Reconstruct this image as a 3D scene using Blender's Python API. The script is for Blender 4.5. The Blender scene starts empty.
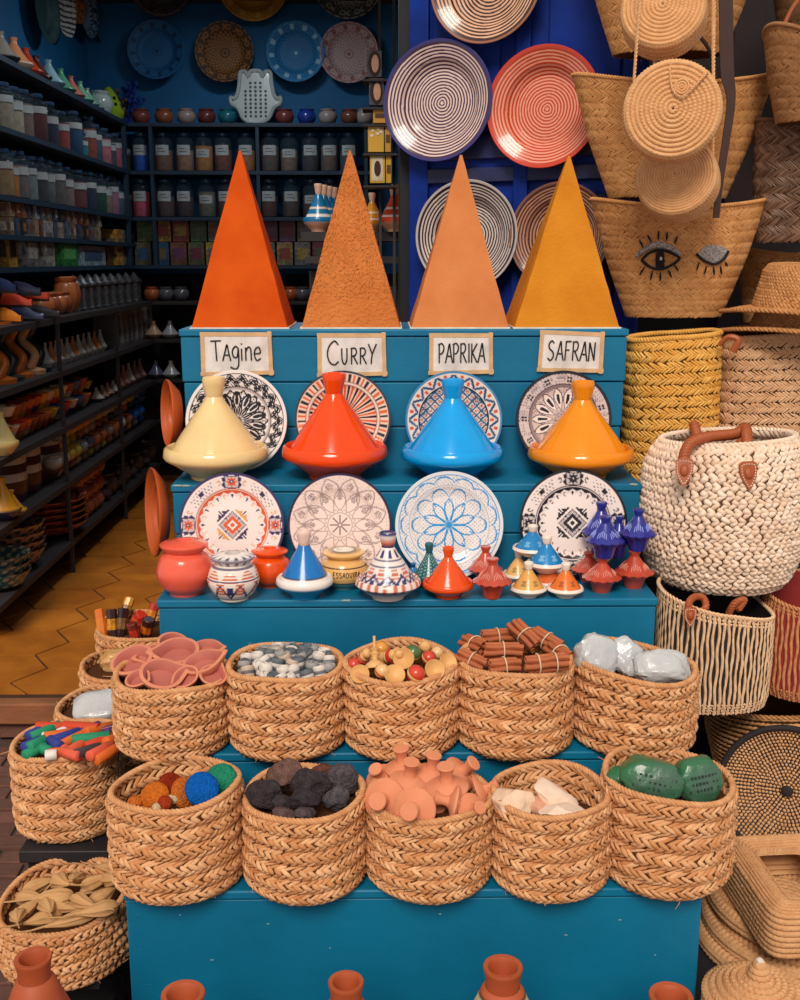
import bpy, bmesh, math, random
import numpy as np
from mathutils import Vector, Matrix, Euler, noise as mnoise
PI = math.pi
SC = bpy.context.scene
COL = SC.collection
rnd = random.Random(7)
# ------------------------------------------------------------------ camera
F = 1100.0
PITCH = math.radians(12.3)
YAW = math.atan(15 / 1100.0)
EYE = 1.65
CAMROT = Euler((math.radians(90) - PITCH, 0, -YAW), 'XYZ')
CAMM = CAMROT.to_matrix()
cam_data = bpy.data.cameras.new('camera')
cam_data.sensor_fit = 'VERTICAL'
cam_data.sensor_height = 24.0
cam_data.lens = F / 1000.0 * 24.0
cam_data.clip_start = 0.02
cam = bpy.data.objects.new('camera', cam_data)
cam.location = (0, 0, EYE)
cam.rotation_euler = CAMROT
COL.objects.link(cam)
SC.camera = cam

def _dir(px, py):
    return CAMM @ Vector(((px - 400) / F, -(py - 500) / F, -1))
def P(px, py, Y):
    "world point at depth Y seen at a place of the photograph"
    d = _dir(px, py)
    return Vector((0, 0, EYE)) + d * (Y / d.y)
def PZ(px, py, z):
    d = _dir(px, py)
    return Vector((0, 0, EYE)) + d * ((z - EYE) / d.z)
def MPP(p):
    "metres per pixel at a world point"
    v = CAMM.transposed() @ (Vector(p) - Vector((0, 0, EYE)))
    return -v.z / F

# ------------------------------------------------------------------ colour and materials
def lin(c):
    o = []
    for x in c[:3]:
        x = min(max(x / 255.0, 0), 1)
        o.append(x / 12.92 if x <= .04045 else ((x + .055) / 1.055) ** 2.4)
    return (*o, 1.0)
_MATS = {}
def mat(name, rgb, rough=.6, rgb2=None, ns=8.0, nd=3.0, amt=.5, bump=0, bs=40.0, coat=0, island=None, attr=False,
        metal=0, alpha=None, trans=0, spec=.5, stretch=(1, 1, 1), tint=0):
    if name in _MATS: return _MATS[name]
    m = bpy.data.materials.new(name); m.use_nodes = True
    nt = m.node_tree; N = nt.nodes; L = nt.links
    b = N['Principled BSDF']
    b.inputs['Roughness'].default_value = rough
    b.inputs['Metallic'].default_value = metal
    b.inputs['Specular IOR Level'].default_value = spec
    if coat:
        b.inputs['Coat Weight'].default_value = coat
        b.inputs['Coat Roughness'].default_value = .08
    if trans: b.inputs['Transmission Weight'].default_value = trans
    if alpha is not None: b.inputs['Alpha'].default_value = alpha
    tc = N.new('ShaderNodeTexCoord'); mp = N.new('ShaderNodeMapping')
    L.new(tc.outputs['Object'], mp.inputs['Vector']); mp.inputs['Scale'].default_value = stretch
    out = None
    if attr:
        a = N.new('ShaderNodeAttribute'); a.attribute_name = 'paint'; out = a.outputs['Color']
    else:
        c = N.new('ShaderNodeRGB'); c.outputs[0].default_value = lin(rgb); out = c.outputs[0]
    if island is not None:
        g = N.new('ShaderNodeNewGeometry'); mx = N.new('ShaderNodeMix'); mx.data_type = 'RGBA'
        L.new(g.outputs['Random Per Island'], mx.inputs['Factor'])
        L.new(out, mx.inputs['A']); mx.inputs['B'].default_value = lin(island); out = mx.outputs['Result']
    if rgb2 is not None:
        n = N.new('ShaderNodeTexNoise'); n.inputs['Scale'].default_value = ns; n.inputs['Detail'].default_value = nd
        L.new(mp.outputs['Vector'], n.inputs['Vector'])
        r = N.new('ShaderNodeMapRange'); r.inputs['From Min'].default_value = .35; r.inputs['From Max'].default_value = .68
        r.inputs['To Max'].default_value = amt
        L.new(n.outputs['Fac'], r.inputs['Value'])
        mx = N.new('ShaderNodeMix'); mx.data_type = 'RGBA'
        L.new(r.outputs['Result'], mx.inputs['Factor']); L.new(out, mx.inputs['A'])
        mx.inputs['B'].default_value = lin(rgb2); out = mx.outputs['Result']
    L.new(out, b.inputs['Base Color'])
    if bump:
        n2 = N.new('ShaderNodeTexNoise'); n2.inputs['Scale'].default_value = bs; n2.inputs['Detail'].default_value = 4
        L.new(mp.outputs['Vector'], n2.inputs['Vector'])
        bp = N.new('ShaderNodeBump'); bp.inputs['Strength'].default_value = bump; bp.inputs['Distance'].default_value = .01
        L.new(n2.outputs['Fac'], bp.inputs['Height']); L.new(bp.outputs['Normal'], b.inputs['Normal'])
    _MATS[name] = m
    return m
def glaze(rgb, rough=.22):
    return mat('glaze_%d_%d_%d' % rgb, rgb, rough, rgb2=tuple(int(c * .86) for c in rgb), ns=14, amt=.3, coat=.35, spec=.35)
def matte(rgb, rough=.8, bump=.15):
    return mat('matte_%d_%d_%d' % rgb, rgb, rough, rgb2=tuple(int(c * .78) for c in rgb), ns=22, amt=.6, bump=bump, bs=90)
PAINT = mat('painted_glaze', (255, 255, 255), .25, attr=True, coat=.35, spec=.35)
PAINTM = mat('painted_matte', (255, 255, 255), .65, attr=True)

# ------------------------------------------------------------------ mesh builder
def nrm(a):
    return a / np.maximum(np.linalg.norm(a, axis=-1, keepdims=True), 1e-9)
def xf(v, M):
    M = np.array(M); return v @ M[:3, :3].T + M[:3, 3]
def TR(x=0, y=0, z=0, rx=0, ry=0, rz=0, s=1):
    sc = Matrix.Diagonal((*(s if hasattr(s, '__len__') else (s, s, s)), 1))
    return Matrix.Translation((x, y, z)) @ Euler((rx, ry, rz)).to_matrix().to_4x4() @ sc
class MB:
    def __init__(s): s.v = []; s.f = []; s.mi = []; s.c = []; s.n = 0; s.pc = False
    def add(s, v, f, mi=0, col=None, M=None):
        v = np.asarray(v, float).reshape(-1, 3)
        if M is not None: v = xf(v, M)
        f = f.tolist() if isinstance(f, np.ndarray) else f
        s.f += [[i + s.n for i in q] for q in f] if s.n else [list(q) for q in f]
        s.v.append(v); s.mi += [mi] * len(f)
        if col is None: s.c.append(np.full((len(v), 3), 255.0))
        else:
            s.pc = True; s.c.append(np.broadcast_to(np.asarray(col, float), (len(v), 3)).copy())
        s.n += len(v); return s
    def build(s, name, mats, parent=None, loc=(0, 0, 0), rot=(0, 0, 0), ang=40, bevel=0):
        me = bpy.data.meshes.new(name)
        me.from_pydata(np.concatenate(s.v).tolist(), [], s.f)
        for m in (mats if isinstance(mats, (list, tuple)) else [mats]): me.materials.append(m)
        me.polygons.foreach_set('material_index', np.array(s.mi, dtype=np.int32))
        if ang:
            me.polygons.foreach_set('use_smooth', np.ones(len(s.f), dtype=bool))
            me.set_sharp_from_angle(angle=math.radians(ang))
        if s.pc:
            c = np.concatenate(s.c) / 255.0
            c = np.where(c <= .04045, c / 12.92, ((np.clip(c, 0, 1) + .055) / 1.055) ** 2.4)
            at = me.color_attributes.new('paint', 'FLOAT_COLOR', 'POINT')
            at.data.foreach_set('color', np.concatenate([c, np.ones((len(c), 1))], 1).ravel())
        me.update()
        o = bpy.data.objects.new(name, me); COL.objects.link(o)
        o.location = loc; o.rotation_euler = rot
        if parent: o.parent = parent
        if bevel:
            b = o.modifiers.new('bevel', 'BEVEL'); b.width = bevel; b.segments = 2; b.limit_method = 'ANGLE'
        return o
    # -------- shapes
    def box(s, c, d, M=None, mi=0, col=None):
        x, y, z = [q / 2 for q in d]
        v = np.array([[-x, -y, -z], [x, -y, -z], [x, y, -z], [-x, y, -z], [-x, -y, z], [x, -y, z], [x, y, z], [-x, y, z]]) + np.array(c)
        return s.add(v, [(0, 3, 2, 1), (4, 5, 6, 7), (0, 1, 5, 4), (1, 2, 6, 5), (2, 3, 7, 6), (3, 0, 4, 7)], mi, col, M)
    def grid(s, V, cu=False, cv=False, mi=0, col=None, M=None, flip=False):
        "V: (nu, nv, 3); faces oriented along u x v"
        nu, nv = V.shape[:2]
        i = np.arange(nu if cu else nu - 1); j = np.arange(nv if cv else nv - 1)
        I, J = np.meshgrid(i, j, indexing='ij'); I2 = (I + 1) % nu; J2 = (J + 1) % nv
        q = np.stack([I * nv + J, I2 * nv + J, I2 * nv + J2, I * nv + J2], -1).reshape(-1, 4)
        if flip: q = q[:, ::-1]
        return s.add(V.reshape(-1, 3), q, mi, None if col is None else np.asarray(col).reshape(-1, 3), M)
    def lathe(s, prof, n=32, mi=0, colfn=None, M=None, squash=None):
        p = np.array(prof, float); p[:, 0] = np.maximum(p[:, 0], 1e-4)
        th = np.arange(n) * 2 * PI / n
        V = np.stack([np.cos(th)[:, None] * p[None, :, 0], np.sin(th)[:, None] * p[None, :, 0], np.broadcast_to(p[None, :, 1], (n, len(p)))], -1)
        col = None
        if colfn is not None:
            T, Rr = np.broadcast_to(th[:, None], (n, len(p))), np.broadcast_to(p[None, :, 0], (n, len(p)))
            col = colfn(T, Rr, V[..., 2])
        return s.grid(V, cu=True, mi=mi, col=col, M=M)
    def tube(s, path, r, n=8, closed=False, mi=0, col=None, M=None, caps=True):
        p = np.array(path, float); k = len(p)
        r = np.broadcast_to(np.asarray(r, float), (k,))
        if closed: t = nrm(np.roll(p, -1, 0) - np.roll(p, 1, 0))
        else: t = nrm(np.gradient(p, axis=0))
        a = np.zeros((k, 3)); ref = np.array([0, 0, 1.0]) if abs(t[0][2]) < .9 else np.array([1.0, 0, 0])
        a0 = nrm(np.cross(t[0], ref))
        for i in range(k):
            a0 = nrm(a0 - t[i] * (a0 @ t[i])); a[i] = a0
        b = np.cross(t, a); th = np.arange(n) * 2 * PI / n
        V = p[None] + r[None, :, None] * (np.cos(th)[:, None, None] * a[None] + np.sin(th)[:, None, None] * b[None])
        s.grid(V, cu=True, cv=closed, mi=mi, col=None if col is None else np.broadcast_to(np.asarray(col, float), V.shape), M=M, flip=False)
        if caps and not closed:
            base = s.n - n * k
            s.f.append([base + i * k for i in range(n)][::-1]); s.mi.append(mi)
            s.f.append([base + i * k + k - 1 for i in range(n)]); s.mi.append(mi)
        return s
    def rope(s, path, R, turns, k=3, r=None, n=6, closed=False, mi=0, m=None):
        p = resample(path, m or int(turns * 10) + 2, closed); K = len(p)
        t = nrm(np.roll(p, -1, 0) - np.roll(p, 1, 0)) if closed else nrm(np.gradient(p, axis=0))
        a = np.zeros((K, 3)); ref = np.array([0, 0, 1.0]) if abs(t[0][2]) < .8 else np.array([0, 1.0, 0])
        a0 = nrm(np.cross(t[0], ref))
        for i in range(K):
            a0 = nrm(a0 - t[i] * (a0 @ t[i])); a[i] = a0
        b = np.cross(t, a); q = np.arange(K) / (K if closed else K - 1)
        for j in range(k):
            ph = 2 * PI * (j / k + round(turns) * q)
            s.tube(p + R * .55 * (np.cos(ph)[:, None] * a + np.sin(ph)[:, None] * b), r or R * .62, n, closed, mi)
        return s
    def blob(s, c, rad, amp=.15, fr=1.5, seed=0, sub=3, mi=0, col=None, M=None, chunky=0):
        bm = bmesh.new(); bmesh.ops.create_icosphere(bm, subdivisions=sub, radius=1)
        v = np.array([q.co[:] for q in bm.verts]); f = [[q.index for q in g.verts] for g in bm.faces]; bm.free()
        o = Vector((seed * 3.7, seed * 1.3, seed * 7.1))
        d = np.array([mnoise.noise(Vector(q) * fr + o) + .4 * mnoise.noise(Vector(q) * fr * 2.7 + o) for q in v])
        if chunky:   # cut flat facets
            rg = np.random.default_rng(seed)
            for _ in range(chunky):
                nn = nrm(rg.normal(size=3)); h = rg.uniform(.55, .85); e = v @ nn - h
                v = v - np.maximum(e, 0)[:, None] * nn
        v = v * (1 + amp * d[:, None]) * np.array(rad) 
        return s.add(v + np.array(c) if M is None else v, f, mi, col, M)
    def prism(s, pts, th, M=None, mi=0, col=None):
        "flat outline in xy, given thickness along z (0 .. th)"
        n = len(pts); v = [(x, y, 0) for x, y in pts] + [(x, y, th) for x, y in pts]
        f = [list(range(n))[::-1], list(range(n, 2 * n))] + [[i, (i + 1) % n, n + (i + 1) % n, n + i] for i in range(n)]
        return s.add(v, f, mi, col, M)
def resample(path, m, closed=False):
    p = np.array(path, float)
    if closed: p = np.vstack([p, p[:1]])
    d = np.concatenate([[0], np.cumsum(np.linalg.norm(np.diff(p, axis=0), axis=1))])
    t = np.linspace(0, d[-1], m + (1 if closed else 0)); t = t[:-1] if closed else t
    return np.stack([np.interp(t, d, p[:, i]) for i in range(3)], 1)
def smoothpath(pts, m=40):
    "Catmull-Rom through points"
    p = np.array(pts, float); p = np.vstack([2 * p[0] - p[1], p, 2 * p[-1] - p[-2]]); n = len(p) - 3
    t = np.linspace(0, n - 1e-6, m); i = t.astype(int); u = (t - i)[:, None]
    a, b, c, d = p[i], p[i + 1], p[i + 2], p[i + 3]
    return .5 * (2 * b + (c - a) * u + (2 * a - 5 * b + 4 * c - d) * u ** 2 + (3 * b - a - 3 * c + d) * u ** 3)

# ------------------------------------------------------------------ weaves
def frames(surf, u, v, e=2e-3):
    p = surf(u, v); pu = (surf(u + e, v) - surf(u - e, v)) / (2 * e); pv = (surf(u, v + e) - surf(u, v - e)) / (2 * e)
    return p, pu, pv
def weave(mb, surf, rows, cols, slant=32, Lf=1.25, Wf=1.1, T=.4, jit=.12, pat=(1, -1), u0=0, u1=1, v0=0, v1=1, mi=0, seed=1, sgn=1, lift=0, slants=None, gap=0, lifts=None):
    rg = np.random.default_rng(seed)
    R, Cc = np.meshgrid(np.arange(rows), np.arange(cols), indexing='ij'); R = R.ravel(); Cc = Cc.ravel(); n = len(R)
    cu = u0 + (u1 - u0) * (Cc + .5 * (((R // 2) % 2) if gap else (R % 2)) + .25 + rg.uniform(-jit, jit, n)) / cols
    cv = v0 + (v1 - v0) * (R + .5 + rg.uniform(-jit, jit, n) * .5) / rows
    if gap: cv = cv + (v1 - v0) / rows * gap * np.where(R % 2 == 0, 1, -1)
    p, pu, pv = frames(surf, cu, cv)
    lu = np.maximum(np.linalg.norm(pu, axis=1), 1e-4); lv = np.maximum(np.linalg.norm(pv, axis=1), 1e-4)
    h = lv * (v1 - v0) / rows; sp = lu * (u1 - u0) / cols
    if slants is not None: slant = np.array(slants)[R % len(slants)]
    if lifts is not None: lift = np.array(lifts)[R % len(lifts)][:, None, None]
    sl = np.radians(slant) * np.array(pat)[R % len(pat)] * (1 + rg.uniform(-.2, .2, n))
    w = Wf * sp * np.abs(np.sin(sl)) * rg.uniform(.85, 1.15, n); Ln = Lf * h / np.abs(np.sin(sl)) * rg.uniform(.85, 1.15, n)
    S = np.array([-1, -.55, 0, .55, 1.0]); Tt = np.array([-1, -.55, .0, .55, 1.0])
    a = S[None, :, None] * Ln[:, None, None] / 2; b = Tt[None, None, :] * (w / 2)[:, None, None] * (1 - .45 * S[None, :, None] ** 4)
    cs, sn = np.cos(sl)[:, None, None], np.sin(sl)[:, None, None]
    x = a * cs - b * sn; y = a * sn + b * cs
    U = cu[:, None, None] + x / lu[:, None, None]; V = cv[:, None, None] + y / lv[:, None, None]
    p, pu, pv = frames(surf, U, V)
    nn = nrm(np.cross(pu, pv)) * sgn
    H = (T * w)[:, None, None] * np.sqrt(np.maximum(1 - Tt ** 2, 0))[None, None, :] * (1 - .75 * S[None, :, None] ** 2) + lift
    Q = p + nn * H[..., None]
    ns, nt = 5, 5
    I, J = np.meshgrid(np.arange(4), np.arange(4), indexing='ij')
    q = np.stack([I * nt + J, (I + 1) * nt + J, (I + 1) * nt + J + 1, I * nt + J + 1], -1).reshape(-1, 4)
    if sgn < 0: q = q[:, ::-1]
    allq = (np.arange(n)[:, None, None] * (ns * nt) + q[None]).reshape(-1, 4)
    mb.add(Q.reshape(-1, 3), allq, mi)
def shell(mb, surf, nu=48, nv=16, u0=0, u1=1, v0=0, v1=1, mi=0, flip=False, off=0):
    closed = abs(u1 - u0 - 1) < 1e-6
    u = np.linspace(u0, u1, nu, endpoint=not closed); v = np.linspace(v0, v1, nv)
    U, V = np.meshgrid(u, v, indexing='ij'); p, pu, pv = frames(surf, U, V)
    mb.grid(p + nrm(np.cross(pu, pv)) * off, cu=closed, mi=mi, flip=flip)
def ribs(mb, surf, cols, nv=26, seed=1, Wf=.95, T=.5, mis=(0, 1), beads=0):
    rg = np.random.default_rng(seed)
    Tt = np.array([-1, -.6, 0, .6, 1.0])
    v = np.linspace(0, 1, nv)
    for j in range(cols):
        cu = (j + .5) / cols + .3 / cols * np.sin(v * 17 + rg.uniform(0, 6)) + rg.uniform(-.1, .1) / cols
        wj, tj = ((1.3, .6), (.85, .4))[j % 2]; U = cu[:, None] + Tt[None] * Wf * wj * .5 / cols; V = np.broadcast_to(v[:, None], U.shape)
        p, pu, pv = frames(surf, U, V); sp = np.linalg.norm(pu, axis=-1) / cols
        H = tj * sp * np.sqrt(np.maximum(1 - Tt ** 2, 0))[None] * (1 + .25 * np.sin(v * 60 + j * 2)[:, None])
        mb.grid(p + nrm(np.cross(pu, pv)) * H[..., None], mi=mis[j % len(mis)], flip=True)
def coiled(mb, surf, ncoil, nu=160, per=5, h=.004, K=50, rip=.3, mi=0, closed=True, flip=False):
    "coils running along u, stacked along v, wrapped with stitches"
    u = np.linspace(0, 1, nu, endpoint=not closed); v = np.linspace(0, 1, ncoil * per + 1)
    U, V = np.meshgrid(u, v, indexing='ij'); p, pu, pv = frames(surf, U, V)
    lu = np.linalg.norm(pu, axis=-1)
    ci = np.minimum((V * ncoil).astype(int), ncoil - 1)
    Kc = np.maximum(6, np.round(K * lu / max(lu.max(), 1e-6)))
    ph = U * Kc + ci * .37
    d = h * np.abs(np.sin(PI * ncoil * V)) ** .6 * (1 - rip * (.5 + .5 * np.cos(2 * PI * ph)))
    mb.grid(p + nrm(np.cross(pu, pv)) * d[..., None] * (-1 if flip else 1), cu=closed, mi=mi, flip=flip)

# ------------------------------------------------------------------ scene tree
def thing(name, label, cat, loc=(0, 0, 0), rot=(0, 0, 0), group=None):
    o = bpy.data.objects.new(name, None); o.empty_display_size = .05
    COL.objects.link(o); o.location = loc; o.rotation_euler = rot
    return tag(o, label, cat, group)
def tag(o, label, cat, group=None, kind=None):
    o['label'] = label; o['category'] = cat
    if group: o['group'] = group
    if kind: o['kind'] = kind
    return o
def struct(o):
    o['kind'] = 'structure'; return o
def dup(root, loc, rot=None, label=None, group=None, scale=None):
    r = root.copy(); COL.objects.link(r); r.location = loc
    if rot is not None: r.rotation_euler = rot
    if scale is not None: r.scale = scale if hasattr(scale, '__len__') else (scale,) * 3
    if label: r['label'] = label
    if group: r['group'] = group
    for ch in list(root.children):
        c = ch.copy(); COL.objects.link(c); c.parent = r
        for g in ch.children:
            d = g.copy(); COL.objects.link(d); d.parent = c
    return r
# ================================================================== STAND
STEEL_BLUE = mat('blue_paint', (0, 113, 150), .5, rgb2=(0, 94, 130), ns=3.2, nd=6, amt=.7, bump=.12, bs=30, spec=.4)
def xs_at(px, Y, z):
    "world X of a photo column at depth Y and height z"
    d = _dir(px, 500); zc = (Y * math.cos(PITCH) + (EYE - z) * math.sin(PITCH))
    return (px - 400) / F * zc + Y * math.tan(YAW)
T1Y, T2Y, T3Y, T4Y, T5Y = 2.05, 2.30, 2.56, 2.80, 3.03
T1Z = P(415, 889, T1Y).z; T2Z = P(415, 752, T2Y).z; T3Z = P(408, 599, T3Y).z; T4Z = P(406, 484, T4Y).z; T5Z = P(404, 329, T5Y).z
GZ = -.15
stand = thing('display_stand', 'blue painted wooden stepped stand carrying the spice pyramids, tagines and baskets', 'display stand', (0, 2.05, GZ))
def stand_part(name, x0, x1, y0, y1, z0, z1, bev=.004):
    mb = MB().box(((x0 + x1) / 2, (y0 + y1) / 2 - 2.05, (z0 + z1) / 2 - GZ), (x1 - x0, y1 - y0, z1 - z0))
    return mb.build(name, STEEL_BLUE, stand, ang=30, bevel=bev)
for (Y, Yb, z, zb, l, r, boards) in (
        (T1Y, T2Y + .02, T1Z, GZ, 125, 705, 1), (T2Y, T3Y + .02, T2Z, T1Z - .01, 150, 690, 1), (T3Y, T4Y + .02, T3Z, T2Z - .01, 158, 658, 1),
        (T4Y, T5Y + .02, T4Z, T3Z - .01, 172, 642, 2), (T5Y, T5Y + .34, T5Z, T4Z - .01, 180, 629, 3)):
    x0, x1 = xs_at(l, Y, z), xs_at(r, Y, z)
    stand_part('tread', x0 - .002, x1 + .002, Y - .004, Yb, z - .02, z)
    hh = (z - .02 - zb) / boards
    for k in range(boards):
        ins = .004 * k + .002
        stand_part('riser_board', x0 + ins, x1 - ins, Y + .002 * k, Y + .025, z - .02 - hh * (k + 1) + .0015, z - .02 - hh * k - .0015, .003)
    for xa, xb in ((x0 + .012, x0 + .034), (x1 - .034, x1 - .012)):
        stand_part('side_board', xa, xb, Y + .022, Yb - .02, zb, z - .02)
# chips of worn paint along the tread edges show pale wood (a mark of wear on the wood itself)
CHIP = matte((150, 175, 170))
for px, Y, z in ((178, T4Y, T4Z), (186, T4Y, T4Z), (345, T3Y, T3Z), (418, T4Y, T4Z), (633, T4Y, T4Z)):
    p = P(px, 485, Y); MB().blob((p.x, Y - .0045 - 2.05, z - .002 - GZ), (.012, .002, .003), .4, 2, int(px), 2).build('paint_chip', CHIP, stand)

for px, py in ((268, 924), (566, 935), (330, 948), (620, 920), (212, 960), (440, 914), (655, 955), (180, 915)):
    p = P(px, py, T1Y); MB().blob((p.x, T1Y + .0005 - 2.05, p.z - GZ), (.0022 + .001 * (px % 3), .001, .0018), .4, 2, int(px), 2).build('paint_chip', CHIP, stand)
for px, py in ((138, 915), (140, 950), (146, 985), (694, 930), (692, 975), (566, 972)):
    p = P(px, py, T1Y); MB().blob((p.x, T1Y + .001 - 2.05, p.z - GZ), (.0035, .0016, .0035), 0, 1, 1, 2).build('nail_head', STEEL_BLUE, stand)
# ================================================================== SPICE PYRAMIDS
def spice_mat(name, a, b, crack=0, bs=60, st=.4):
    m = mat(name, a, .95, rgb2=b, ns=9, nd=5, amt=.8, bump=st, bs=bs, spec=.1)
    if crack:
        nt = m.node_tree; N = nt.nodes; L = nt.links; bd = N['Principled BSDF']
        tc = N.new('ShaderNodeTexCoord'); mp = N.new('ShaderNodeMapping'); mp.inputs['Scale'].default_value = (1, 1, .5)
        nz = N.new('ShaderNodeTexNoise'); nz.inputs['Scale'].default_value = 16
        mxv = N.new('ShaderNodeMix'); mxv.data_type = 'VECTOR'; mxv.inputs['Factor'].default_value = .07
        L.new(tc.outputs['Object'], mp.inputs['Vector']); L.new(mp.outputs['Vector'], nz.inputs['Vector'])
        L.new(mp.outputs['Vector'], mxv.inputs['A']); L.new(nz.outputs['Color'], mxv.inputs['B'])
        vo = N.new('ShaderNodeTexVoronoi'); vo.feature = 'DISTANCE_TO_EDGE'; vo.inputs['Scale'].default_value = 120
        L.new(mxv.outputs['Result'], vo.inputs['Vector'])
        r = N.new('ShaderNodeMapRange'); r.inputs['From Max'].default_value = .3; L.new(vo.outputs['Distance'], r.inputs['Value'])
        # the smooth patch low on the front stays uncracked
        sx = N.new('ShaderNodeSeparateXYZ'); L.new(tc.outputs['Object'], sx.inputs[0])
        r2 = N.new('ShaderNodeMapRange'); r2.inputs['From Min'].default_value = .05; r2.inputs['From Max'].default_value = .10; L.new(sx.outputs['Z'], r2.inputs['Value'])
        mm = N.new('ShaderNodeMath'); mm.operation = 'MULTIPLY_ADD'
        inv = N.new('ShaderNodeMath'); inv.operation = 'SUBTRACT'; inv.inputs[0].default_value = 1; L.new(r2.outputs['Result'], inv.inputs[1])
        mxm = N.new('ShaderNodeMath'); mxm.operation = 'MAXIMUM'; L.new(r.outputs['Result'], mxm.inputs[0]); L.new(inv.outputs[0], mxm.inputs[1])
        bp = N.new('ShaderNodeBump'); bp.inputs['Strength'].default_value = .6; bp.inputs['Distance'].default_value = .004
        L.new(mxm.outputs[0], bp.inputs['Height'])
        old = bd.inputs['Normal'].links[0].from_socket; L.new(old, bp.inputs['Normal']); L.new(bp.outputs['Normal'], bd.inputs['Normal'])
    return m
PAPER = matte((238, 226, 208), .8, .05)
pyr = [(191, 288, 240, 151, 'smooth orange-red spice pyramid above the Tagine sign', spice_mat('tagine_spice', (210, 86, 22), (188, 66, 14), bs=25, st=.2)),
       (301, 401, 350, 151, 'brown-orange spice pyramid with cracked crust above the Curry sign', spice_mat('curry_spice', (210, 124, 64), (192, 106, 50), 1, bs=110, st=.9)),
       (411, 509, 461, 155, 'pale salmon-orange spice pyramid above the Paprika sign', spice_mat('paprika_spice', (212, 132, 78), (196, 114, 64), bs=300, st=.3)),
       (514, 620, 569, 156, 'mustard-yellow spice pyramid above the Safran sign', spice_mat('safran_spice', (210, 134, 38), (192, 114, 28), bs=120, st=.3))]
for a, b, ax, ay, lab, m in pyr:
    x0, x1 = P(a, 329, T5Y + .012).x, P(b, 329, T5Y + .012).x; w = x1 - x0; cx = (x0 + x1) / 2; cy = T5Y + .012 + w / 2
    t = thing('spice_pyramid', lab, 'spice pyramid', (cx, cy, T5Z))
    top = P(ax, ay, cy)
    hz = top.z - T5Z; ox = top.x - cx
    mb = MB(); n = 14; V = []
    rg = np.random.default_rng(int(a))
    rings = []
    for k in range(n + 1):
        q = k / n; hw = (w / 2) * (1 - q) + .003 * q
        loop = []
        for e in range(4):
            c0 = [(-1, -1), (1, -1), (1, 1), (-1, 1)][e]; c1 = [(-1, -1), (1, -1), (1, 1), (-1, 1)][(e + 1) % 4]
            for s in range(6):
                g = s / 6; xx = c0[0] * (1 - g) + c1[0] * g; yy = c0[1] * (1 - g) + c1[1] * g
                if s == 0: xx *= .985; yy *= .985
                loop.append((ox * q + xx * hw, yy * hw, .004 + q * (hz - .004)))
        rings.append(loop)
    V = np.array(rings).transpose(1, 0, 2); V[:, 1:-1, :2] += rg.normal(0, .0006, V[:, 1:-1, :2].shape)
    mb.grid(V, cu=True); nb = mb.n; mb.f.append([i * (n + 1) + n for i in range(24)]); mb.mi.append(0)
    mb.build('heap', m, t, ang=50)
    MB().box((0, 0, .002), (w + .006, w + .006, .004)).build('paper_base', PAPER, t)

# ================================================================== HAND-LETTERED SIGNS
GL = {'T': [[(0, 1), (.75, 1.02)], [(.36, 1), (.4, 0)]],
      'A': [[(0, 0), (.22, .55), (.4, 1), (.52, .5), (.68, 0)], [(.12, .36), (.6, .34)]],
      'R': [[(.08, 0), (.1, 1)], [(.02, .98), (.4, 1), (.55, .8), (.42, .56), (.1, .5)], [(.25, .52), (.62, 0)]],
      'P': [[(.1, 0), (.1, 1)], [(0, .95), (.35, 1.02), (.56, .8), (.4, .52), (.1, .46)]],
      'K': [[(.08, 0), (.1, 1)], [(.6, 1), (.12, .48)], [(.16, .52), (.6, 0)]],
      'I': [[(.12, 0), (.12, 1)]], 'F': [[(.08, 0), (.12, 1)], [(.1, 1), (.6, 1.02)], [(.1, .55), (.45, .56)]],
      'N': [[(.06, 0), (.08, .98)], [(.08, .98), (.55, .04)], [(.55, .04), (.58, 1)]],
      'S': [[(.52, .9), (.32, 1.02), (.08, .85), (.12, .62), (.45, .42), (.5, .18), (.25, -.02), (.0, .1)]],
      'C': [[(.72, .86), (.48, 1.02), (.15, .8), (.02, .45), (.15, .1), (.45, -.02), (.72, .12)]],
      'U': [[(.06, 1), (.08, .3), (.28, 0), (.5, .25), (.54, 1)]], 'Y': [[(.02, 1), (.28, .5)], [(.6, 1), (.28, .45), (.2, 0)]],
      'O': [[(.3, 1), (.05, .75), (.05, .25), (.3, 0), (.55, .25), (.55, .75), (.3, 1)]], 'E': [[(.5, 1), (.1, 1), (.06, .5), (.06, 0), (.5, 0)], [(.06, .52), (.42, .53)]],
      'g': [[(.5, .62), (.3, .72), (.08, .5), (.15, .2), (.4, .2), (.5, .6), (.48, -.2), (.25, -.42), (-.1, -.32)]],
      'i': [[(.1, 0), (.1, .6)], [(.1, .82), (.12, .86)]], 'n': [[(.06, 0), (.06, .66)], [(.06, .45), (.25, .68), (.42, .55), (.44, 0)]],
      'e': [[(.06, .34), (.46, .38), (.36, .66), (.14, .58), (.04, .3), (.2, .0), (.48, .1)]], 'a': [[(0, 0), (.2, .5), (.34, .8), (.44, .4), (.56, 0)], [(.1, .3), (.5, .28)]]}
def lettering(mb, text, adv, x, y, h, r, fmap, smooth=True, fit=None):
    tot = sum((q[0] if isinstance(q, tuple) else q) for q in adv[:-1]) * h + .56 * h; kx = (fit / tot) if fit else 1
    for ch, a in zip(text, adv):
        sc = a[1] if isinstance(a, tuple) else 1; ad = a[0] if isinstance(a, tuple) else a
        for st in GL[ch]:
            pts = [(x + q[0] * h * sc * .8 * kx, y + q[1] * h * sc) for q in st]
            pp = [(q[0], q[1], 0) for q in pts]
            if len(pp) > 2 and smooth: pp = smoothpath(pp, 8 * len(pp))
            else: pp = resample(pp, 8)
            mb.tube([fmap(q[0], q[1]) for q in pp], r, 6)
        x += ad * h * kx
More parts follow.
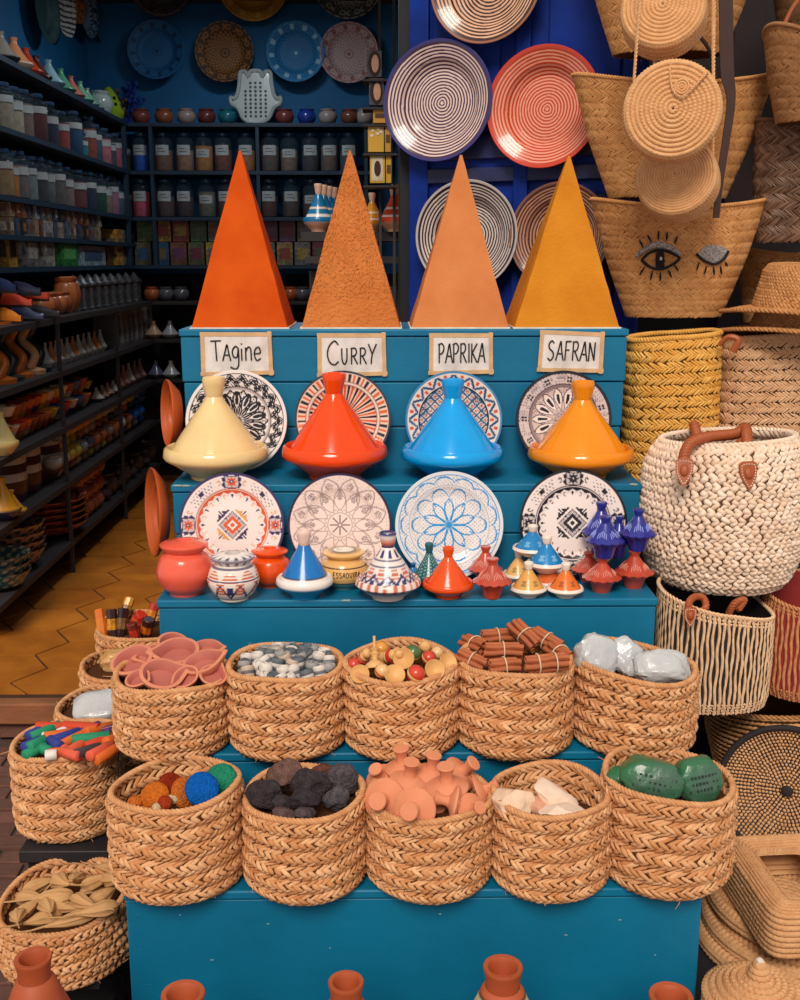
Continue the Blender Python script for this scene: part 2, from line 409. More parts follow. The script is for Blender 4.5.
INK = mat('ink', (22, 18, 20), .5); TAPE = matte((222, 178, 128), .6, .1); SHEET = matte((236, 226, 218), .7, .03)
signs = [('Tagine', 202, 272, 332, 375, [.66, (.5, 1), .5, .26, .5, .5], .0, -.2), ('CURRY', 318, 386, 333, 376, [(.82, 1.15), (.55, .8), (.52, .8), (.52, .8), .5], .0, .02),
         ('PAPRIKA', 429, 493, 333, 374, [.56, .56, .56, .6, .24, .56, .5], 0, -.01), ('SAFRAN', 538, 604, 331, 372, [.6, .62, .56, .6, .62, .5], 0, .03)]
for text, a, b, c, d, adv, o, rz in signs:
    p0, p1 = P(a, d, T5Y), P(b, c, T5Y); w, h = p1.x - p0.x, p1.z - p0.z
    t = thing('paper_sign', 'white hand-lettered paper sign reading %s taped on the blue stand' % text, 'sign', ((p0.x + p1.x) / 2, T5Y - .006, (p0.z + p1.z) / 2), (0, {'PAPRIKA': -.01, 'SAFRAN': .03}.get(text, -.012), 0))
    MB().box((0, 0, 0), (w - .006, .0012, h - .006)).build('paper', SHEET, t)
    e = .011
    for cx, cz, sx, sz, ry in ((0, h / 2 - e / 2, w, e, .015), (0, -h / 2 + e / 2, w + .006, e, -.012), (-w / 2 + e / 2, 0, e, h, .02), (w / 2 - e / 2, 0, e, h + .003, -.015)):
        mb = MB().box((0, 0, 0), (sx, .0012, sz), M=TR(cx, -.0012 - .0003 * (sx < sz), cz, 0, ry, 0)); mb.build('tape_strip', TAPE, t)
    mb = MB(); lh = h * .46; wid = sum((q[0] if isinstance(q, tuple) else q) for q in adv) * lh
    lettering(mb, text, adv, -w * .36, -lh * (.34 if text == 'Tagine' else .46), lh, .0021, lambda x, y: (x, -.0022, y), fit=w * .74)
    mb.build('lettering', INK, t)

# ================================================================== TAGINES
def tagine(name, label, base, R, H, rot=0, dish=(None,), lidc=None, rim=None, cat='tagine', group=None, sty=0, loc=None, n=48, footc=None):
    "R rim radius, H whole height; parts dish, lid, knob"
    t = thing(name, label, cat, base, (0, 0, rot), group)
    k = H / 1.85; r = R
    MB().lathe([(0, .02 * k), (.44 * r, .0), (.5 * r, .0), (.5 * r, .05 * k), (.62 * r, .14 * k), (.9 * r, .31 * k), (1.0 * r, .36 * k), (1.03 * r, .42 * k), (1.0 * r, .56 * k),
                (.955 * r, .59 * k), (.91 * r, .56 * k), (.88 * r, .44 * k), (0, .40 * k)], n).build('dish', dish[0], t, ang=50)
    MB().lathe([(0, .44 * k), (.86 * r, .44 * k), (.885 * r, .5 * k), (.83 * r, .58 * k), (.68 * r, .80 * k), (.485 * r, 1.06 * k), (.29 * r, 1.31 * k), (.19 * r, 1.44 * k), (.165 * r, 1.5 * k)], n).build('lid', lidc or dish[0], t, ang=60)
    MB().lathe([(.15 * r, 1.46 * k), (.165 * r, 1.49 * k), (.175 * r, 1.56 * k), (.215 * r, 1.72 * k), (.225 * r, 1.80 * k), (.21 * r, 1.85 * k), (.15 * r, 1.84 * k), (.10 * r, 1.76 * k), (0, 1.74 * k)], 32).build('knob', rim or lidc or dish[0], t, ang=60)
    return t
big = [('tan', 217, 477, (165, 270), 377, (240, 206, 144), 'pale tan glazed tagine in front of the black zigzag plate'),
       ('red', 335, 471, (282, 388), 373, (246, 72, 2), 'glossy red-orange tagine in front of the orange-striped plate'),
       ('blue', 452, 471, (400, 503), 379, (0, 160, 234), 'bright sky-blue tagine in front of the blue-patterned plate'),
       ('yellow', 580, 471, (527, 633), 381, (244, 142, 8), 'glossy yellow-orange tagine in front of the black-rimmed floral plate')]
YT = 2.90
for c, cx, by, (a, b), ty, rgb, lab in big:
    p = P(cx, by, YT); R = (b - a) / 2 * MPP(Vector((p.x, YT, T4Z + .06))) / 1.03
    top = P(cx, ty, YT).z
    tagine('tagine', lab, (p.x, YT, T4Z), R, top - T4Z, dish=(glaze(rgb, .16),), n=72)

# ================================================================== PAINTED PLATES
def plate_mesh(name, R, fn, nr=64, nt=256, rimcol=(30, 30, 40), depth=.018, paint=PAINT, fl=.28, back=(200, 190, 175)):
    "local +Z is the painted face, +Y its top"
    q = np.linspace(0, 1, nr) ; th = np.arange(nt) * 2 * PI / nt
    z = np.interp(q, [0, .55, .66, .72, .95, 1.0], [0, 0, depth * .25, depth * .55, depth * .95, depth])
    Tm, Q = np.meshgrid(th, q, indexing='ij')
    V = np.stack([R * Q * np.cos(Tm), R * Q * np.sin(Tm), np.broadcast_to(z, Q.shape)], -1)
    c = fn(Q, Tm, Q * np.cos(Tm), Q * np.sin(Tm))
    mb = MB().grid(V, cu=True, col=c)
    pr = [(R * .02, -.008), (R * .5, -.008), (R * .52, -.005), (R * .8, depth * .45), (R * 1.0, depth - .004), (R * 1.008, depth - .001), (R, depth)]
    k = len(pr); p = np.array(pr); V2 = np.stack([np.cos(th)[:, None] * p[:, 0], np.sin(th)[:, None] * p[:, 0], np.broadcast_to(p[:, 1], (nt, k))], -1)
    cc = np.zeros((nt, k, 3)); cc[:] = back; cc[:, -3:] = rimcol
    mb.grid(V2, cu=True, col=cc)
    return mb.build(name, paint, ang=60)
def hexc(*a): return np.array(a, float)
W_ = (238, 226, 220)
def base(Q, c): return np.broadcast_to(np.array(c, float), Q.shape + (3,)).copy()
def tri(x): return np.abs((x % 1) - .5) * 2          # 1 at integers, 0 between
def nz(Q, T, s, seed): 
    return np.sin(Q * 61 * s + 5 * np.sin(T * 9 + seed)) * np.sin(T * 40 * s + 3 * np.sin(Q * 31 + seed))
def pat_zigzag(Q, T, x, y):
    C = base(Q, W_); K = (26, 26, 34)
    band = (Q > .68) & (Q < .94); zz = (Q - .68) / .26; t = tri(T / (2 * PI) * 22)
    C[band & (np.abs(zz - (.25 + .5 * t)) < .13)] = K; C[band & (np.abs(zz - (.02 + .5 * t)) < .07)] = K; C[band & (np.abs(zz - (.5 + .5 * t)) < .07)] = K
    C[band & (nz(Q, T, .8, 1) > .72)] = K
    C[(Q > .62) & (Q < .68)] = (190, 180, 180); C[np.abs(Q - .69) < .008] = K; C[np.abs(Q - .94) < .008] = K
    inn = Q < .62; a = tri(T / (2 * PI) * 14)
    for q0, q1, wd in ((.04, .34, .85), (.2, .6, .8)):
        g = (Q - q0) / (q1 - q0); ok = (g > 0) & (g < 1); w = np.sin(PI * np.clip(g, 0, 1)) * wd
        aa = tri(T / (2 * PI) * 14 + (.5 if q0 > .1 else 0)) if True else a
        e = (1 - aa) ; C[ok & (np.abs(e - w) < .2)] = K; C[ok & (e < w * .45) & (g > .3)] = K
    C[inn & (Q > .42) & (a > .7) & (nz(Q, T, 1, 2) > .1)] = K; C[Q < .05] = (200, 190, 190); C[(Q > .05) & (Q < .08)] = K
    C[(Q > .5) & (Q < .62) & (np.abs((Q - .5) / .12 - a) < .16)] = K
    return C
def pat_dash(Q, T, x, y):
    C = base(Q, (236, 208, 186)); K = (34, 34, 48); O = (222, 98, 52)
    s = (T / (2 * PI) * 56); i = np.floor(s).astype(int); f = s % 1
    b = (Q > .78) & (Q < .94); m = np.abs(f - .5) < .27
    C[b & m & (i % 2 == 0)] = K; C[b & m & (i % 2 == 1)] = O
    s2 = T / (2 * PI) * 48; i2 = np.floor(s2).astype(int); f2 = s2 % 1; b2 = (Q > .1) & (Q < .7); m2 = np.abs(f2 - .5) < .29
    C[b2 & m2 & (i2 % 2 == 0)] = K; C[b2 & m2 & (i2 % 2 == 1)] = O; C[Q < .1] = K
    C[(np.abs(Q - .72) < .008) | (np.abs(Q - .77) < .008)] = (120, 110, 115); C[np.abs(Q - .985) < .02] = (60, 60, 70)
    return C
def pat_lattice(Q, T, x, y):
    C = base(Q, (232, 214, 198)); B = (52, 92, 130); O = (214, 76, 44)
    g = 5.2; u, v = (x + y) * g, (x - y) * g; du, dv = np.abs((u % 1) - .5), np.abs((v % 1) - .5); inn = Q < .7
    C[inn & ((du > .38) | (dv > .38))] = B; C[inn & (du < .2) & (dv < .2)] = O; C[inn & (du < .07) & (dv < .07)] = (250, 230, 200)
    C[inn & (nz(Q, T, .9, 3) > .7)] = B
    b = (Q > .75) & (Q < .93); zz = (Q - .75) / .18; t = tri(T / (2 * PI) * 16)
    C[b & (np.abs(zz - t) < .22)] = B; C[b & (t > .8) & (zz < .45)] = O; C[b & (t < .2) & (zz > .55)] = O; C[b & (np.abs(zz - t) < .06)] = (30, 50, 90)
    C[(np.abs(Q - .72) < .012)] = (40, 40, 54); C[np.abs(Q - .75) < .01] = (235, 225, 215); C[Q > .965] = (70, 132, 175)
    return C
def pat_floral(Q, T, x, y):
    C = base(Q, (214, 194, 190)); K = (28, 26, 34); n = nz(Q, T, 1.1, 4)
    C[n > .55] = (120, 108, 112)
    a = T / (2 * PI) * 14; e = 1 - tri(a); g = (Q - .2) / .46; ok = (g > 0) & (g < 1); w = np.sin(PI * np.clip(g, 0, 1)) ** .8 * .85
    C[ok & (e < w)] = (240, 224, 214); C[ok & (np.abs(e - w) < .09)] = (60, 54, 62); C[ok & (e < w * .38) & (g > .28) & (g < .72)] = K
    C[(Q < .19) & (n > .1)] = (70, 62, 70); C[(Q > .665) & (Q < .73)] = (150, 136, 140)
    f = T / (2 * PI) * 11; fx = ((f % 1) - .5) * .5; fy = Q - .83
    for s in ((.035, .035), (-.035, .035), (.035, -.035), (-.035, -.035)):
        C[((fx - s[0] * .9) ** 2 + (fy - s[1]) ** 2 < .026 ** 2) & (Q > .7)] = K
    C[Q > .94] = (30, 28, 40); C[np.abs(Q - .735) < .006] = K
    return C
def pat_medallion(dark, accent, rim, leaf):
    def fn(Q, T, x, y):
        C = base(Q, (244, 226, 218)); K = dark
        t = T / (2 * PI) * 24; e = 1 - tri(t)
        # scallop ring round the well with pointed drops
        C[(Q > .6) & (Q < .655) & ((Q - .6) / .055 > .75 * (1 - e))] = accent
        C[(Q > .51) & (Q < .6) & (e < .34 * (Q - .50) / .1) & (np.floor(t + .5).astype(int) % 2 == 0)] = K
        d2 = (np.abs(Q - .555) / .045) ** 2 + ((e) / .3) ** 2; odd = np.floor(t + .5).astype(int) % 2 == 1
        C[odd & (d2 < 1) & (d2 > .4)] = leaf
        C[(np.abs(Q - .665) < .006) | (np.abs(Q - .70) < .006)] = accent
        # centre diamond
        d = np.abs(x) + np.abs(y)
        C[(d < .27) & (d > .245)] = K; C[(d < .235) & (d > .2)] = (176, 160, 160); C[d < .19] = accent; C[(d < .1)] = (246, 232, 222); C[(d < .05)] = accent
        for sx in (1, -1):
            for sy in (1, -1):
                u, v = (x * sx + y * sy) / 1.414, (x * sx - y * sy) / 1.414
                cc = leaf if sx * sy > 0 else K
                C[(u > .235) & (u < .275) & (np.abs(v) < .16)] = cc; C[(u > .275) & (u < .33) & (np.abs(v) < .11 - (u - .275)) & (np.abs(v) > .03)] = cc
                C[(u > .28) & (u < .38) & (np.abs(v) < .012)] = K
        # four square panels on the border
        for k in range(4):
            a = k * PI / 2; u = x * math.cos(a) + y * math.sin(a); v = -x * math.sin(a) + y * math.cos(a)
            s = (u > .71) & (u < .95) & (np.abs(v) < .145)
            C[s] = (208, 194, 190); C[s & ((np.abs(v) > .125) | (u < .725) | (u > .93))] = K
            r2 = np.hypot(u - .83, v); an = np.arctan2(v, u - .83); C[s & (r2 < .085 + .02 * np.cos(an * 8))] = accent; C[s & (r2 < .035)] = K; C[s & (r2 < .015)] = (250, 230, 210)
            for sg in (1, -1):
                C[(u > .72) & (u < .93) & (v * sg > .145) & (v * sg < .145 + .05 * np.abs(np.sin((u - .72) * 30)))] = K
                dd = ((u - .80) / .055) ** 2 + ((v * sg - .25) / .03) ** 2; C[(dd < 1) & (dd > .35)] = leaf
        # scroll strokes between
        th = (T + PI / 4) % (PI / 2) - PI / 4; th = np.abs(np.abs((T % (PI / 2)) - PI / 4)); b = (Q > .73) & (Q < .92) & (th < .32)
        C[b & (np.sin((x + y) * 60) * np.sin((x - y) * 38) > .55)] = tuple(int(.5 * q + 90) for q in K)
        C[b & (th < .06) & (np.abs(Q - .82) < .04)] = K
        C[Q > .955] = rim; return C
    return fn
def pat_lace(Q, T, x, y):
    C = base(Q, (242, 216, 204)); G = (176, 152, 146)
    C[(nz(Q, T, 1.2, 6) > .72) & (Q > .6)] = (198, 172, 164)
    t = T / (2 * PI) * 12; e = 1 - tri(t)
    for q0, q1, wd in ((.27, .72, .9), (.5, .93, .95)):
        g = (Q - q0) / (q1 - q0); ok = (g > 0) & (g < 1); w = np.sin(PI * np.clip(g, 0, 1) ** .8) * wd; ee = e if q0 < .4 else 1 - tri(t + .5)
        C[ok & (np.abs(ee - w) < .09)] = G; r = np.hypot((g - .62) * .3, ee * .14); C[ok & (r < .05) & (np.sin(g * 50) * np.sin(ee * 30) > -.1)] = (150, 126, 124)
    s = 1 - tri(T / (2 * PI) * 8); C[(Q < .2) & (s * Q < .035) & (Q > .03)] = (140, 118, 116)
    C[(np.abs(Q - .24) < .008) | (np.abs(Q - .29 - .02 * np.cos(T * 20)) < .008) | (np.abs(Q - .93) < .006)] = G
    C[Q > .955] = (46, 30, 66); return C
def pat_petals(Q, T, x, y):
    C = base(Q, (234, 226, 222)); B = (36, 146, 208)
    C[(np.sin(x * 88) * np.sin(y * 88) > .62)] = (150, 160, 176)
    t = T / (2 * PI) * 10; e = 1 - tri(t + .5)
    g = Q / .5; C[(g < 1) & (np.abs(e - np.sin(PI * np.clip(g, 0, 1) ** .9) * .95) < .09 / np.maximum(g, .25))] = B
    e2 = 1 - tri(t); r1 = .42 + .27 * np.sqrt(np.maximum(1 - e2 ** 2, 0)); C[(np.abs(Q - r1) < .016)] = B
    C[(e2 > .93) & (Q > .40) & (Q < .5)] = B
    r2 = .80 + .1 * (np.abs(np.sin(t * PI * 1.3)) ** .7); C[np.abs(Q - r2) < .014] = B
    C[Q < .055] = B; C[(Q > .70) & (Q < .735)] = (232, 224, 220); C[np.abs(Q - .745) < .005] = (180, 180, 186)
    C[(Q > .925) & (Q < .945)] = B; C[Q >= .945] = (222, 222, 222); return C
def lean_plate(name, label, cx, cy, r, Yc, fn, tilt, rimcol, group=None, depth=.016, **kw):
    p = P(cx, cy, Yc); R = r * MPP(p)
    o = plate_mesh(name, R, fn, rimcol=rimcol, depth=depth, **kw)
    o.location = p; o.rotation_euler = (math.radians(90 - tilt), 0, 0)
    return tag(o, label, 'plate', group)
YP4, YP3 = T5Y - .037, T4Y - .037
lean_plate('painted_plate', 'round plate with black zigzag border behind the tan tagine', 237, 421, 50, YP4, pat_zigzag, 10, (230, 224, 220))
lean_plate('painted_plate', 'round plate with orange and black radiating dashes behind the red tagine', 343, 419, 47.5, YP4, pat_dash, 10, (60, 60, 70))
lean_plate('painted_plate', 'round plate with blue lattice and orange diamonds behind the sky-blue tagine', 453.5, 420, 48, YP4, pat_lattice, 10, (52, 120, 170))
lean_plate('painted_plate', 'black-rimmed plate with white petals behind the yellow tagine', 563, 419, 47.5, YP4, pat_floral, 10, (24, 24, 34))
PUR = (60, 46, 92)
lean_plate('painted_plate', 'purple-rimmed plate with orange medallion behind the coral pot', 232.5, 525, 52, YP3, pat_medallion((62, 48, 88), (224, 92, 50), (62, 46, 96), (226, 158, 84)), 11, (62, 46, 96))
lean_plate('painted_plate', 'pale lace-patterned plate with dark rim behind the yellow lettered pot', 340, 525, 51.5, YP3, pat_lace, 11, (40, 28, 58))
lean_plate('painted_plate', 'white plate with light-blue flower petals behind the orange tagine', 449, 525, 53.5, YP3, pat_petals, 11, (206, 210, 212))
lean_plate('painted_plate', 'black and white medallion plate behind the cobalt-blue miniature tagines', 572.5, 523, 53.5, YP3, pat_medallion((30, 26, 34), (36, 32, 40), (26, 24, 32), (40, 36, 44)), 11, (24, 24, 32))

# terracotta plates standing against the left side of the stand
CLAY = mat('terracotta', (188, 82, 24), .45, rgb2=(150, 60, 16), ns=6, amt=.6, bump=.05, bs=60)
def clay_plate(px, py, r, Y, label):
    p = P(px, py, Y); R = r * MPP(p)
    o = MB().lathe([(0, 0), (R * .6, 0), (R * .64, .008), (R * .68, .003), (R * .76, .012), (R * .80, .006), (R * .86, .016), (R * .9, .010), (R, .024), (R * 1.02, .022), (R * 1.0, .016), (R * .7, -.01), (0, -.012)], 64).build('clay_plate', CLAY)
    o.location = p; o.rotation_euler = Vector((-.935, -.36, .04)).to_track_quat('Z', 'Y').to_euler()
    return tag(o, label, 'plate')
clay_plate(175, 413, 33, T5Y + .03, 'upper terracotta plate on edge beside the pale tan tagine')
clay_plate(161, 512, 44, T4Y + .06, 'lower terracotta plate on edge behind the coral pot')
# ================================================================== POTS AND MINIATURES ON THE THIRD STEP
def sit(px, by, z=None):
    "a point on the third step whose foot shows at a photo place"
    return PZ(px, by, T3Z if z is None else z)
def pot(name, label, px, by, w, ty, body, lid, hole=.0, cat='pot', neck=.62, text=None):
    p = sit(px, by - 3); m = MPP(Vector((p.x, p.y, T3Z + .05))); R = w / 2 * m
    H = P(px, ty + 2, p.y).z - T3Z
    t = thing(name, label, cat, (p.x, p.y, T3Z))
    f = None
    bp = [(0, .004), (.5 * R, 0), (.56 * R, .0), (.58 * R, .04 * H), (.82 * R, .16 * H), (.97 * R, .32 * H), (R, .44 * H), (.95 * R, .56 * H), (.84 * R, .70 * H), (.66 * R, .78 * H), (.62 * R, .82 * H), (0, .82 * H)]
    q = np.array(bp); q = np.concatenate([q[:4], smoothpath(np.c_[q[3:10], np.zeros(7)], 60)[:, :2], q[10:]])
    if callable(body): MB().lathe(q, 128, colfn=lambda T, Rr, Z: body(T, Z / H)).build('body', PAINT, t, ang=60)
    else: MB().lathe(q, 56).build('body', body, t, ang=60)
    L0 = .80 * H
    lp = [(0, L0), (.66 * R, L0), (.76 * R, L0 + .06 * H), (.84 * R, L0 + .10 * H), (.84 * R, L0 + .13 * H), (.72 * R, L0 + .165 * H), (.44 * R, L0 + .18 * H), (.38 * R, L0 + .20 * H), (.28 * R, L0 + .20 * H), (.24 * R, L0 + .12 * H), (0, L0 + .12 * H)]
    if callable(lid): MB().lathe(lp, 96, colfn=lambda T, Rr, Z: lid(T, Rr / R)).build('lid', PAINT, t, ang=50)
    else: MB().lathe(lp, 48).build('lid', lid, t, ang=50)
    if text:
        mb = MB(); h = .15 * H; zc = .40 * H; ad = [.62, .6, .6, .7, .68, .66, .3, .64, .6]; h *= .8; wid = sum(ad) * h
        def fm(x, y):
            a = -PI / 2 + x / R; return (R * 1.004 * math.cos(a), R * 1.004 * math.sin(a), y)
        lettering(mb, text, ad, -.40 * R, zc, h * 1.15, .0009, fm, fit=1.12 * R); mb.build('lettering', INK, t)
    return t
CORAL = glaze((238, 98, 74)); ORANGE = glaze((234, 78, 6)); CREAM = glaze((232, 214, 196)); YEL = glaze((226, 168, 96)); 
def fassi(T, z):
    C = np.zeros(T.shape + (3,)); C[:] = (234, 220, 208); N_ = (52, 54, 104); O = (206, 106, 70)
    a = T / (2 * PI) * 8; e = 1 - tri(a)
    g = (z - .08) / .34; C[(np.abs(g - (.15 + .8 * e)) < .13) & (z < .5)] = N_; C[(e < .3) & (z > .2) & (z < .38) & (np.floor(a + .5) % 2 == 0)] = N_
    C[(e > .55) & (z > .2) & (z < .46) & (np.sin(z * 90) > -.2)] = O
    g2 = (z - .48) / .22; C[(g2 > 0) & (g2 < 1) & (e < np.sqrt(np.maximum(1 - g2 ** 2, 0)) * .8) & (np.sin(g2 * 22) > -.1)] = O
    C[np.abs(z - .50) < .012] = N_; C[(np.abs(z - .07) < .015) | (np.abs(z - .74) < .02)] = (120, 110, 130); return C
def fassilid(T, q):
    C = np.zeros(T.shape + (3,)); C[:] = (238, 228, 220); C[(np.sin(T * 14) > .3) & (q > .6) & (q < .8)] = (70, 74, 110); C[(q > .8)] = (150, 140, 150); C[q < .3] = (200, 190, 186); return C
pot('lidded_pot', 'round coral-red lidded pot at the step end below the terracotta plate', 186, 596, 57, 538, CORAL, CORAL)
pot('lidded_pot', 'lidded pot painted with blue and orange arabesques beside the coral pot', 234, 601, 52, 551, fassi, fassilid)
pot('lidded_pot', 'small glossy orange lidded pot behind the painted arabesque pot', 271, 588, 42, 546, ORANGE, ORANGE)
def yel(T, z):
    C = np.zeros(T.shape + (3,)); C[:] = (228, 176, 106); C[z < .2] = (96, 140, 134); C[(z > .2) & (z < .235)] = (60, 50, 44); C[(np.abs(z - .62) < .012)] = (80, 60, 40); return C
def yellid(T, q):
    C = np.zeros(T.shape + (3,)); C[:] = (230, 180, 108); C[q < .42] = (226, 216, 200); C[(q > .42) & (q < .48)] = (90, 70, 60); return C
pot('lidded_pot', 'yellow lidded pot lettered Essaouira behind the white and blue tagine', 344, 589, 50, 547, yel, yellid, text='ESSAOUIRA')

def painted_tagine(name, label, px, by, w, ty, colfn, z=None, Yo=None, group=None, cat='tagine', n=96):
    "colfn(theta, part, q) part 0 dish, 1 lid, 2 knob; q 0..1 up the part"
    zz = T3Z if z is None else z
    p = sit(px, by - 3, zz) if Yo is None else Vector((P(px, by, Yo).x, Yo, zz)); R = w / 2 * MPP(Vector((p.x, p.y, zz + .03))) / 1.03; H = P(px, ty + 1, p.y).z - zz
    return make_painted(name, label, p, R, H, colfn, group, cat, n, zz)
def make_painted(name, label, p, R, H, colfn, group=None, cat='tagine', n=96, zz=None):
    t = thing(name, label, cat, (p[0], p[1], zz if zz is not None else p[2]), (0, 0, 0), group)
    k = H / 1.85; r = R
    def dense(pr, m=26): 
        q = resample(np.c_[np.array(pr), np.zeros(len(pr))], m)[:, :2]; return q
    d = [(0, .01 * k), (.46 * r, 0), (.5 * r, 0), (.52 * r, .06 * k), (.7 * r, .17 * k), (.95 * r, .32 * k), (1.03 * r, .4 * k), (1.0 * r, .52 * k), (.95 * r, .56 * k), (.88 * r, .48 * k), (0, .44 * k)]
    MB().lathe(d, n, colfn=lambda T, Rr, Z: colfn(T, 0, Z / (.56 * k))).build('dish', PAINT, t, ang=50)
    MB().lathe(dense([(.86 * r, .46 * k), (.87 * r, .52 * k), (.68 * r, .78 * k), (.49 * r, 1.04 * k), (.3 * r, 1.28 * k), (.2 * r, 1.44 * k)]), n, colfn=lambda T, Rr, Z: colfn(T, 1, (Z - .46 * k) / k)).build('lid', PAINT, t, ang=60)
    MB().lathe([(.16 * r, 1.42 * k), (.19 * r, 1.46 * k), (.22 * r, 1.56 * k), (.26 * r, 1.74 * k), (.27 * r, 1.81 * k), (.24 * r, 1.85 * k), (.16 * r, 1.82 * k), (0, 1.75 * k)], 32, colfn=lambda T, Rr, Z: colfn(T, 2, (Z - 1.42 * k) / (.43 * k))).build('knob', PAINT, t, ang=60)
    return t
def flat(T, c):
    C = np.zeros(T.shape + (3,)); C[:] = c; return C
def two_tone(dishc, lidc, knobc, stripe=None, motif=None):
    def f(T, part, q):
        if part == 0:
            C = flat(T, dishc[0])
            if len(dishc) > 1: C[q < .62] = dishc[1]
            return C
        if part == 2: return flat(T, knobc)
        C = flat(T, lidc)
        if stripe is not None: C[q < .16] = stripe; C[np.abs(q - .18) < .02] = (60, 50, 60)
        if motif is not None:
            a = T / (2 * PI) * 6; e = np.hypot((tri(a + .5) ** 1 - 1) * 1.0 + 0, 0); ee = 1 - tri(a)
            r = np.hypot(ee * .8, (q - .36) * 2.6); C[(r < .38) & (np.sin(r * 40) > 0)] = motif
        return C
    return f
painted_tagine('tagine', 'small white and sea-blue tagine with pale pink knob beside the yellow lettered pot', 305, 599, 58, 529,
               two_tone([(238, 228, 220), (30, 128, 186)], (14, 112, 186), (232, 200, 184), stripe=(238, 228, 220)))
def fassi_tag(T, part, q):
    N_ = (56, 58, 106); O = (206, 104, 78)
    C = flat(T, (236, 222, 212)); a = T / (2 * PI) * 10; e = 1 - tri(a)
    if part == 0: C[(q > .7) & (np.sin(T * 22) > .2)] = O; C[(q > .55) & (q < .66)] = N_; return C
    if part == 2: C[(q > .3) & (q < .5)] = O; C[q > .9] = N_; C[q < .1] = N_; return C
    C[(np.abs(q - .08 - .22 * e) < .05)] = N_; C[(q > .24) & (q < .46) & (e < .55) & (np.sin(q * 60) > -.3)] = O; C[(e > .7) & (q > .05) & (q < .2)] = N_
    C[(np.abs(q - .5) < .025) | (np.abs(q - .68) < .02)] = N_; C[(q > .72) & (q < .9) & (np.sin(T * 8) > .3)] = N_; return C
painted_tagine('tagine', 'white tagine painted with navy and orange arabesques beside the orange tagine', 388, 600, 66, 531, fassi_tag)
def teal(T, part, q):
    C = flat(T, (26, 92, 98)); C[(np.sin(T * 10) * np.sin(q * 50) > .5) & (part == 1)] = (150, 190, 180); return C
painted_tagine('miniature_tagine', 'small dark teal tagine half behind the orange tagine', 429, 590, 34, 542, teal)
painted_tagine('miniature_tagine', 'tiny bright-blue tagine tucked between the arabesque and teal tagines', 413, 584, 22, 562, two_tone([(20, 100, 160)], (24, 120, 180), (20, 90, 150)))
p = sit(448, 596); tagine('tagine', 'glossy plain orange tagine standing near the step middle', (p.x, p.y, T3Z), 25 * MPP(p), P(448, 547, p.y).z - T3Z, dish=(ORANGE,))
# brick-red scalloped miniatures
def scallop(name, label, p, R, H, rgb, motif, group=None):
    t = thing(name, label, 'tagine', p, (0, 0, rnd.uniform(0, 6)), group); k = H; n = 96
    g = mat('mini_%d_%d_%d' % rgb, rgb, .3, rgb2=tuple(int(q * .8) for q in rgb), ns=30, amt=.5, coat=.5)
    MB().lathe([(0, 0), (.46 * R, 0), (.5 * R, .05 * k), (.62 * R, .24 * k), (.8 * R, .36 * k), (.8 * R, .39 * k), (0, .39 * k)], 40).build('dish', g, t)
    th = np.arange(n) * 2 * PI / n; pr = np.array([(.8, .37), (1.0, .385), (1.03, .42), (.95, .445), (.82, .49), (.66, .575), (.42, .71), (.24, .83)])
    w = 1 + np.array([0, .05, .05, .03, 0, 0, 0, 0])[None] * np.abs(np.sin(th * 7))[:, None]
    V = np.stack([np.cos(th)[:, None] * pr[None, :, 0] * R * w, np.sin(th)[:, None] * pr[None, :, 0] * R * w, np.broadcast_to(pr[:, 1] * k, w.shape) - .02 * k * (np.abs(np.sin(th * 7))[:, None] - .5) * (pr[None, :, 0] > .9)], -1)
    MB().grid(V, cu=True).build('lid', g, t, ang=60)
    MB().lathe([(.24 * R, .82 * k), (.23 * R, .87 * k), (.27 * R, .91 * k), (.33 * R, .97 * k), (.31 * R, k), (0, .99 * k)], 24).build('knob', g, t)
    mm = matte(motif); mb = MB()
    for j in range(6):
        a = j * PI / 3
        for s in range(-2, 3):
            b = a + s * .16; h0 = .51 + .02 * (2 - abs(s)); rr = np.interp(h0, [.445, .49, .575, .71], [.95, .82, .66, .42]) * R; h1 = .68 - .03 * abs(s); r1 = np.interp(h1, [.445, .49, .575, .71], [.95, .82, .66, .42]) * R
            mb.tube([(rr * math.cos(b), rr * math.sin(b), h0 * k), ((rr + r1) / 2 * math.cos(b) * 1.02, (rr + r1) / 2 * math.sin(b) * 1.02, (h0 + h1) / 2 * k), (r1 * math.cos(b), r1 * math.sin(b), h1 * k)], .0011, 5)
    mb.build('scratched_motif', mm, t)
    return t
BRICK = (196, 72, 48); COB = (36, 42, 142)
def mini_s(label, px, by, w, ty, rgb, motif, z=None, Y=None):
    zz = T3Z if z is None else z
    p = sit(px, by - 2, zz) if Y is None else Vector((P(px, by, Y).x, Y, zz)); R = w / 2 * MPP(Vector((p.x, p.y, zz))) / 1.03; H = P(px, ty, p.y).z - zz
    return scallop('miniature_tagine', label, (p.x, p.y, zz), R, H, rgb, motif), H
RM = (222, 150, 130); BM = (150, 160, 226)
mini_s('brick-red miniature tagine at the back, right behind its twin next to the orange tagine', 485, 586, 33, 546, BRICK, RM)
mini_s('brick-red miniature tagine in front of its twin next to the orange tagine', 492, 599, 38, 558, BRICK, RM)
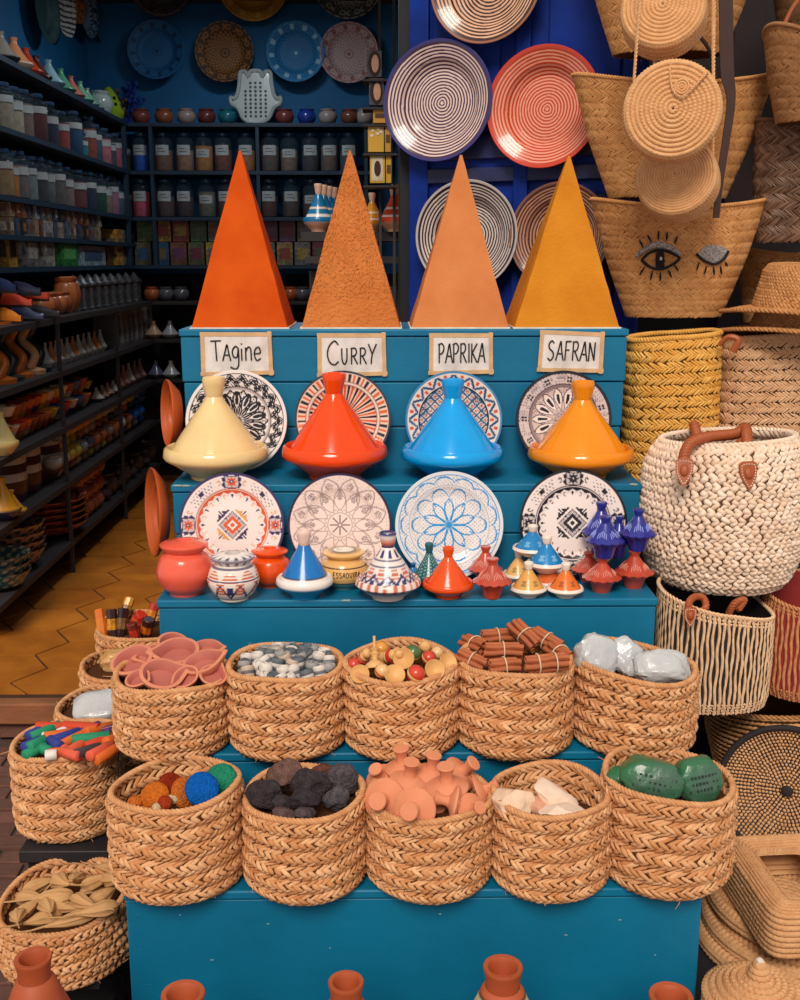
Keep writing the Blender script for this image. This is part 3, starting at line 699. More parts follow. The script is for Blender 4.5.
# cream miniatures in their little stack
mn = lambda lab, px, by, w, ty, fn, z=None, Y=None: painted_tagine('miniature_tagine', lab, px, by, w, ty, fn, z, Y, n=72)
CR = (240, 222, 206)
mn('cream miniature tagine with pale yellow lid behind the yellow-lidded one', 518, 584, 32, 550, two_tone([CR], (226, 178, 110), CR, motif=(60, 50, 50)))
mn('cream miniature tagine with yellow lid at the front of the step', 528, 599, 37, 561, two_tone([CR], (222, 160, 80), CR, motif=(50, 40, 50)))
mn('cream miniature tagine with orange lid at the front of the step', 565, 599, 37, 562, two_tone([CR], (222, 112, 34), CR, motif=(60, 40, 40)))
mn('cream miniature tagine with dark orange lid underneath the blue-lidded ones', 549, 590, 36, 560, two_tone([CR], (214, 104, 50), CR))
zt = P(530, 557, T3Y + .16).z
mn('white miniature tagine with blue lid, rear of two stacked on cream ones', 532, 556, 40, 524, two_tone([CR], (24, 124, 184), CR, motif=(150, 200, 220)), P(532, 555, 2.70).z, 2.70)
mn('white miniature tagine with blue lid, front of two stacked on cream ones', 546, 572, 40, 535, two_tone([CR], (22, 126, 188), CR, motif=(160, 205, 225)), P(546, 571, 2.655).z, 2.655)
# brick-red below, cobalt above
Yr = 2.645
_, h1 = mini_s('brick-red miniature tagine standing under the front cobalt-blue one', 601, 597, 38, 557, BRICK, RM, Y=2.62)
_, h2 = mini_s('brick-red miniature tagine standing under the right-hand cobalt-blue one', 633, 592, 39, 550, BRICK, RM, Y=2.655)
_, h3 = mini_s('brick-red miniature tagine half hidden at the back of the red trio', 588, 582, 34, 552, BRICK, RM, Y=2.71)
mini_s('cobalt-blue miniature tagine at the front of its cluster', 604, 559, 38, 516, COB, BM, T3Z + h1, 2.62)
mini_s('cobalt-blue miniature tagine on the outer end beside the white basket', 637, 552, 36, 509, COB, BM, T3Z + h2, 2.655)
mini_s('cobalt-blue miniature tagine at the back of its cluster, highest of all', 600, 544, 36, 502, COB, BM, T3Z + h3, 2.71)
mini_s('cobalt-blue miniature tagine half hidden behind the front one', 618, 556, 26, 516, COB, BM, T3Z + h3 * .9, 2.69)
# ================================================================== ESPARTO BASKETS
STRAW = mat('esparto_strands', (200, 136, 84), .75, rgb2=(178, 112, 64), ns=26, amt=.5, island=(234, 184, 136), spec=.2)
STRAWB = mat('esparto_shade_backing', (84, 50, 28), .9, spec=.1)  # dark shadow brown: shade between strands and contents put into the colour
def make_basket(label, cx, w, yrim, ybot, Yf, seed, tiltx=0, tilty=0, slope=None, fill=.04, rows=18, cols=50, name='woven_basket', sq=1.0, zb=None):
    """cx centre and w width in the photo, yrim / ybot front rim and front foot, Yf depth of the front"""
    rg = np.random.default_rng(seed)
    zb = P(cx, ybot, Yf).z if zb is None else zb
    R = w / 2 * MPP(Vector((0, Yf + .13, zb + .15))); R = R * .965
    Yc = Yf + R * sq
    zr = P(cx, yrim, Yf).z; H = zr - zb
    X = P(cx, yrim, Yc).x
    t = thing(name, label, 'basket', (X, Yc, zb), (0, 0, 0))
    ph = rg.uniform(0, 6, 4)
    kv, kr = [0, .05, .14, .3, .55, .8, 1], [.90, .945, .985, 1.0, .985, .98, 1.0]
    def surf(u, v):
        th = 2 * PI * u; r = R * np.interp(v, kv, kr) * (1 + .014 * np.sin(2 * th + ph[0]) * (.4 + v) + .012 * np.sin(3 * th + ph[1] + 2 * v))
        vv = (v - .01) / .975 * 6 + .05 * np.sin(th + ph[2]); r = r + .0085 * np.abs(np.sin(PI * vv)) ** .7
        z = H * v + v * (tiltx * np.cos(th) + tilty * np.sin(th)) + .004 * v * np.sin(3 * th + ph[3])
        return np.stack([r * np.cos(th), r * sq * np.sin(th), z], -1)
    mb = MB()
    shell(mb, surf, 56, 40, mi=1)
    def insurf(u, v):
        p = surf(u, v); c = np.array([0, 0, 0]); q = p.copy(); q[..., :2] *= (R - .009) / R; return q
    shell(mb, insurf, 56, 14, v0=.05, mi=1, flip=True)
    weave(mb, surf, rows, cols, 36, 1.3, .98, .42, .15, pat=(1, -1, 1), slants=(36, 36, 27), lifts=(0, .0006, 0), seed=seed, v0=.01, v1=.985)
    weave(mb, insurf, 7, 40, 33, 1.3, 1.05, .35, .16, seed=seed + 50, v0=.52, v1=.985, sgn=-1)
    # loose fibre ends
    for _ in range(26):
        u, v = rg.uniform(0, 1), rg.choice([.2, .4, .6, .8, 1, 0.02]); p = surf(np.array([u]), np.array([v]))[0]
        d = nrm(np.array([p[0], p[1], 0])); e = rg.normal(0, .006, 3); mb.tube([p, p + d * .007 + e * .5, p + d * .010 + e * 1.6], [.0009, .0007, .0004], 4)
    ff = insurf(np.linspace(0, 1, 40, endpoint=False), np.clip(1 - ((.016 + fill) / 2 + (fill - .016) / 2 * np.sin(np.linspace(0, 2 * PI, 40, endpoint=False))) / H, .1, 1))
    nb = mb.n; zc = ff[:, 2].mean()
    mb.add(np.vstack([ff * [1.02, 1.02, 1], [[0, 0, zc]]]), [[i, (i + 1) % 40, 40] for i in range(40)], 1)
    bot = surf(np.linspace(0, 1, 40, endpoint=False), np.full(40, 0.0))
    mb.add(bot, [list(range(40))[::-1]], 1)
    mb.build('body', [STRAW, STRAWB], t, ang=80)
    u = np.linspace(0, 1, 72, endpoint=False); rp = surf(u, np.ones(72)); rp[:, :2] *= (R - .004) / R
    rm = MB().rope(rp, .0066, 30, 3, n=6, closed=True, m=230); rm.build('rim', STRAW, t, ang=80)
    t['_z'] = 0.0; del t['_z']
    return dict(t=t, X=X, Y=Yc, z=zr, R=R, zb=zb, H=H, tx=tiltx, ty=tilty)
def at(b, px, py, dz=0):
    "point in the plane of a basket's mouth"
    d = _dir(px, py); o = Vector((0, 0, EYE))
    n = Vector((-b['tx'] / b['R'], -b['ty'] / b['R'], 1)); c = Vector((b['X'], b['Y'], b['z'] + dz))
    return o + d * ((c - o).dot(n) / d.dot(n))
U1 = make_basket('woven esparto basket full of pink clay dishes on the upper basket step', 172.5, 115, 694, 761, 2.24, 1, fill=.035, zb=T2Z)
U2 = make_basket('woven esparto basket full of grey and white striped rolls', 287, 114, 683, 756, 2.24, 2, fill=.03, zb=T2Z)
U3 = make_basket('woven esparto basket full of turned wooden cup toys', 401.5, 114, 682, 757, 2.24, 3, fill=.035, tilty=.004, zb=T2Z)
U4 = make_basket('woven esparto basket full of tied cinnamon bundles', 515.5, 115, 678, 752, 2.24, 4, fill=.03, zb=T2Z)
U5 = make_basket('woven esparto basket holding white translucent bags', 634.5, 124, 684, 753, 2.24, 5, fill=.03, tiltx=-.014, zb=T2Z)
L1 = make_basket('woven esparto basket with coloured scrubber pads, first on the lowest step', 177, 131, 815, 896, 1.985, 6, fill=.07, zb=T1Z, tiltx=.009, tilty=-.007)
L2 = make_basket('woven esparto basket full of dark volcanic stones', 305, 123, 822, 900, 1.985, 7, fill=.05, tiltx=.006, zb=T1Z)
L3 = make_basket('woven esparto basket heaped with terracotta foot rasps', 429, 124, 823, 902, 1.985, 8, fill=.04, zb=T1Z)
L4 = make_basket('woven esparto basket with a few cream stone lumps', 550, 119, 818, 902, 1.985, 9, fill=.085, zb=T1Z)
L5 = make_basket('woven esparto basket with green plastic bags', 667, 131, 806, 889, 1.99, 10, fill=.06, tiltx=-.010, zb=T1Z)
B1 = make_basket('woven esparto basket heaped with coloured chalk sticks beside the stand', 68, 103, 762, 846, 2.34, 11, fill=.03, tiltx=.006)
B2 = make_basket('large woven basket of dry husk pods at the stand foot', 66, 128, 932, 994, 2.06, 12, fill=.05, tiltx=.012, tilty=.014, rows=18)
B5 = make_basket('woven basket holding a clear plastic packet behind the chalk basket', 108, 100, 724, 792, 2.66, 13, fill=.025, zb=B1['zb'])
B4 = make_basket('woven basket with a tan bag under clear film left of the pink dishes', 136, 106, 682, 744, 2.90, 14, fill=.03, zb=B1['zb'])
B3 = make_basket('woven basket of wrapped sweets by the blue step, farthest from the front', 146, 98, 641, 706, 3.14, 15, fill=.03, zb=B1['zb'])

def rndrot(rg, a=.5): return Euler((rg.uniform(-a, a), rg.uniform(-a, a), rg.uniform(0, 6.28)))
def place(o, p, rot): o.location = p; o.rotation_euler = rot; return o
# ---- pink clay dishes with a pinched lip
PINK = mat('pink_clay', (214, 136, 100), .75, rgb2=(206, 116, 96), ns=7, amt=.8, bump=.1, bs=70)
PINKD = mat('pink_wash', (176, 94, 82), .8, rgb2=(194, 116, 96), ns=9, amt=.7)
def dish_mesh(R, n=48):
    pr = [(0, 0), (.5, .0), (.82, .2), (1.0, .56), (1.0, .62), (.84, .64), (.72, .54), (.62, .24), (0, .2)]
    th = np.arange(n) * 2 * PI / n; k = len(pr); p = np.array(pr)
    sp = np.exp(-((th - PI) / .38) ** 2)
    V = np.stack([np.cos(th)[:, None] * p[:, 0], np.sin(th)[:, None] * p[:, 0], np.broadcast_to(p[:, 1], (n, k))], -1)
    w = (p[:, 0] / 1.0) ** 2 * (p[:, 1] > .1)
    V[..., 0] -= sp[:, None] * w[None] * .38; V[..., 2] += sp[:, None] * w[None] * .12; V[..., 1] *= 1 - .12 * sp[:, None] * w[None]
    mb = MB().grid(V[:, :6] * R, cu=True); mb.grid(V[:, 5:] * R, cu=True, mi=1); return mb
dp = [(136, 662, 22, .5, 'farthest out on the side of the chalk basket', 2.2), (178, 654, 22, .35, 'on top of the heap at the back', .2), (160, 676, 22, .5, 'at the front rim, lip turned to the centre', 3.6), (205, 664, 20, .3, 'nearest the grey rolls basket', 3.4),
      (207, 649, 15, .2, 'small one at the back rim nearest the grey rolls', 3.0), (172, 644, 16, .5, 'leaning upright against the back rim', 1.2), (188, 676, 14, .8, 'tipped on edge at the front rim', .8), (155, 656, 17, .3, 'half buried under the topmost dish', .5), (212, 675, 14, .6, 'small one at the front rim nearest the grey rolls', 4.4), (140, 678, 13, .5, 'small one at the front rim on the outer side', 2.6)]
for i, (px, py, r, tl, lab, rz) in enumerate(dp):
    p = at(U1, px, py + 3, .004 + (.012 if i in (1, 3, 4) else 0)); R = r * MPP(p)
    t = dish_mesh(R).build('clay_dish', [PINK, PINKD], None, ang=50); place(t, (p.x, p.y, p.z - R * .2), (Matrix.Rotation(.12 + tl * .5, 3, 'X') @ Matrix.Rotation(.22 * (i % 3 - 1), 3, 'Y') @ Matrix.Rotation(rz, 3, 'Z')).to_euler())
    tag(t, 'pink clay dish with pinched lip, ' + lab, 'dish', 'clay dishes in the basket')
# ---- grey and white rolls
def roll(cols, r, h):
    return MB().lathe([(0, 0), (.9 * r, 0), (r, .1 * h), (r, .3 * h), (r, .32 * h), (r * .97, .36 * h), (r, .4 * h), (r, .62 * h), (r * .97, .66 * h), (r, .7 * h), (r, .92 * h), (.88 * r, h), (.7 * r, h), (.66 * r, .9 * h), (0, .88 * h)], 20,
        colfn=lambda T, Rr, Z: np.where((Z > .36 * h)[..., None] & (Z < .66 * h)[..., None], np.array(cols[1]), np.where((Rr < .6 * r)[..., None], np.array(cols[2]), np.array(cols[0]))))
pal = [((92, 98, 104), (206, 198, 190), (70, 72, 78), 'dark grey roll with a pale band'), ((214, 204, 194), (110, 112, 118), (236, 230, 222), 'white roll with a grey band'), ((150, 146, 142), (70, 74, 84), (190, 184, 178), 'mid grey roll with a dark band'), ((190, 168, 148), (100, 96, 98), (90, 88, 90), 'beige roll with a grey band')]
rg = np.random.default_rng(5); protos = {}
pts = []
for ring, (n, rr) in enumerate(((20, .86), (14, .62), (9, .36), (3, .12))):
    for k in range(n):
        a = 2 * PI * (k + .5 * (ring % 2)) / n + rg.uniform(-.08, .08); pts.append((rr * math.cos(a), rr * math.sin(a), (1 - rr) * .022 + .004, '%s ring of its basket, %s o\'clock' % (['outer', 'second', 'third', 'innermost'][ring], ['three', 'two', 'one', 'twelve', 'eleven', 'ten', 'nine', 'eight', 'seven', 'six', 'five', 'four'][int(round((a % (2 * PI)) / (PI / 6))) % 12])))
seen_rolls = set()
for (x, y, dz, where) in pts:
    k = int(rg.choice(4, p=[.36, .24, .28, .12])); c = pal[k]
    where = where.replace('basket, ', 'basket, just past ') if c[3] + where in seen_rolls else where; seen_rolls.add(c[3] + where)
    loc = (U2['X'] + x * U2['R'] * .9, U2['Y'] + y * U2['R'] * .9, U2['z'] - .026 + dz); rot = Euler((rg.uniform(-.55, .2), rg.uniform(-.45, .45), rg.uniform(0, 6)))
    if k not in protos:
        protos[k] = roll(c, .0148, .030).build('striped_roll', PAINTM, ang=50); o = protos[k]; place(o, loc, rot)
        tag(o, c[3] + ', ' + where, 'roll', 'striped rolls in the basket')
    else: dup(protos[k], loc, rot, c[3] + ', ' + where)
# ---- wooden cup toys and painted balls
WOODT = mat('turned_wood', (226, 176, 112), .5, rgb2=(206, 148, 84), ns=12, amt=.6, stretch=(1, 1, .25), spec=.4)
def cup_toy(R, L):
    return MB().lathe([(0, .1), (.5, .1), (.8, .3), (.98, .62), (1.0, .66), (.9, .64), (.62, .3), (0, .2)][::1] and [(0, 0), (.35, 0), (.5, .12), (.4, .25), (.28, .36), (.42, .5), (.5, .62), (.3, .8), (.25, 1.1), (.55, 1.3), (.9, 1.6), (1.0, 1.95), (.95, 2.05), (.85, 1.98), (.6, 1.65), (0, 1.5)], 32)
def toy(label, px, py, r, rot, dz=0.0, kind='cup', rgb=None, band=None):
    p = at(U3, px, py + 3, dz + .004); r *= 1.1; m = MPP(p); R = r * m
    t = thing('wooden_toy' if kind != 'ball' else 'wooden_ball', label, 'toy', p, rot, 'wooden toys in the basket')
    if kind == 'cup':
        mb = cup_toy(R, 1); mb.v = [v * [R, R, R] - np.array([0, 0, R * 1.6]) for v in mb.v]; mb.build('cup', WOODT, t, ang=45)
        MB().tube([(0, 0, -R * 1.58), (0, 0, -R * 2.2), (0, 0, -R * 2.7)], [R * .16, R * .12, R * .14], 10).build('stem', WOODT, t)
    elif kind == 'ball':
        mb = MB(); mb.lathe([(0, -1), (.5, -.87), (.87, -.5), (1, 0), (.87, .5), (.5, .87), (0, 1)], 28, M=TR(s=R)); mb.build('ball', mat('ball_%d' % int(px), rgb, .35, coat=.4), t, ang=60)
        MB().lathe([(.985, -.16), (1.02, -.1), (1.02, .1), (.985, .16)], 28, M=TR(s=R)).build('painted_band', mat('band_%d' % int(px), band, .4), t)
    else:
        n = 30; z = np.linspace(0, 1, n); r_ = R * (.35 + .65 * np.abs(np.sin(z * PI * 4)) * (1 - .4 * z)); r_[0] = r_[-1] = 1e-4
        MB().lathe(np.c_[r_, (z - .5) * R * 5], 24).build('spindle', WOODT, t, ang=40)
        MB().lathe([(.3 * R, -R * .3), (R * .97, -R * .14), (R * .97, R * .14), (.3 * R, R * .3)], 24).build('painted_band', mat('band_red', (196, 50, 34), .4), t)
toy('wooden cup toy with stem sticking up at the back of the basket', 375, 662, 10, Euler((2.55, .1, .2)), .014)
toy('pale wooden cup toy lying in the middle, hollow turned to the front', 404, 656, 10, Euler((1.1, .1, -.2)), .018)
toy('wooden cup toy at the front rim, hollow upward', 394, 673, 10, Euler((.7, -.1, .4)), .004)
toy('wooden cup toy with hollow facing out beside the red ball', 434, 667, 9.5, Euler((1.0, .4, 0)), .01)
toy('wooden cup toy nearest the cinnamon basket', 447, 660, 8.5, Euler((.8, .5, 0)), .006)
toy('wooden cup toy at the front edge nearest the grey rolls', 360, 672, 9, Euler((.8, -.5, .4)), .0)
toy('amber wooden ball behind the upright cup toy', 381, 646, 7.5, Euler((.3, .2, 0)), .008, 'ball', (222, 150, 60), (230, 190, 130))
toy('green painted wooden ball in the middle of the toys', 413, 650, 7.5, Euler((.6, .2, 0)), .014, 'ball', (70, 110, 56), (220, 180, 110))
toy('red painted wooden ball at the front rim of the toy basket', 416, 671, 8.5, Euler((.4, .5, 0)), .01, 'ball', (206, 60, 34), (226, 176, 112))
toy('red wooden ball at the rim nearest the grey rolls', 354, 662, 7, Euler((.4, .5, 0)), .0, 'ball', (200, 60, 36), (226, 176, 112))
toy('small red wooden ball near the cinnamon side of the toys', 429, 655, 7, Euler((.4, .5, 0)), .006, 'ball', (206, 64, 40), (226, 176, 112))
toy('turned wooden spindle lying beside the amber ball', 391, 653, 6.5, Euler((1.0, .6, .4)), .014, 'spin')
toy('turned wooden spindle leaning at the back rim', 425, 646, 6.5, Euler((.9, -.6, .4)), .006, 'spin')
toy('turned wooden spindle near the grey rolls side', 364, 655, 6, Euler((.7, -.5, .9)), .006, 'spin')
toy('pale wooden ball between the cups near the front rim', 382, 668, 7, Euler((.4, .5, 0)), .012, 'ball', (226, 180, 118), (210, 90, 50))
toy('pale wooden ball lying at the back near the cinnamon basket', 437, 650, 6.5, Euler((.4, .5, 0)), .004, 'ball', (226, 184, 126), (190, 140, 80))
# ---- cinnamon bundles
CINN = mat('cinnamon', (188, 104, 60), .7, rgb2=(146, 72, 40), ns=18, amt=.7, bump=.2, bs=60, stretch=(.2, 1, 1)); TIE = matte((232, 206, 168))
def quill(L, r, seed):
    "a rolled bark quill along x, its edge curled in"
    a = np.linspace(0, 2 * PI * 1.35, 22); rr = r * (1 - .5 * (a / a.max()) ** 2); ln = np.linspace(-L / 2, L / 2, 8)
    w = .0012 * np.sin(ln * 90 + seed)
    V = np.stack([np.broadcast_to(ln[None], (22, 8)), rr[:, None] * np.cos(a)[:, None] + w[None], rr[:, None] * np.sin(a)[:, None] + w[None] * .5], -1)
    mb = MB(); mb.grid(V, flip=True); return mb
def cinnamon(label, px, py, Lp, rz, ry, dz, n=6, ties=(0,), rx=0):
    p = at(U4, px, py, dz); L = Lp * MPP(p)
    t = thing('cinnamon_bundle', label, 'cinnamon bundle', p, Euler((rx, ry, rz)), 'cinnamon bundles in the basket')
    pos = [(0, 0)] + [(math.cos(k * PI / 3), math.sin(k * PI / 3)) for k in range(6)]
    r = .0078
    for k in range(7):
        o = quill(L * (1 + .08 * math.sin(k * 5)), r, k).build('cinnamon_stick', CINN, t, ang=60); o.location = (.004 * math.sin(k * 3), pos[k][0] * r * 1.95, pos[k][1] * r * 1.75)
        o.rotation_euler = (k * 1.1, 0, 0)
    for q in ties:
        th = np.linspace(0, 2 * PI, 30, endpoint=False)
        MB().tube(np.stack([np.full(30, q * L), np.cos(th) * r * 3.05, np.sin(th) * r * 2.8], -1), .0016, 6, closed=True).build('tie', TIE, t)
cinnamon('single-tied cinnamon bundle lying level in the upper middle of the heap', 503, 651, 36, .05, .02, .020)
cinnamon('cinnamon bundle on top at the back, slanting down to the rim', 525, 635, 34, -.85, .45, .022)
cinnamon('cinnamon bundle slanting beside the topmost one, toward the white bags', 547, 641, 34, -.7, .3, .012)
cinnamon('large double-tied cinnamon bundle at the front rim', 546, 663, 42, .14, -.05, .024, ties=(-.2, .22))
cinnamon('small cinnamon bundle at the front rim under the level one', 504, 667, 30, .2, .0, .008)
cinnamon('cinnamon bundle tilted against the rim nearest the wooden toys', 472, 661, 30, -.5, .25, .0)
cinnamon('cinnamon bundle at the back rim nearest the wooden toys', 475, 645, 28, -.9, .0, .004)
cinnamon('cinnamon bundle sunk at the back behind the level one', 497, 637, 32, .2, .0, .004)
cinnamon('cinnamon bundle at the rim nearest the white bags', 560, 654, 30, -1.1, .1, .0)
# ---- bags
def pouch(mb, w, d, h, seed, mi=0, sub=4, cr=.06):
    bm = bmesh.new(); bmesh.ops.create_icosphere(bm, subdivisions=sub, radius=1)
    v = np.array([q.co[:] for q in bm.verts]); f = [[q.index for q in g.verts] for g in bm.faces]; bm.free()
    s = np.sign(v) * np.abs(v) ** .6                       # squarish cushion
    flat = 1 - .55 * np.maximum(np.abs(s[:, 0]) - .55, 0) / .45; s[:, 2] *= flat
    o = Vector((seed * 2.3, seed, 1.7)); dn = np.array([mnoise.noise(Vector((q[0] * 2.2, q[1] * 2.2, q[2] * 2)) + o) + .7 * mnoise.noise(Vector((q[0] * 6, q[1] * 3, q[2] * 6)) + o) + .35 * mnoise.noise(Vector((q[0] * 14, q[1] * 9, q[2] * 14)) + o) for q in v])
    s = s * (1 + cr * dn[:, None])
    mb.add(s * np.array([w / 2, d / 2, h / 2]), f, mi); return mb
FILM = mat('milky_film', (212, 212, 210), .25, rgb2=(186, 188, 190), ns=14, amt=.8, bump=.5, bs=45, coat=.3, trans=.15)
def bag(name, b, label, px, py, w, h, dz, rot, m, seed, group, cat='bag', cr=.12, deep=.6):
    p = at(b, px, py, dz); k = MPP(p); mb = pouch(MB(), w * k, w * k * deep, h * k, seed, cr=cr)
    o = mb.build(name, m, None, ang=60); place(o, p, rot); return tag(o, label, cat, group)
bag('plastic_bag', U5, 'white translucent bag heaped highest, nearest the cinnamon', 597, 657, 46, 44, .006, Euler((-.6, .3, .1)), FILM, 1, 'white bags in the basket', cr=.13)
bag('plastic_bag', U5, 'white translucent bag standing upright in the middle of its basket', 628, 659, 32, 44, .008, Euler((-.5, -.4, .2)), FILM, 2, 'white bags in the basket', cr=.13)
bag('plastic_bag', U5, 'flat white translucent bag lying nearest the striped basket', 661, 668, 56, 30, .006, Euler((.75, .05, 0)), FILM, 3, 'white bags in the basket')
GREEN = mat('green_film', (28, 108, 62), .35, rgb2=(72, 96, 82), ns=10, amt=.9, bump=.55, bs=38, coat=.35)
PRINT = matte((34, 52, 44))
def green(label, px, py, w, h, dz, rot, seed, print_=True):
    p = at(L5, px, py + 4, dz); k = MPP(p); t = thing('plastic_bag', label, 'bag', p, rot, 'green bags in the basket')
    W, D, Hh = w * k, w * k * .62, h * k
    pouch(MB(), W, D, Hh, seed, cr=.06).build('bag', GREEN, t, ang=60)
    if print_:   # rows of small dark marks printed across the film
        mb = MB(); rg = np.random.default_rng(seed)
        for r in range(3):
            for c in range(9):
                x = (c - 4) / 4 * W * .3; z = (.12 - r * .14) * Hh; y = -D / 2 * (1 - (abs(x) / (W / 2)) ** 3.2) ** .5 * (1 - (abs(z) / (Hh / 2)) ** 3.2) ** .4 - .001
                if rg.random() < .85: mb.box((x, y, z), (.0035 + rg.random() * .002, .0015, .003 * (1 + rg.random())))
        mb.build('print', PRINT, t)
green('green plastic bag lying across the basket front, largest of the pair', 651, 775, 66, 42, .006, Euler((-.3, .2, -.1)), 4)
green('green plastic bag with round grey top standing nearest the coiled tray', 697, 776, 48, 46, .006, Euler((-.3, -.12, .2)), 6)
green('small dark green bag half hidden behind the large one', 622, 777, 34, 28, -.01, Euler((.2, .3, .3)), 8, False)
# ---- scrubber pads
def pad(label, px, py, r, rgb, rot, dz=0, th=.42, seed=1):
    p = at(L1, px, py + 2, dz - .002); R = r * MPP(p)
    m = mat('pad_%d_%d_%d' % rgb, rgb, .95, rgb2=tuple(int(q * .8) for q in rgb), ns=120, amt=.7, bump=1, bs=260, spec=.1)
    o = MB().blob((0, 0, 0), (R, R, R * th), .05, 5, seed, 4).build('scrubber_pad', m, ang=80); place(o, p, rot); tag(o, label, 'scrubber pad', 'scrubber pads in the basket')
pad('orange round scrubber pad, larger one beside the small orange one', 155, 795, 15, (226, 118, 38), Euler((1.0, .1, -.1)), .012, seed=1)
pad('dark red scrubber pad standing at the back', 170, 783, 12.5, (158, 50, 24), Euler((1.05, .2, .3)), .004, seed=2)
pad('orange scrubber pad half hidden behind the blue one', 185, 791, 16, (222, 116, 44), Euler((1.1, .3, .7)), .012, seed=3)
pad('bright blue scrubber pad leaning on an orange one', 202, 787, 17, (14, 104, 198), Euler((1.0, .1, .2)), .022, seed=4)
pad('green scrubber pad at the back rim', 221, 777, 16, (44, 150, 114), Euler((.8, .1, -.2)), .01, seed=5)
pad('small orange scrubber pad at the rim nearest the chalk basket', 135, 801, 8, (216, 112, 40), Euler((.6, 0, 0)), .006, .75, 6)
pad('small red scrubber ball at the front rim', 165, 801, 7.5, (176, 62, 30), Euler((.8, 0, 0)), .012, .8, 7)
pad('small cream scrubber ball beside the red ball', 157, 805, 5, (232, 200, 156), Euler((0, 0, 0)), .008, .8, 8)
pad('small cream scrubber ball under the blue pad', 173, 797, 6, (232, 206, 162), Euler((0, 0, 0)), .01, .8, 9)
# ---- volcanic stones
def stone(b, label, px, py, w, h, rgb, seed, dz=0, group='volcanic stones in the basket', name='volcanic_stone', bump=1.0, cat='stone', chunky=6, rot=(0, 0, 0), amp=.16):
    p = at(b, px, py, dz - .01); k = MPP(p)
    m = mat('stone_%d_%d_%d' % rgb, rgb, .92, rgb2=tuple(int(q * (.6 if bump > .5 else .93)) for q in rgb), ns=60, amt=.8, bump=bump, bs=170, spec=.2)
    o = MB().blob((0, 0, 0), (w * k / 2, w * k * .42, h * k / 2), amp, 1.8, seed, 4, chunky=chunky).build(name, m, ang=45); place(o, p, Euler(rot)); tag(o, label, cat, group)
DK, BR, GY = (70, 60, 64), (126, 92, 82), (96, 88, 92)
stone(L2, 'dark volcanic stone at the rim nearest the scrubber pads', 264, 797, 38, 36, DK, 1, .008)
stone(L2, 'large brownish-pink volcanic stone at the back of the heap', 288, 778, 44, 36, BR, 2, .018)
stone(L2, 'dark volcanic stone on top in the centre', 311, 784, 38, 34, DK, 3, .024)
stone(L2, 'grey volcanic stone at the rim nearest the terracotta rasps', 341, 779, 36, 36, GY, 4, .012)
stone(L2, 'long dark volcanic stone lying across the front', 305, 801, 38, 22, (62, 54, 60), 5, .02)
stone(L2, 'small grey volcanic stone at the front near the rasps', 336, 798, 28, 26, GY, 6, .012)
stone(L2, 'small dark volcanic stone wedged at the front', 282, 805, 22, 20, DK, 7, .012)
stone(L2, 'flat brownish volcanic stone on the front rim', 284, 814, 26, 14, (112, 86, 84), 8, .006)
stone(L2, 'small grey-brown volcanic stone on the front rim', 305, 813, 22, 12, (100, 84, 86), 9, .006)
stone(L2, 'reddish-brown volcanic stone peeping out at the back', 323, 772, 24, 18, (120, 76, 62), 10, .0)
stone(L4, 'cream stone slab lying nearest the terracotta rasps', 514, 800, 48, 32, (232, 198, 168), 11, .012, 'cream stones in the basket', 'cream_stone', .2, chunky=9, rot=(.3, .2, .2), amp=.08)
stone(L4, 'long cream stone wedge pointing to the green bags', 556, 797, 54, 22, (236, 206, 180), 12, .008, 'cream stones in the basket', 'cream_stone', .2, chunky=9, rot=(.2, .5, -.3), amp=.08)
stone(L4, 'flat cream stone at the front rim', 563, 812, 50, 18, (240, 212, 188), 13, .004, 'cream stones in the basket', 'cream_stone', .2, chunky=9, amp=.08)
stone(L4, 'pinkish stone sunk between the cream ones', 540, 806, 26, 18, (216, 160, 132), 14, .0, 'cream stones in the basket', 'cream_stone', .2, chunky=7, amp=.08)
# ---- terracotta foot rasps
RASP = mat('rasp_clay', (216, 132, 92), .8, rgb2=(228, 152, 114), ns=9, amt=.8, bump=.12, bs=90)
def rasp(label, px, py, r, rot, dz):
    p = at(L3, px, py + 3, dz - .008); R = r * .98 * MPP(p)
    t = thing('foot_rasp', label, 'foot rasp', p, rot, 'terracotta foot rasps in the basket')
    MB().lathe([(0, -.12), (.9, -.12), (1.0, -.05), (1.0, .06), (.9, .14), (.55, .24), (.38, .36), (0, .36)], 44, M=TR(s=R)).build('base', RASP, t, ang=45)
    MB().lathe([(.38, .34), (.29, .5), (.28, .72), (.36, .98), (.44, 1.14), (.40, 1.2), (0, 1.21)], 32, M=TR(s=R)).build('grip', RASP, t, ang=50)
    n = 20; mb = MB()
    for k in range(-4, 5):
        y = k * .19; x = math.sqrt(max(.82 - y * y, .01)); mb.tube([(-x * R, y * R, -.125 * R), (x * R, y * R, -.125 * R)], .0016, 5)
    mb.build('ridges', RASP, t)
rasp('terracotta foot rasp facing out nearest the volcanic stones', 385, 797, 22, Euler((1.15, 0, -.35)), .016)
rasp('terracotta foot rasp facing out at the front rim centre', 415, 806, 22, Euler((1.2, 0, -.3)), .022)
rasp('terracotta foot rasp with upright grip behind the two front ones', 409, 778, 20, Euler((.15, .1, 0)), .02)
rasp('terracotta foot rasp tallest at the back rim', 403, 765, 19, Euler((.05, -.1, 0)), .026)
rasp('terracotta foot rasp upright at the back centre', 431, 771, 19, Euler((.1, .12, 0)), .022)
rasp('terracotta foot rasp standing on its flat disc in the middle', 447, 785, 22, Euler((.1, -.06, 0)), .03)
rasp('terracotta foot rasp leaning to the cream stones at the back', 459, 771, 19, Euler((.3, .75, 0)), .014)
rasp('terracotta foot rasp lying with ridged face to the cream stones', 455, 800, 18, Euler((-.4, -1.35, .3)), .02)
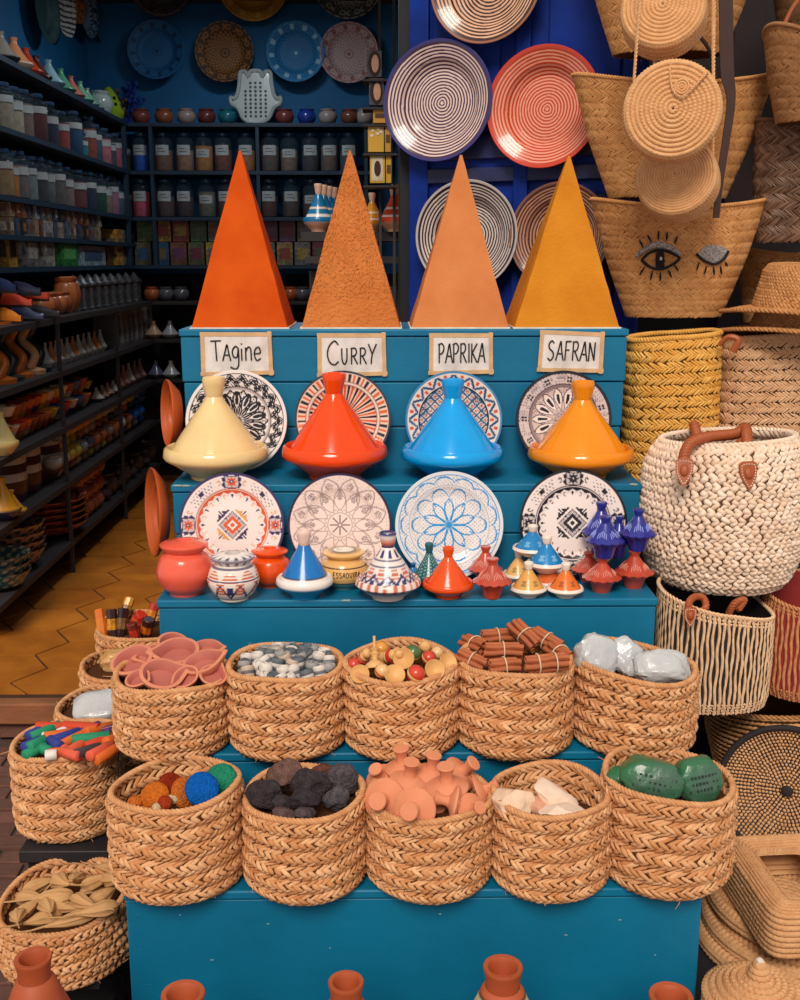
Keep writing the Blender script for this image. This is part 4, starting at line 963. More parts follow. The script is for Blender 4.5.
rasp('terracotta foot rasp on edge at the rim nearest the cream stones', 480, 789, 17, Euler((.2, 1.1, .2)), .004)
rasp('terracotta foot rasp sunk at the back near the volcanic stones', 382, 776, 17, Euler((.5, -.4, 0)), .004)
rasp('terracotta foot rasp at the front rim nearest the cream stones', 470, 806, 16, Euler((1.0, .5, .3)), .006)
rasp('terracotta foot rasp wedged low between the others', 434, 797, 15, Euler((.9, .3, 0)), .006)
# ---- chalk sticks
CHALKC = [((224, 102, 26), 'orange'), ((20, 140, 96), 'green'), ((228, 92, 62), 'coral'), ((40, 56, 140), 'blue'), ((72, 62, 66), 'charcoal'), ((206, 64, 26), 'red'), ((232, 222, 214), 'white'), ((84, 44, 110), 'purple')]
CH = [(1, 41, 738, .9, 30), (1, 47, 727, .5, 30), (1, 44, 745, -.2, 18), (6, 52, 751, .1, 10), (3, 40, 727, .6, 26), (6, 50, 733, .2, 12), (0, 60, 731, .2, 24), (6, 66, 727, .5, 14), (2, 62, 741, -.6, 34), (3, 68, 732, .5, 26),
      (0, 78, 733, .7, 36), (5, 58, 723, .1, 36), (5, 82, 723, -.1, 34), (7, 88, 727, .5, 28), (0, 101, 725, .6, 34), (1, 92, 734, .12, 32), (2, 78, 743, .8, 34), (4, 91, 746, .8, 40), (2, 101, 747, .8, 30), (0, 110, 749, .7, 34), (0, 113, 736, 1.0, 22), (3, 56, 739, -.5, 22), (5, 100, 738, .4, 26), (7, 112, 726, .9, 18), (3, 33, 740, .7, 20), (1, 36, 747, .5, 22), (0, 66, 748, .3, 28), (2, 72, 750, -.3, 22)]
whr = ['at the rim nearest the floor', 'on top at the back', 'at the front rim', 'beside the green ones', 'in the heap middle', 'at the back rim', 'near the striped stand']
for i, (c, px, py, a, L) in enumerate(CH):
    rgb, nm = CHALKC[c]; p = at(B1, px - 1, py + 4, .012 + (.008 if i % 3 == 0 else 0)); k = MPP(p); Ln = L * k * 1.15; r = .0125
    m = mat('chalk_' + nm, rgb, .7, rgb2=tuple(min(255, int(q * .85 + 10)) for q in rgb), ns=60, amt=.6, bump=.2, bs=150)
    o = MB().lathe([(0, -Ln / 2), (r * .85, -Ln / 2), (r, -Ln / 2 + .002), (r, Ln / 2 - .002), (r * .85, Ln / 2), (0, Ln / 2)], 20).build('chalk_stick', m, ang=50)
    place(o, p, Euler((PI / 2 + .12 * math.sin(i * 2.1) - .15 * math.sin(a), 0, math.atan2(math.sin(a), math.cos(a) * .42) - PI / 2), 'XYZ'))
    side = 'outermost edge' if px < 40 else 'shop floor side' if px < 62 else 'heap middle' if px < 92 else 'dish basket side'; dep = 'back' if py < 732 else 'front rim' if py > 742 else 'middle row'
    tag(o, '%s chalk stick in its basket, %s, %s%s' % (nm, side, dep, ', short' if L < 20 else ', long' if L > 33 else ''), 'chalk stick', 'chalk sticks in the basket')
# ---- husk pods
HUSK = mat('husk', (204, 158, 104), .8, rgb2=(156, 106, 58), ns=14, amt=.8, bump=.3, bs=50, stretch=(1, 1, .2))
def husk(label, px, py, L, w, rz, tilt, seed):
    w *= 1.2; p = at(B2, px, py + 5, .012 + .012 * (seed % 3)); k = MPP(p); Lh, R = L * k, w * k / 2; n = 28; th = np.arange(n) * 2 * PI / n; q = np.linspace(0, 1, 16)
    pr = R * np.interp(q, [0, .08, .3, .6, .85, 1], [.35, .75, 1, .72, .3, .15])
    rr = pr[None] * (1 + .12 * np.sin(th * 7 + seed)[:, None]); V = np.stack([rr * np.cos(th)[:, None], rr * .8 * np.sin(th)[:, None], np.broadcast_to((q - .5) * Lh, rr.shape)], -1)
    V[..., 0] += .12 * R * np.sin(q * 5 + seed)[None]
    t = thing('husk_pod', label, 'husk pod', p, Euler((tilt, 0, rz)), 'husk pods in the basket')
    mb = MB().grid(V, cu=True); mb.add(V[:, 0], [list(range(n))[::-1]]); mb.build('pod', HUSK, t, ang=60)
    MB().tube([(0, 0, .48 * Lh), (.1 * R, 0, .75 * Lh), (.3 * R * math.sin(seed), .1 * R, 1.1 * Lh)], [R * .14, R * .1, R * .08], 8).build('stem', HUSK, t)
hs = [(32, 893, 34, 15, 1.35, 1.45), (52, 892, 42, 17, -1.45, 1.6), (18, 912, 36, 14, .3, 1.3), (42, 914, 40, 16, -.9, 1.4), (70, 915, 52, 15, -1.0, 1.5), (96, 905, 44, 15, -1.1, 1.5), (66, 902, 32, 13, 1.3, 1.5), (62, 877, 36, 17, .8, 1.3), (76, 874, 33, 14, .1, 1.1),
      (90, 884, 36, 16, -.5, 1.4), (98, 876, 34, 15, 1.9, 1.4), (114, 874, 38, 17, .6, 1.2), (40, 880, 34, 14, 2.1, 1.4), (28, 903, 30, 13, 2.6, 1.3), (84, 897, 36, 14, 1.0, 1.5), (104, 890, 32, 15, 2.4, 1.4), (48, 902, 34, 15, .4, 1.4), (108, 862, 30, 13, -1.0, 1.2)]
for i, h in enumerate(hs):
    side = 'outer side' if h[0] < 45 else 'middle' if h[0] < 85 else 'stand side'; dep = 'back' if h[1] < 881 else 'front' if h[1] > 904 else 'centre row'
    husk('%s %s husk pod, %s of the basket, %s, stem %s' % ('long' if h[2] >= 40 else 'short' if h[2] <= 32 else 'medium', 'plump' if h[3] >= 16 else 'slim' if h[3] <= 14 else 'dry', side, dep, 'to bench' if math.cos(h[4]) < -.3 else 'to front' if math.cos(h[4]) > .3 else 'sideways'), *h, i)
# ---- packet, tan bag, sweets
bag('plastic_packet', B5, 'flat clear plastic packet in the basket behind the chalk', 98, 706, 50, 14, .01, Euler((.55, -.1, .1)), FILM, 12, None, 'packet', .04, .7)
bag('plastic_bag', B4, 'tan bag under clear film in the basket beside the pink dishes', 118, 661, 34, 22, .0, Euler((.2, 0, .3)), mat('tan_film', (206, 150, 84), .3, rgb2=(226, 190, 140), ns=12, amt=.7, bump=.4, bs=40, coat=.4), 13, None)
def sweet(label, px, py, w, h, rgb, rgb2, rot, seed):
    p = at(B3, px, py, .016); k = MPP(p); t = thing('wrapped_sweet', label, 'wrapped sweet', p, rot, 'wrapped sweets in the basket'); W, Hh = w * k, h * k
    MB().lathe([(0, -Hh / 2), (W * .42, -Hh / 2), (W * .5, -Hh * .46), (W * .5, Hh * .46), (W * .42, Hh / 2), (0, Hh / 2)], 8).build('wrapper', mat('wrap_%d' % seed, rgb, .3, coat=.4), t, ang=30)
    MB().lathe([(W * .505, -Hh * .2), (W * .51, -Hh * .19), (W * .51, Hh * .16), (W * .505, Hh * .17)], 8).build('printed_band', mat('wrapb_%d' % seed, rgb2, .3, rgb2=rgb, ns=60, amt=.7), t, ang=30)
OR, DKB, YW, RD = (222, 110, 22), (58, 32, 28), (226, 150, 34), (206, 54, 34)
for i, (px, py, w, h, a, b, r, lab) in enumerate([(101, 624, 10, 30, OR, (216, 126, 40), (-.4, -.2, 0), 'plain orange wrapped roll at the outer rim'), (112, 624, 11, 30, DKB, YW, (-.3, -.05, 0), 'dark brown and yellow wrapped roll beside the orange one'), (122, 623, 11, 30, (48, 30, 30), (140, 100, 60), (-.3, .1, 0), 'darkest wrapped roll in the middle'),
        (126, 610, 10, 26, YW, (70, 40, 30), (-.5, .4, .2), 'yellow wrapped roll sticking out highest at the back'), (138, 620, 13, 18, RD, (226, 90, 60), (.3, .6, 0), 'red wrapped sweet near the blue step'), (147, 628, 13, 22, DKB, OR, (.2, .3, 0), 'brown and orange wrapped sweet at the front by the blue step'), (134, 632, 11, 20, (120, 40, 34), RD, (.1, -.2, 0), 'dark red wrapped sweet at the front rim'), (152, 614, 10, 22, (190, 60, 40), YW, (-.3, .3, 0), 'red and yellow wrapped sweet at the back by the blue step')]):
    sweet(lab, px, py, w, h, a, b, Euler(r), i)
# low black bench carrying the side baskets
BLK = mat('black_paint', (26, 24, 28), .6, rgb2=(40, 36, 38), ns=8, amt=.6, bump=.1)
bx0, bx1 = B1['X'] - .085, xs_at(150, T2Y, T2Z) - .075
t = thing('side_bench', 'low black wooden bench under the side baskets, left of the blue stand', 'bench', ((bx0 + bx1) / 2, 2.85, GZ))
bw = bx1 - bx0; zt_ = B1['zb'] - GZ - .002
MB().box((0, 0, zt_ - .015), (bw, 1.06, .03)).build('bench_top', BLK, t, bevel=.003)
for s in (-1, 1):
    for q in (-1, 1): MB().box((s * (bw / 2 - .03), q * .48, (zt_ - .03) / 2), (.04, .04, zt_ - .03)).build('leg', BLK, t)
MB().box((0, -.5, zt_ - .1), (bw - .06, .02, .14)).build('apron', BLK, t)
t = thing('low_crate', 'low black crate under the husk basket', 'crate', (B2['X'], B2['Y'] + .0, GZ)); hz = B2['zb'] - GZ - .002; cw = .19
MB().box((0, 0, hz - .01), (cw, cw, .02)).build('lid', BLK, t, bevel=.003)
for k in range(2):
    for s in (-1, 1):
        MB().box((0, s * (cw / 2 - .008), .03 + k * .10), (cw, .016, .07)).build('slat', BLK, t); MB().box((s * (cw / 2 - .008), 0, .03 + k * .10), (.016, cw - .034, .07)).build('slat', BLK, t)
# ---- terracotta tagines along the very front
COCK = mat('cooking_clay', (176, 82, 42), .6, rgb2=(154, 66, 30), ns=8, amt=.7, bump=.05, bs=60)
fb = [(33, 951, 37, None, 'terracotta tagine with hollow knob in front of the husk basket', 1.72), (183, 987, 44, None, 'terracotta tagine whose hollow knob shows low before the scrubber pads', 1.70), (346, 975, 36, (40, 92, 84), 'terracotta tagine with grey-green painted shoulder before the volcanic stones', 1.72), (503, 960, 40, (190, 176, 130), 'terracotta tagine with banded painted shoulder, tallest along the front', 1.72), (671, 989, 44, None, 'terracotta tagine whose hollow knob shows low before the green bags', 1.70)]
bz = .06
for px, py, w, paint, lab, Y in fb:
    p = P(px, py + 7, Y); R = w / 2 * MPP(p); k = R / .22; top = p.z; Hh = top - bz; kk = Hh / 1.85
    t = thing('tagine', lab, 'tagine', (p.x, Y, bz))
    RR = .155
    MB().lathe([(0, 0), (.6 * RR, 0), (.85 * RR, .03), (RR, .055), (RR * 1.02, .075), (RR * .9, .07), (0, .06)], 48).build('dish', COCK, t, ang=50)
    q = [(.9 * RR, .072), (.88 * RR, .09), (.62 * RR, Hh * .5), (R * 1.32, Hh - .066), (R * 1.05, Hh - .043), (R * .86, Hh - .038)]
    if paint:
        def cf(T, Rr, Z, paint=paint, Hh=Hh):
            C = flat(T, (176, 82, 42)); s = (Z > Hh * .45) & (Z < Hh - .046); C[s] = paint; C[s & (np.sin(T * 16) * np.sin(Z * 300) > .3)] = (226, 206, 160); C[np.abs(Z - Hh + .05) < .003] = (60, 40, 36); return C
        MB().lathe(resample(np.c_[np.array(q), np.zeros(len(q))], 50)[:, :2], 96, colfn=cf).build('lid', PAINTM, t, ang=60)
    else: MB().lathe(q, 64).build('lid', COCK, t, ang=60)
    MB().lathe([(R * .84, Hh - .04), (R * .88, Hh - .02), (R * .96, Hh - .006), (R, Hh - .001), (R * .97, Hh + .002), (R * .76, Hh + .001), (R * .66, Hh - .006), (R * .58, Hh - .03), (0, Hh - .034)], 48).build('knob', COCK, t, ang=50)
t = thing('front_bench', 'low dark plank bench under the front row of terracotta tagines', 'bench', (0, 1.71, GZ))
MB().box((0, 0, bz - GZ - .014), (1.5, .36, .024)).build('plank', BLK, t, bevel=.003)
for s in (-1, 1): MB().box((s * .68, 0, (bz - GZ - .026) / 2), (.04, .32, bz - GZ - .026)).build('leg', BLK, t)
# ================================================================== RIGHT SIDE: BASKETS, TOTES, HATS
def sidepx(px, Y, z): return xs_at(px, Y, z)
def strandmat(nm, a, b, d, back):
    return [mat(nm, a, .7, rgb2=d, ns=22, amt=.5, island=b, spec=.25), mat(nm + '_back', back, .9, spec=.1)]
PALM = strandmat('palm_braid', (206, 144, 84), (222, 168, 108), (180, 118, 64), (120, 76, 38))
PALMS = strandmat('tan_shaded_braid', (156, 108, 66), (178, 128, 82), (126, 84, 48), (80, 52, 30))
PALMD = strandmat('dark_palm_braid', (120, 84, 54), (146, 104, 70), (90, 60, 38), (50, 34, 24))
LEATHER = mat('tan_leather', (168, 84, 40), .5, rgb2=(146, 66, 28), ns=16, amt=.6, bump=.1, bs=60)
DLEATHER = mat('dark_leather', (62, 30, 20), .5, rgb2=(48, 22, 16), ns=16, amt=.6)
THREAD = matte((236, 216, 190))
CORDM = mat('raffia_cord', (226, 176, 124), .7, rgb2=(206, 150, 98), ns=60, amt=.6)
RAFFIA = mat('raffia_coil', (226, 172, 118), .7, rgb2=(204, 146, 92), ns=50, amt=.6, bump=.3, bs=220)
def elsurf(prof, a_k, b_k, H, wob=.0, cut=None, seed=0, pw=1.0):
    "elliptic vessel: a_k, b_k half axes along v"
    vk = np.array(prof)
    tg = np.linspace(0, 2 * PI, 721); cg, sg = np.cos(tg), np.sin(tg)
    xg, yg = np.mean(a_k) * np.sign(cg) * np.abs(cg) ** pw, np.mean(b_k) * np.sign(sg) * np.abs(sg) ** pw
    ag = np.concatenate([[0], np.cumsum(np.hypot(np.diff(xg), np.diff(yg)))]); ag = ag / ag[-1]
    def f(u, v):
        uf = np.floor(u); th = np.interp(u - uf, ag, tg) + 2 * PI * uf; a = np.interp(v, vk, a_k); b = np.interp(v, vk, b_k)
        w = 1 + wob * np.sin(3 * th + seed + 2 * v) + wob * .7 * np.sin(5 * th + 2 * seed)
        c, s = np.cos(th), np.sin(th); c = np.sign(c) * np.abs(c) ** pw; s = np.sign(s) * np.abs(s) ** pw
        z = H * v + (cut(th, v) if cut else 0)
        return np.stack([a * c * w, b * s * w, z], -1)
    return f
def vessel(mb, surf, inset=.008, nv=30, nu=72, inner=True):
    shell(mb, surf, nu, nv, mi=1)
    def ins(u, v):
        p = surf(u, v); l = np.linalg.norm(p[..., :2], axis=-1, keepdims=True); q = p.copy(); q[..., :2] *= np.maximum(l - inset, .3 * l) / np.maximum(l, 1e-6); return q
    shell(mb, ins, nu, 14, v0=.03, mi=1, flip=True)
    b = surf(np.linspace(0, 1, 48, endpoint=False), np.zeros(48)); mb.add(b, [list(range(48))[::-1]], 1)
    b2 = ins(np.linspace(0, 1, 48, endpoint=False), np.full(48, .05)); mb.add(b2, [list(range(48))], 1)
    return ins
def rimrope(surf, R, turns, mat_, t, v=1.0, name='rim', k=2):
    u = np.linspace(0, 1, 90, endpoint=False); MB().rope(surf(u, np.full(90, v)), R, turns, k, n=6, closed=True, m=turns * 8).build(name, mat_, t, ang=80)
def base_at(px, py, Y): p = P(px, py, Y); return p
# ---- the white open-knit basket
WHITEK = strandmat('white_knit', (236, 206, 178), (246, 224, 202), (218, 182, 150), (96, 68, 48))
Yw = 2.80; zb = P(722, 597, Yw - .17).z; zt = P(722, 447, Yw - .15).z; Hh = zt - zb
mp_ = MPP(Vector((.85, Yw, (zb + zt) / 2))); A = 80 * mp_ * 1.02
ws = elsurf([0, .06, .25, .55, .8, .93, 1], [A * q for q in (.74, .84, .96, 1.0, .96, .88, .78)], [A * q for q in (.74, .84, .96, 1.0, .96, .88, .78)], Hh, .008, lambda th, v: .012 * v * np.sin(th + 2.2))
t = thing('knit_basket', 'round white open-knit palm basket with plaited leather handles', 'basket', (sidepx(724, Yw, (zb + zt) / 2), Yw, zb))
mb = MB(); ins = vessel(mb, ws, .01); weave(mb, ws, 36, 62, 38, 1.25, 1.08, .6, .12, seed=3, v0=.0, v1=1, gap=.13)
weave(mb, ins, 7, 60, 38, 1.0, 1.35, .45, .1, seed=4, v0=.6, v1=1, sgn=-1)
mb.build('body', WHITEK, t, ang=80); rimrope(ws, .008, 44, WHITEK[0], t)
ox, oz = t.location.x, t.location.z
def loc_on(px, py, Y): q = P(px, py, Y); return np.array([q.x - ox, Y - Yw, q.z - oz])
for pts in ([(684, 482, Yw - .175), (683, 462, Yw - .172), (690, 444, Yw - .15), (708, 437, Yw - .13), (735, 434, Yw - .10), (745, 428, Yw - .10), (747, 440, Yw - .14), (748, 458, Yw - .168), (748, 476, Yw - .182)],
            [(694, 424, Yw + .14), (696, 432, Yw + .12), (700, 446, Yw + .09), (712, 455, Yw + .08), (725, 456, Yw + .08), (738, 448, Yw + .09), (744, 436, Yw + .12), (746, 426, Yw + .14)]):
    MB().rope(smoothpath([loc_on(*q) for q in pts], 60), .0125, 16, 3, n=7, m=200).build('handle', LEATHER, t, ang=70)
def flap(t, c, nrm_, w, h, loc=None):
    "stitched leather tab"
    out = [(-.5, .5), (-.3, .62), (.3, .62), (.5, .5), (.46, 0), (.2, -.42), (0, -.6), (-.2, -.42), (-.46, 0)]
    q = resample(np.c_[smoothpath([(x * w, y * h, 0) for x, y in out + out[:1]], 60)], 44, True)
    M = Matrix.Translation(c) @ Vector(nrm_).to_track_quat('Z', 'Y').to_matrix().to_4x4()
    mb = MB(); mb.prism([(x, y) for x, y, _ in q], .005, M=M); mb.blob((0, h * .12, .004), (w * .26, h * .28, .006), 0, 1, 1, 2, M=M @ TR(0, h * .1, .005))
    mb.build('leather_tab', LEATHER, t, ang=40)
    mb = MB()
    for i in range(0, len(q), 2):
        a, b = q[i] * .8, q[(i + 1) % len(q)] * .8; mb.tube([np.array(M @ Vector((a[0], a[1], .0058))), np.array(M @ Vector((b[0], b[1], .0058)))], .0013, 5)
    mb.build('stitching', THREAD, t)
flap(t, loc_on(684, 473, Yw - .205), (-.22, -.93, .28), .042, .056); flap(t, loc_on(748, 476, Yw - .207), (.16, -.95, .28), .044, .056)

# ---- striped shoppers under it
def striped(label, cx, w, ytop, ybot, Yf, cols, mats, seed, tabs=(), dip=None, pw=.8):
    zb = P(cx, ybot, Yf).z; zt = P(cx, ytop, Yf).z; H = zt - zb; k = MPP(Vector((0, Yf + .1, (zb + zt) / 2))); a = w / 2 * k; b = min(a * .85, .125); Yc = Yf + b
    s = elsurf([0, .1, .5, 1], [a * .93, a * .98, a, a * 1.0], [b * .93, b * .98, b, b], H, .012, dip, seed, pw)
    t = thing('striped_basket', label, 'basket', (sidepx(cx, Yc, (zb + zt) / 2), Yc, zb))
    mb = MB(); vessel(mb, s, .008); ribs(mb, s, cols, 40, seed, mis=(0, 2))
    weave(mb, s, 4, cols, 88, .95, .95, .55, .02, seed=seed, v0=.0, v1=.11, mi=0); weave(mb, s, 3, cols, 88, .95, .95, .6, .02, seed=seed, v0=.90, v1=1, mi=0)
    mb.build('body', mats, t, ang=80); rimrope(s, .005, 40, mats[0], t)
    return t, Yc
CREAMS = mat('cream_strand', (234, 196, 156), .7, rgb2=(216, 170, 126), ns=30, amt=.6, spec=.2); BLACKS = mat('black_strand', (40, 28, 28), .8); REDS = mat('red_strand', (150, 40, 34), .7, rgb2=(120, 28, 26), ns=20, amt=.6); TANS = mat('tan_strand', (206, 140, 92), .7, rgb2=(180, 112, 70), ns=30, amt=.6)
Ys = 2.56
st1, Yc1 = striped('black and cream striped basket under the white knit basket', 713, 110, 612, 716, Ys, 136, [CREAMS, BLACKS, BLACKS], 2, dip=lambda th, v: v ** 2 * (-.03 * np.cos(th) - .0 * np.sin(th) + .012 * np.sin(th)))
st2, Yc2 = striped('red and tan striped basket at the right of the black and cream one', 822, 116, 606, 706, Ys + .03, 130, [TANS, REDS, REDS], 5, dip=lambda th, v: v * .02 * np.sin(th))
ox, oz, Yq = st1.location.x, st1.location.z, st1.location.y
def l1(px, py, Y): q = P(px, py, Y); return np.array([q.x - ox, Y - Yq, q.z - oz])
MB().rope(smoothpath([l1(689, 615, Ys - .008), l1(689, 603, Ys), l1(695, 597, Ys + .03), l1(703, 598, Ys + .04), l1(706, 606, Ys + .03), l1(702, 612, Ys + .02)], 40), .008, 7, 3, n=7, m=120).build('handle', LEATHER, st1)
MB().rope(smoothpath([l1(728, 615, Ys + .05), l1(734, 604, Ys + .04), l1(744, 600, Ys + .05), l1(738, 610, Ys + .04)], 30), .008, 5, 3, n=7, m=90).build('handle', LEATHER, st1)
flap(st1, l1(690, 617, Ys - .012), (-.1, -1, .1), .03, .04)
# ---- tan basket carrying them
Yt = 2.67; zb = P(760, 812, Yt).z; zt = P(745, 716, Yt).z; Hh = zt - zb; A = .235
ts = elsurf([0, .2, .6, 1], [A * .72, A * .85, A * .96, A], [A * .6, A * .72, A * .8, A * .82], Hh, .006, lambda th, v: v ** 2 * .03 * np.cos(th) , 1)
t = thing('twined_basket', 'wide tan twined basket under the two striped baskets', 'basket', (sidepx(788, Yt + .19, zb + .1), Yt + .19, zb))
mb = MB(); vessel(mb, ts, .01); TANK = strandmat('tan_twine', (202, 146, 92), (220, 168, 116), (170, 114, 66), (70, 46, 28)); weave(mb, ts, 17, 100, 14, .34, 2.4, .6, .06, pat=(1, 1), seed=8)
mb.build('body', TANK, t, ang=80); rimrope(ts, .006, 50, TANK[0], t)
hp = smoothpath([(-.02 + .02, -A * .82, Hh * .98), (.03, -A * .84, Hh + .01), (.07, -A * .83, Hh + .02), (.10, -A * .78, Hh + .01)], 24)
MB().rope(hp, .008, 6, 3, n=7, m=90).build('handle', LEATHER, t)
cb = thing('basket_crate', 'dark wooden crate under the wide tan twined basket', 'crate', (t.location.x, t.location.y, GZ)); MB().box((0, 0, (t.location.z - GZ) / 2 - .001), (.42, .30, t.location.z - GZ - .002)).build('body', BLK, cb)
# ---- black-rimmed coiled tray leaning in front
def coil_mats(nm, a, b, gap): return [mat(nm, a, .75, rgb2=b, ns=40, amt=.6, bump=.2, bs=150), mat(nm + '_gap', gap, .9)]
p = P(787, 791, 2.54); R = 65 * MPP(p)
t = thing('coiled_tray', 'round black-and-tan coiled tray with black rim leaning on the tan basket', 'tray', p, Euler((math.radians(76), 0, math.radians(-24))))
def tray(u, v):
    th = 2 * PI * u; r = R * (.06 + .9 * (1 - v)); z = .035 * ((1 - v)) ** 2.2; return np.stack([r * np.cos(th), r * np.sin(th), z], -1)
mb = MB(); trm = [CREAMS, mat('tray_black', (34, 26, 26), .8), TANS, mat('tray_tan', (216, 166, 114), .75, rgb2=(190, 134, 84), ns=40, amt=.6)]
shell(mb, tray, 64, 14, mi=1, flip=False)
N_ = 17
for i in range(N_):    # every coil is a ring of short stitches, larger rings hold more
    v0, v1 = i / N_, (i + 1) / N_; r = 1 - (v0 + v1) / 2; weave(mb, tray, 1, max(8, int(100 * (.08 + r))), 90, .86, .74, .5, .05, pat=(1,), v0=v0, v1=v1, mi=3, seed=i)
mb.build('weave', trm, t, ang=80)
th = np.arange(64) * 2 * PI / 64
MB().tube(np.stack([R * .99 * np.cos(th), R * .99 * np.sin(th), np.full(64, .035)], -1), .0085, 10, closed=True).build('rim', trm[1], t)
MB().lathe([(0, -.004), (R * .5, .002), (R * .98, .027)], 48).build('backing', TANK[1], t)
MB().blob((0, 0, .004), (R * .09, R * .09, .005), .2, 2, 1, 3).build('centre_knot', trm[1], t)
# ---- coiled mats, box and lid low on the right
PLZ = .06
t = thing('low_stand', 'low dark wooden stand under the coiled mats on the right', 'stand', (1.02, 2.2, GZ)); MB().box((0, 0, (PLZ - GZ) / 2), (.76, .64, PLZ - GZ)).build('body', BLK, t, bevel=.004)
CO = mat('coil_straw', (214, 162, 112), .75, rgb2=(190, 134, 84), ns=40, amt=.6, bump=.3, bs=180)
def mat_disc(R, n, h, K=104):
    def f(u, v):
        th = 2 * PI * u; r = R * (1 - v * .985); return np.stack([r * np.cos(th), r * np.sin(th), np.full(th.shape, h) + .012 * v], -1)
    def g(u, v):
        th = 2 * PI * u; r = R * (.95 + .05 * np.sin(PI * v)); return np.stack([r * np.cos(th), r * np.sin(th), h * v], -1)
    mb = MB(); coiled(mb, f, n, 520, 5, .011, K, .5); coiled(mb, g, 2, 520, 6, .008, K, .45); mb.lathe([(0, 0), (R * .95, 0)], 40); return mb
cx, cy = sidepx(806, 2.33, .3), 2.33
for i, (R, dz, dx, dy, lab, rx, ry) in enumerate([(.235, 0, -.0, .0, 'large coiled straw mat at the bottom of the stack under the box', 0, 0), (.225, .034, .008, .012, 'large coiled straw mat in the middle of the stack under the box', .03, -.02), (.215, .074, .012, .03, 'large coiled straw mat on top of the stack under the box', .05, -.03)]):
    o = mat_disc(R, 9, .028).build('coiled_mat', CO, None, ang=80); o.location = (cx + dx, cy + dy, PLZ + dz); o.rotation_euler = (rx, ry, i * .7); tag(o, lab, 'mat', 'coiled mats in the stack')
# tissue box
def rbox(ext, rad=.35):
    def f(u, v):
        # v: 0 foot of the side .. .45 top edge .. 1 edge of the opening
        a, b, h, hx, hy = ext
        s = np.clip(v / .45, 0, 1); q = np.clip((v - .45) / .55, 0, 1)
        rr = np.minimum(1.0, 1.0)
        th = 2 * PI * u; n = 8.0
        c, sn = np.cos(th), np.sin(th); d = (np.abs(c) ** n + np.abs(sn) ** n) ** (-1 / n); cx_, sy_ = c * d, sn * d
        A_ = a * (1 - q) + hx * q; B_ = b * (1 - q) + hy * q
        bul = 1 + .02 * np.sin(PI * s) * (q == 0)
        return np.stack([A_ * cx_ * bul, B_ * sy_ * bul, h * s + .010 * np.sin(PI * np.minimum(q * 1.2, 1)) - .012 * (q > .97)], -1)
    return f
a, b, h = .118, .155, .105
bm_ = rbox((a, b, h, .058, .095)); mb = MB(); coiled(mb, bm_, 17, 480, 5, .0055, 96, .3)
t = thing('tissue_box', 'rectangular coiled straw box with a slot opening lying on the coiled mats', 'box', (.932, 2.255, PLZ + .122), Euler((.03, 0, math.radians(4))))
mb.build('body', CO, t, ang=80)
mb = MB(); coiled(mb, lambda u, v: np.stack([.105 * (1 - v * .98) * np.cos(2 * PI * u), .14 * (1 - v * .98) * np.sin(2 * PI * u), np.full(u.shape, .006)], -1), 9, 240, 5, .005, 60, .4); mb.build('base', CO, t, ang=80)
# covered basket with a knobbed lid
zl = .175; p = PZ(757, 1001, zl); R = 54 * MPP(p); zb = PLZ + .001 - .06
t = thing('coiled_basket', 'small coiled straw basket whose domed lid has a bead-like knob, low before the straw box', 'basket', (p.x, p.y, zb))
def bodyf(u, v):
    th = 2 * PI * u; r = R * np.interp(v, [0, .2, .6, 1], [.8, .92, .98, .94]); return np.stack([r * np.cos(th), r * np.sin(th), (zl - zb) * v], -1)
mb = MB(); coiled(mb, bodyf, 9, 360, 6, .006, 60, .4); mb.lathe([(0, .0), (R * .8, 0)], 40); mb.build('body', CO, t, ang=80)
def lidf(u, v):
    th = 2 * PI * u; r = R * (1 - v * .84); return np.stack([r * np.cos(th), r * np.sin(th), zl - zb + .006 + .045 * np.sin(v * PI / 2) ** .9], -1)
mb = MB(); coiled(mb, lidf, 7, 400, 6, .007, 60, .45); l_ = mb.build('lid', CO, t, ang=80)
def knob(u, v):
    th = 2 * PI * u; r = R * .2 * np.interp(v, [0, .3, .6, .85, 1], [1, .95, .8, .5, .05]); return np.stack([r * np.cos(th), r * np.sin(th), zl - zb + .046 + .045 * v], -1)
mb = MB(); coiled(mb, knob, 4, 90, 6, .004, 14, .35); k_ = mb.build('knob', CO, l_, ang=80)
MB().blob((0, 0, zl - zb + .092), (.008, .008, .006), .3, 3, 2, 2).build('knob_tip', matte((236, 220, 206)), l_)
sb = thing('basket_block', 'short dark wooden block under the small lidded coiled basket', 'block', (p.x, p.y, GZ)); MB().box((0, 0, (zb - GZ) / 2), (.16, .16, zb - GZ)).build('body', BLK, sb)
# ---- yellow and natural upright baskets beside the top steps
YELK = strandmat('yellow_palm', (228, 164, 70), (240, 190, 104), (198, 134, 50), (84, 52, 20))
NATK = strandmat('natural_palm', (214, 166, 122), (228, 186, 146), (186, 136, 94), (62, 42, 30))
def upright(name, label, x0, x1, ytop, ybot, Yf, rows, cols, mats, seed, zb=None, wide=1.0, deep=.11):
    zb = P(x0, ybot, Yf).z; zt = P(x0, ytop, Yf).z; H = zt - zb; xa, xb = sidepx(x0, Yf + .06, (zb + zt) / 2), sidepx(x1, Yf + .06, (zb + zt) / 2); a = (xb - xa) / 2
    s = elsurf([0, .08, .5, .9, 1], [a * .9, a * .98, a, a * .99, a * .96], [deep * .9, deep, deep, deep, deep * .9], H, .006, lambda th, v: v * .012 * np.cos(th), seed, .7)
    t = thing(name, label, 'basket', ((xa + xb) / 2, Yf + deep, zb)); mb = MB(); vessel(mb, s, .008, 30)
    weave(mb, s, rows, cols, 38, 1.2, 1.0, .55, .14, seed=seed, gap=.14)
    mb.build('body', mats, t, ang=80); rimrope(s, .008, 44, mats[0], t); return t
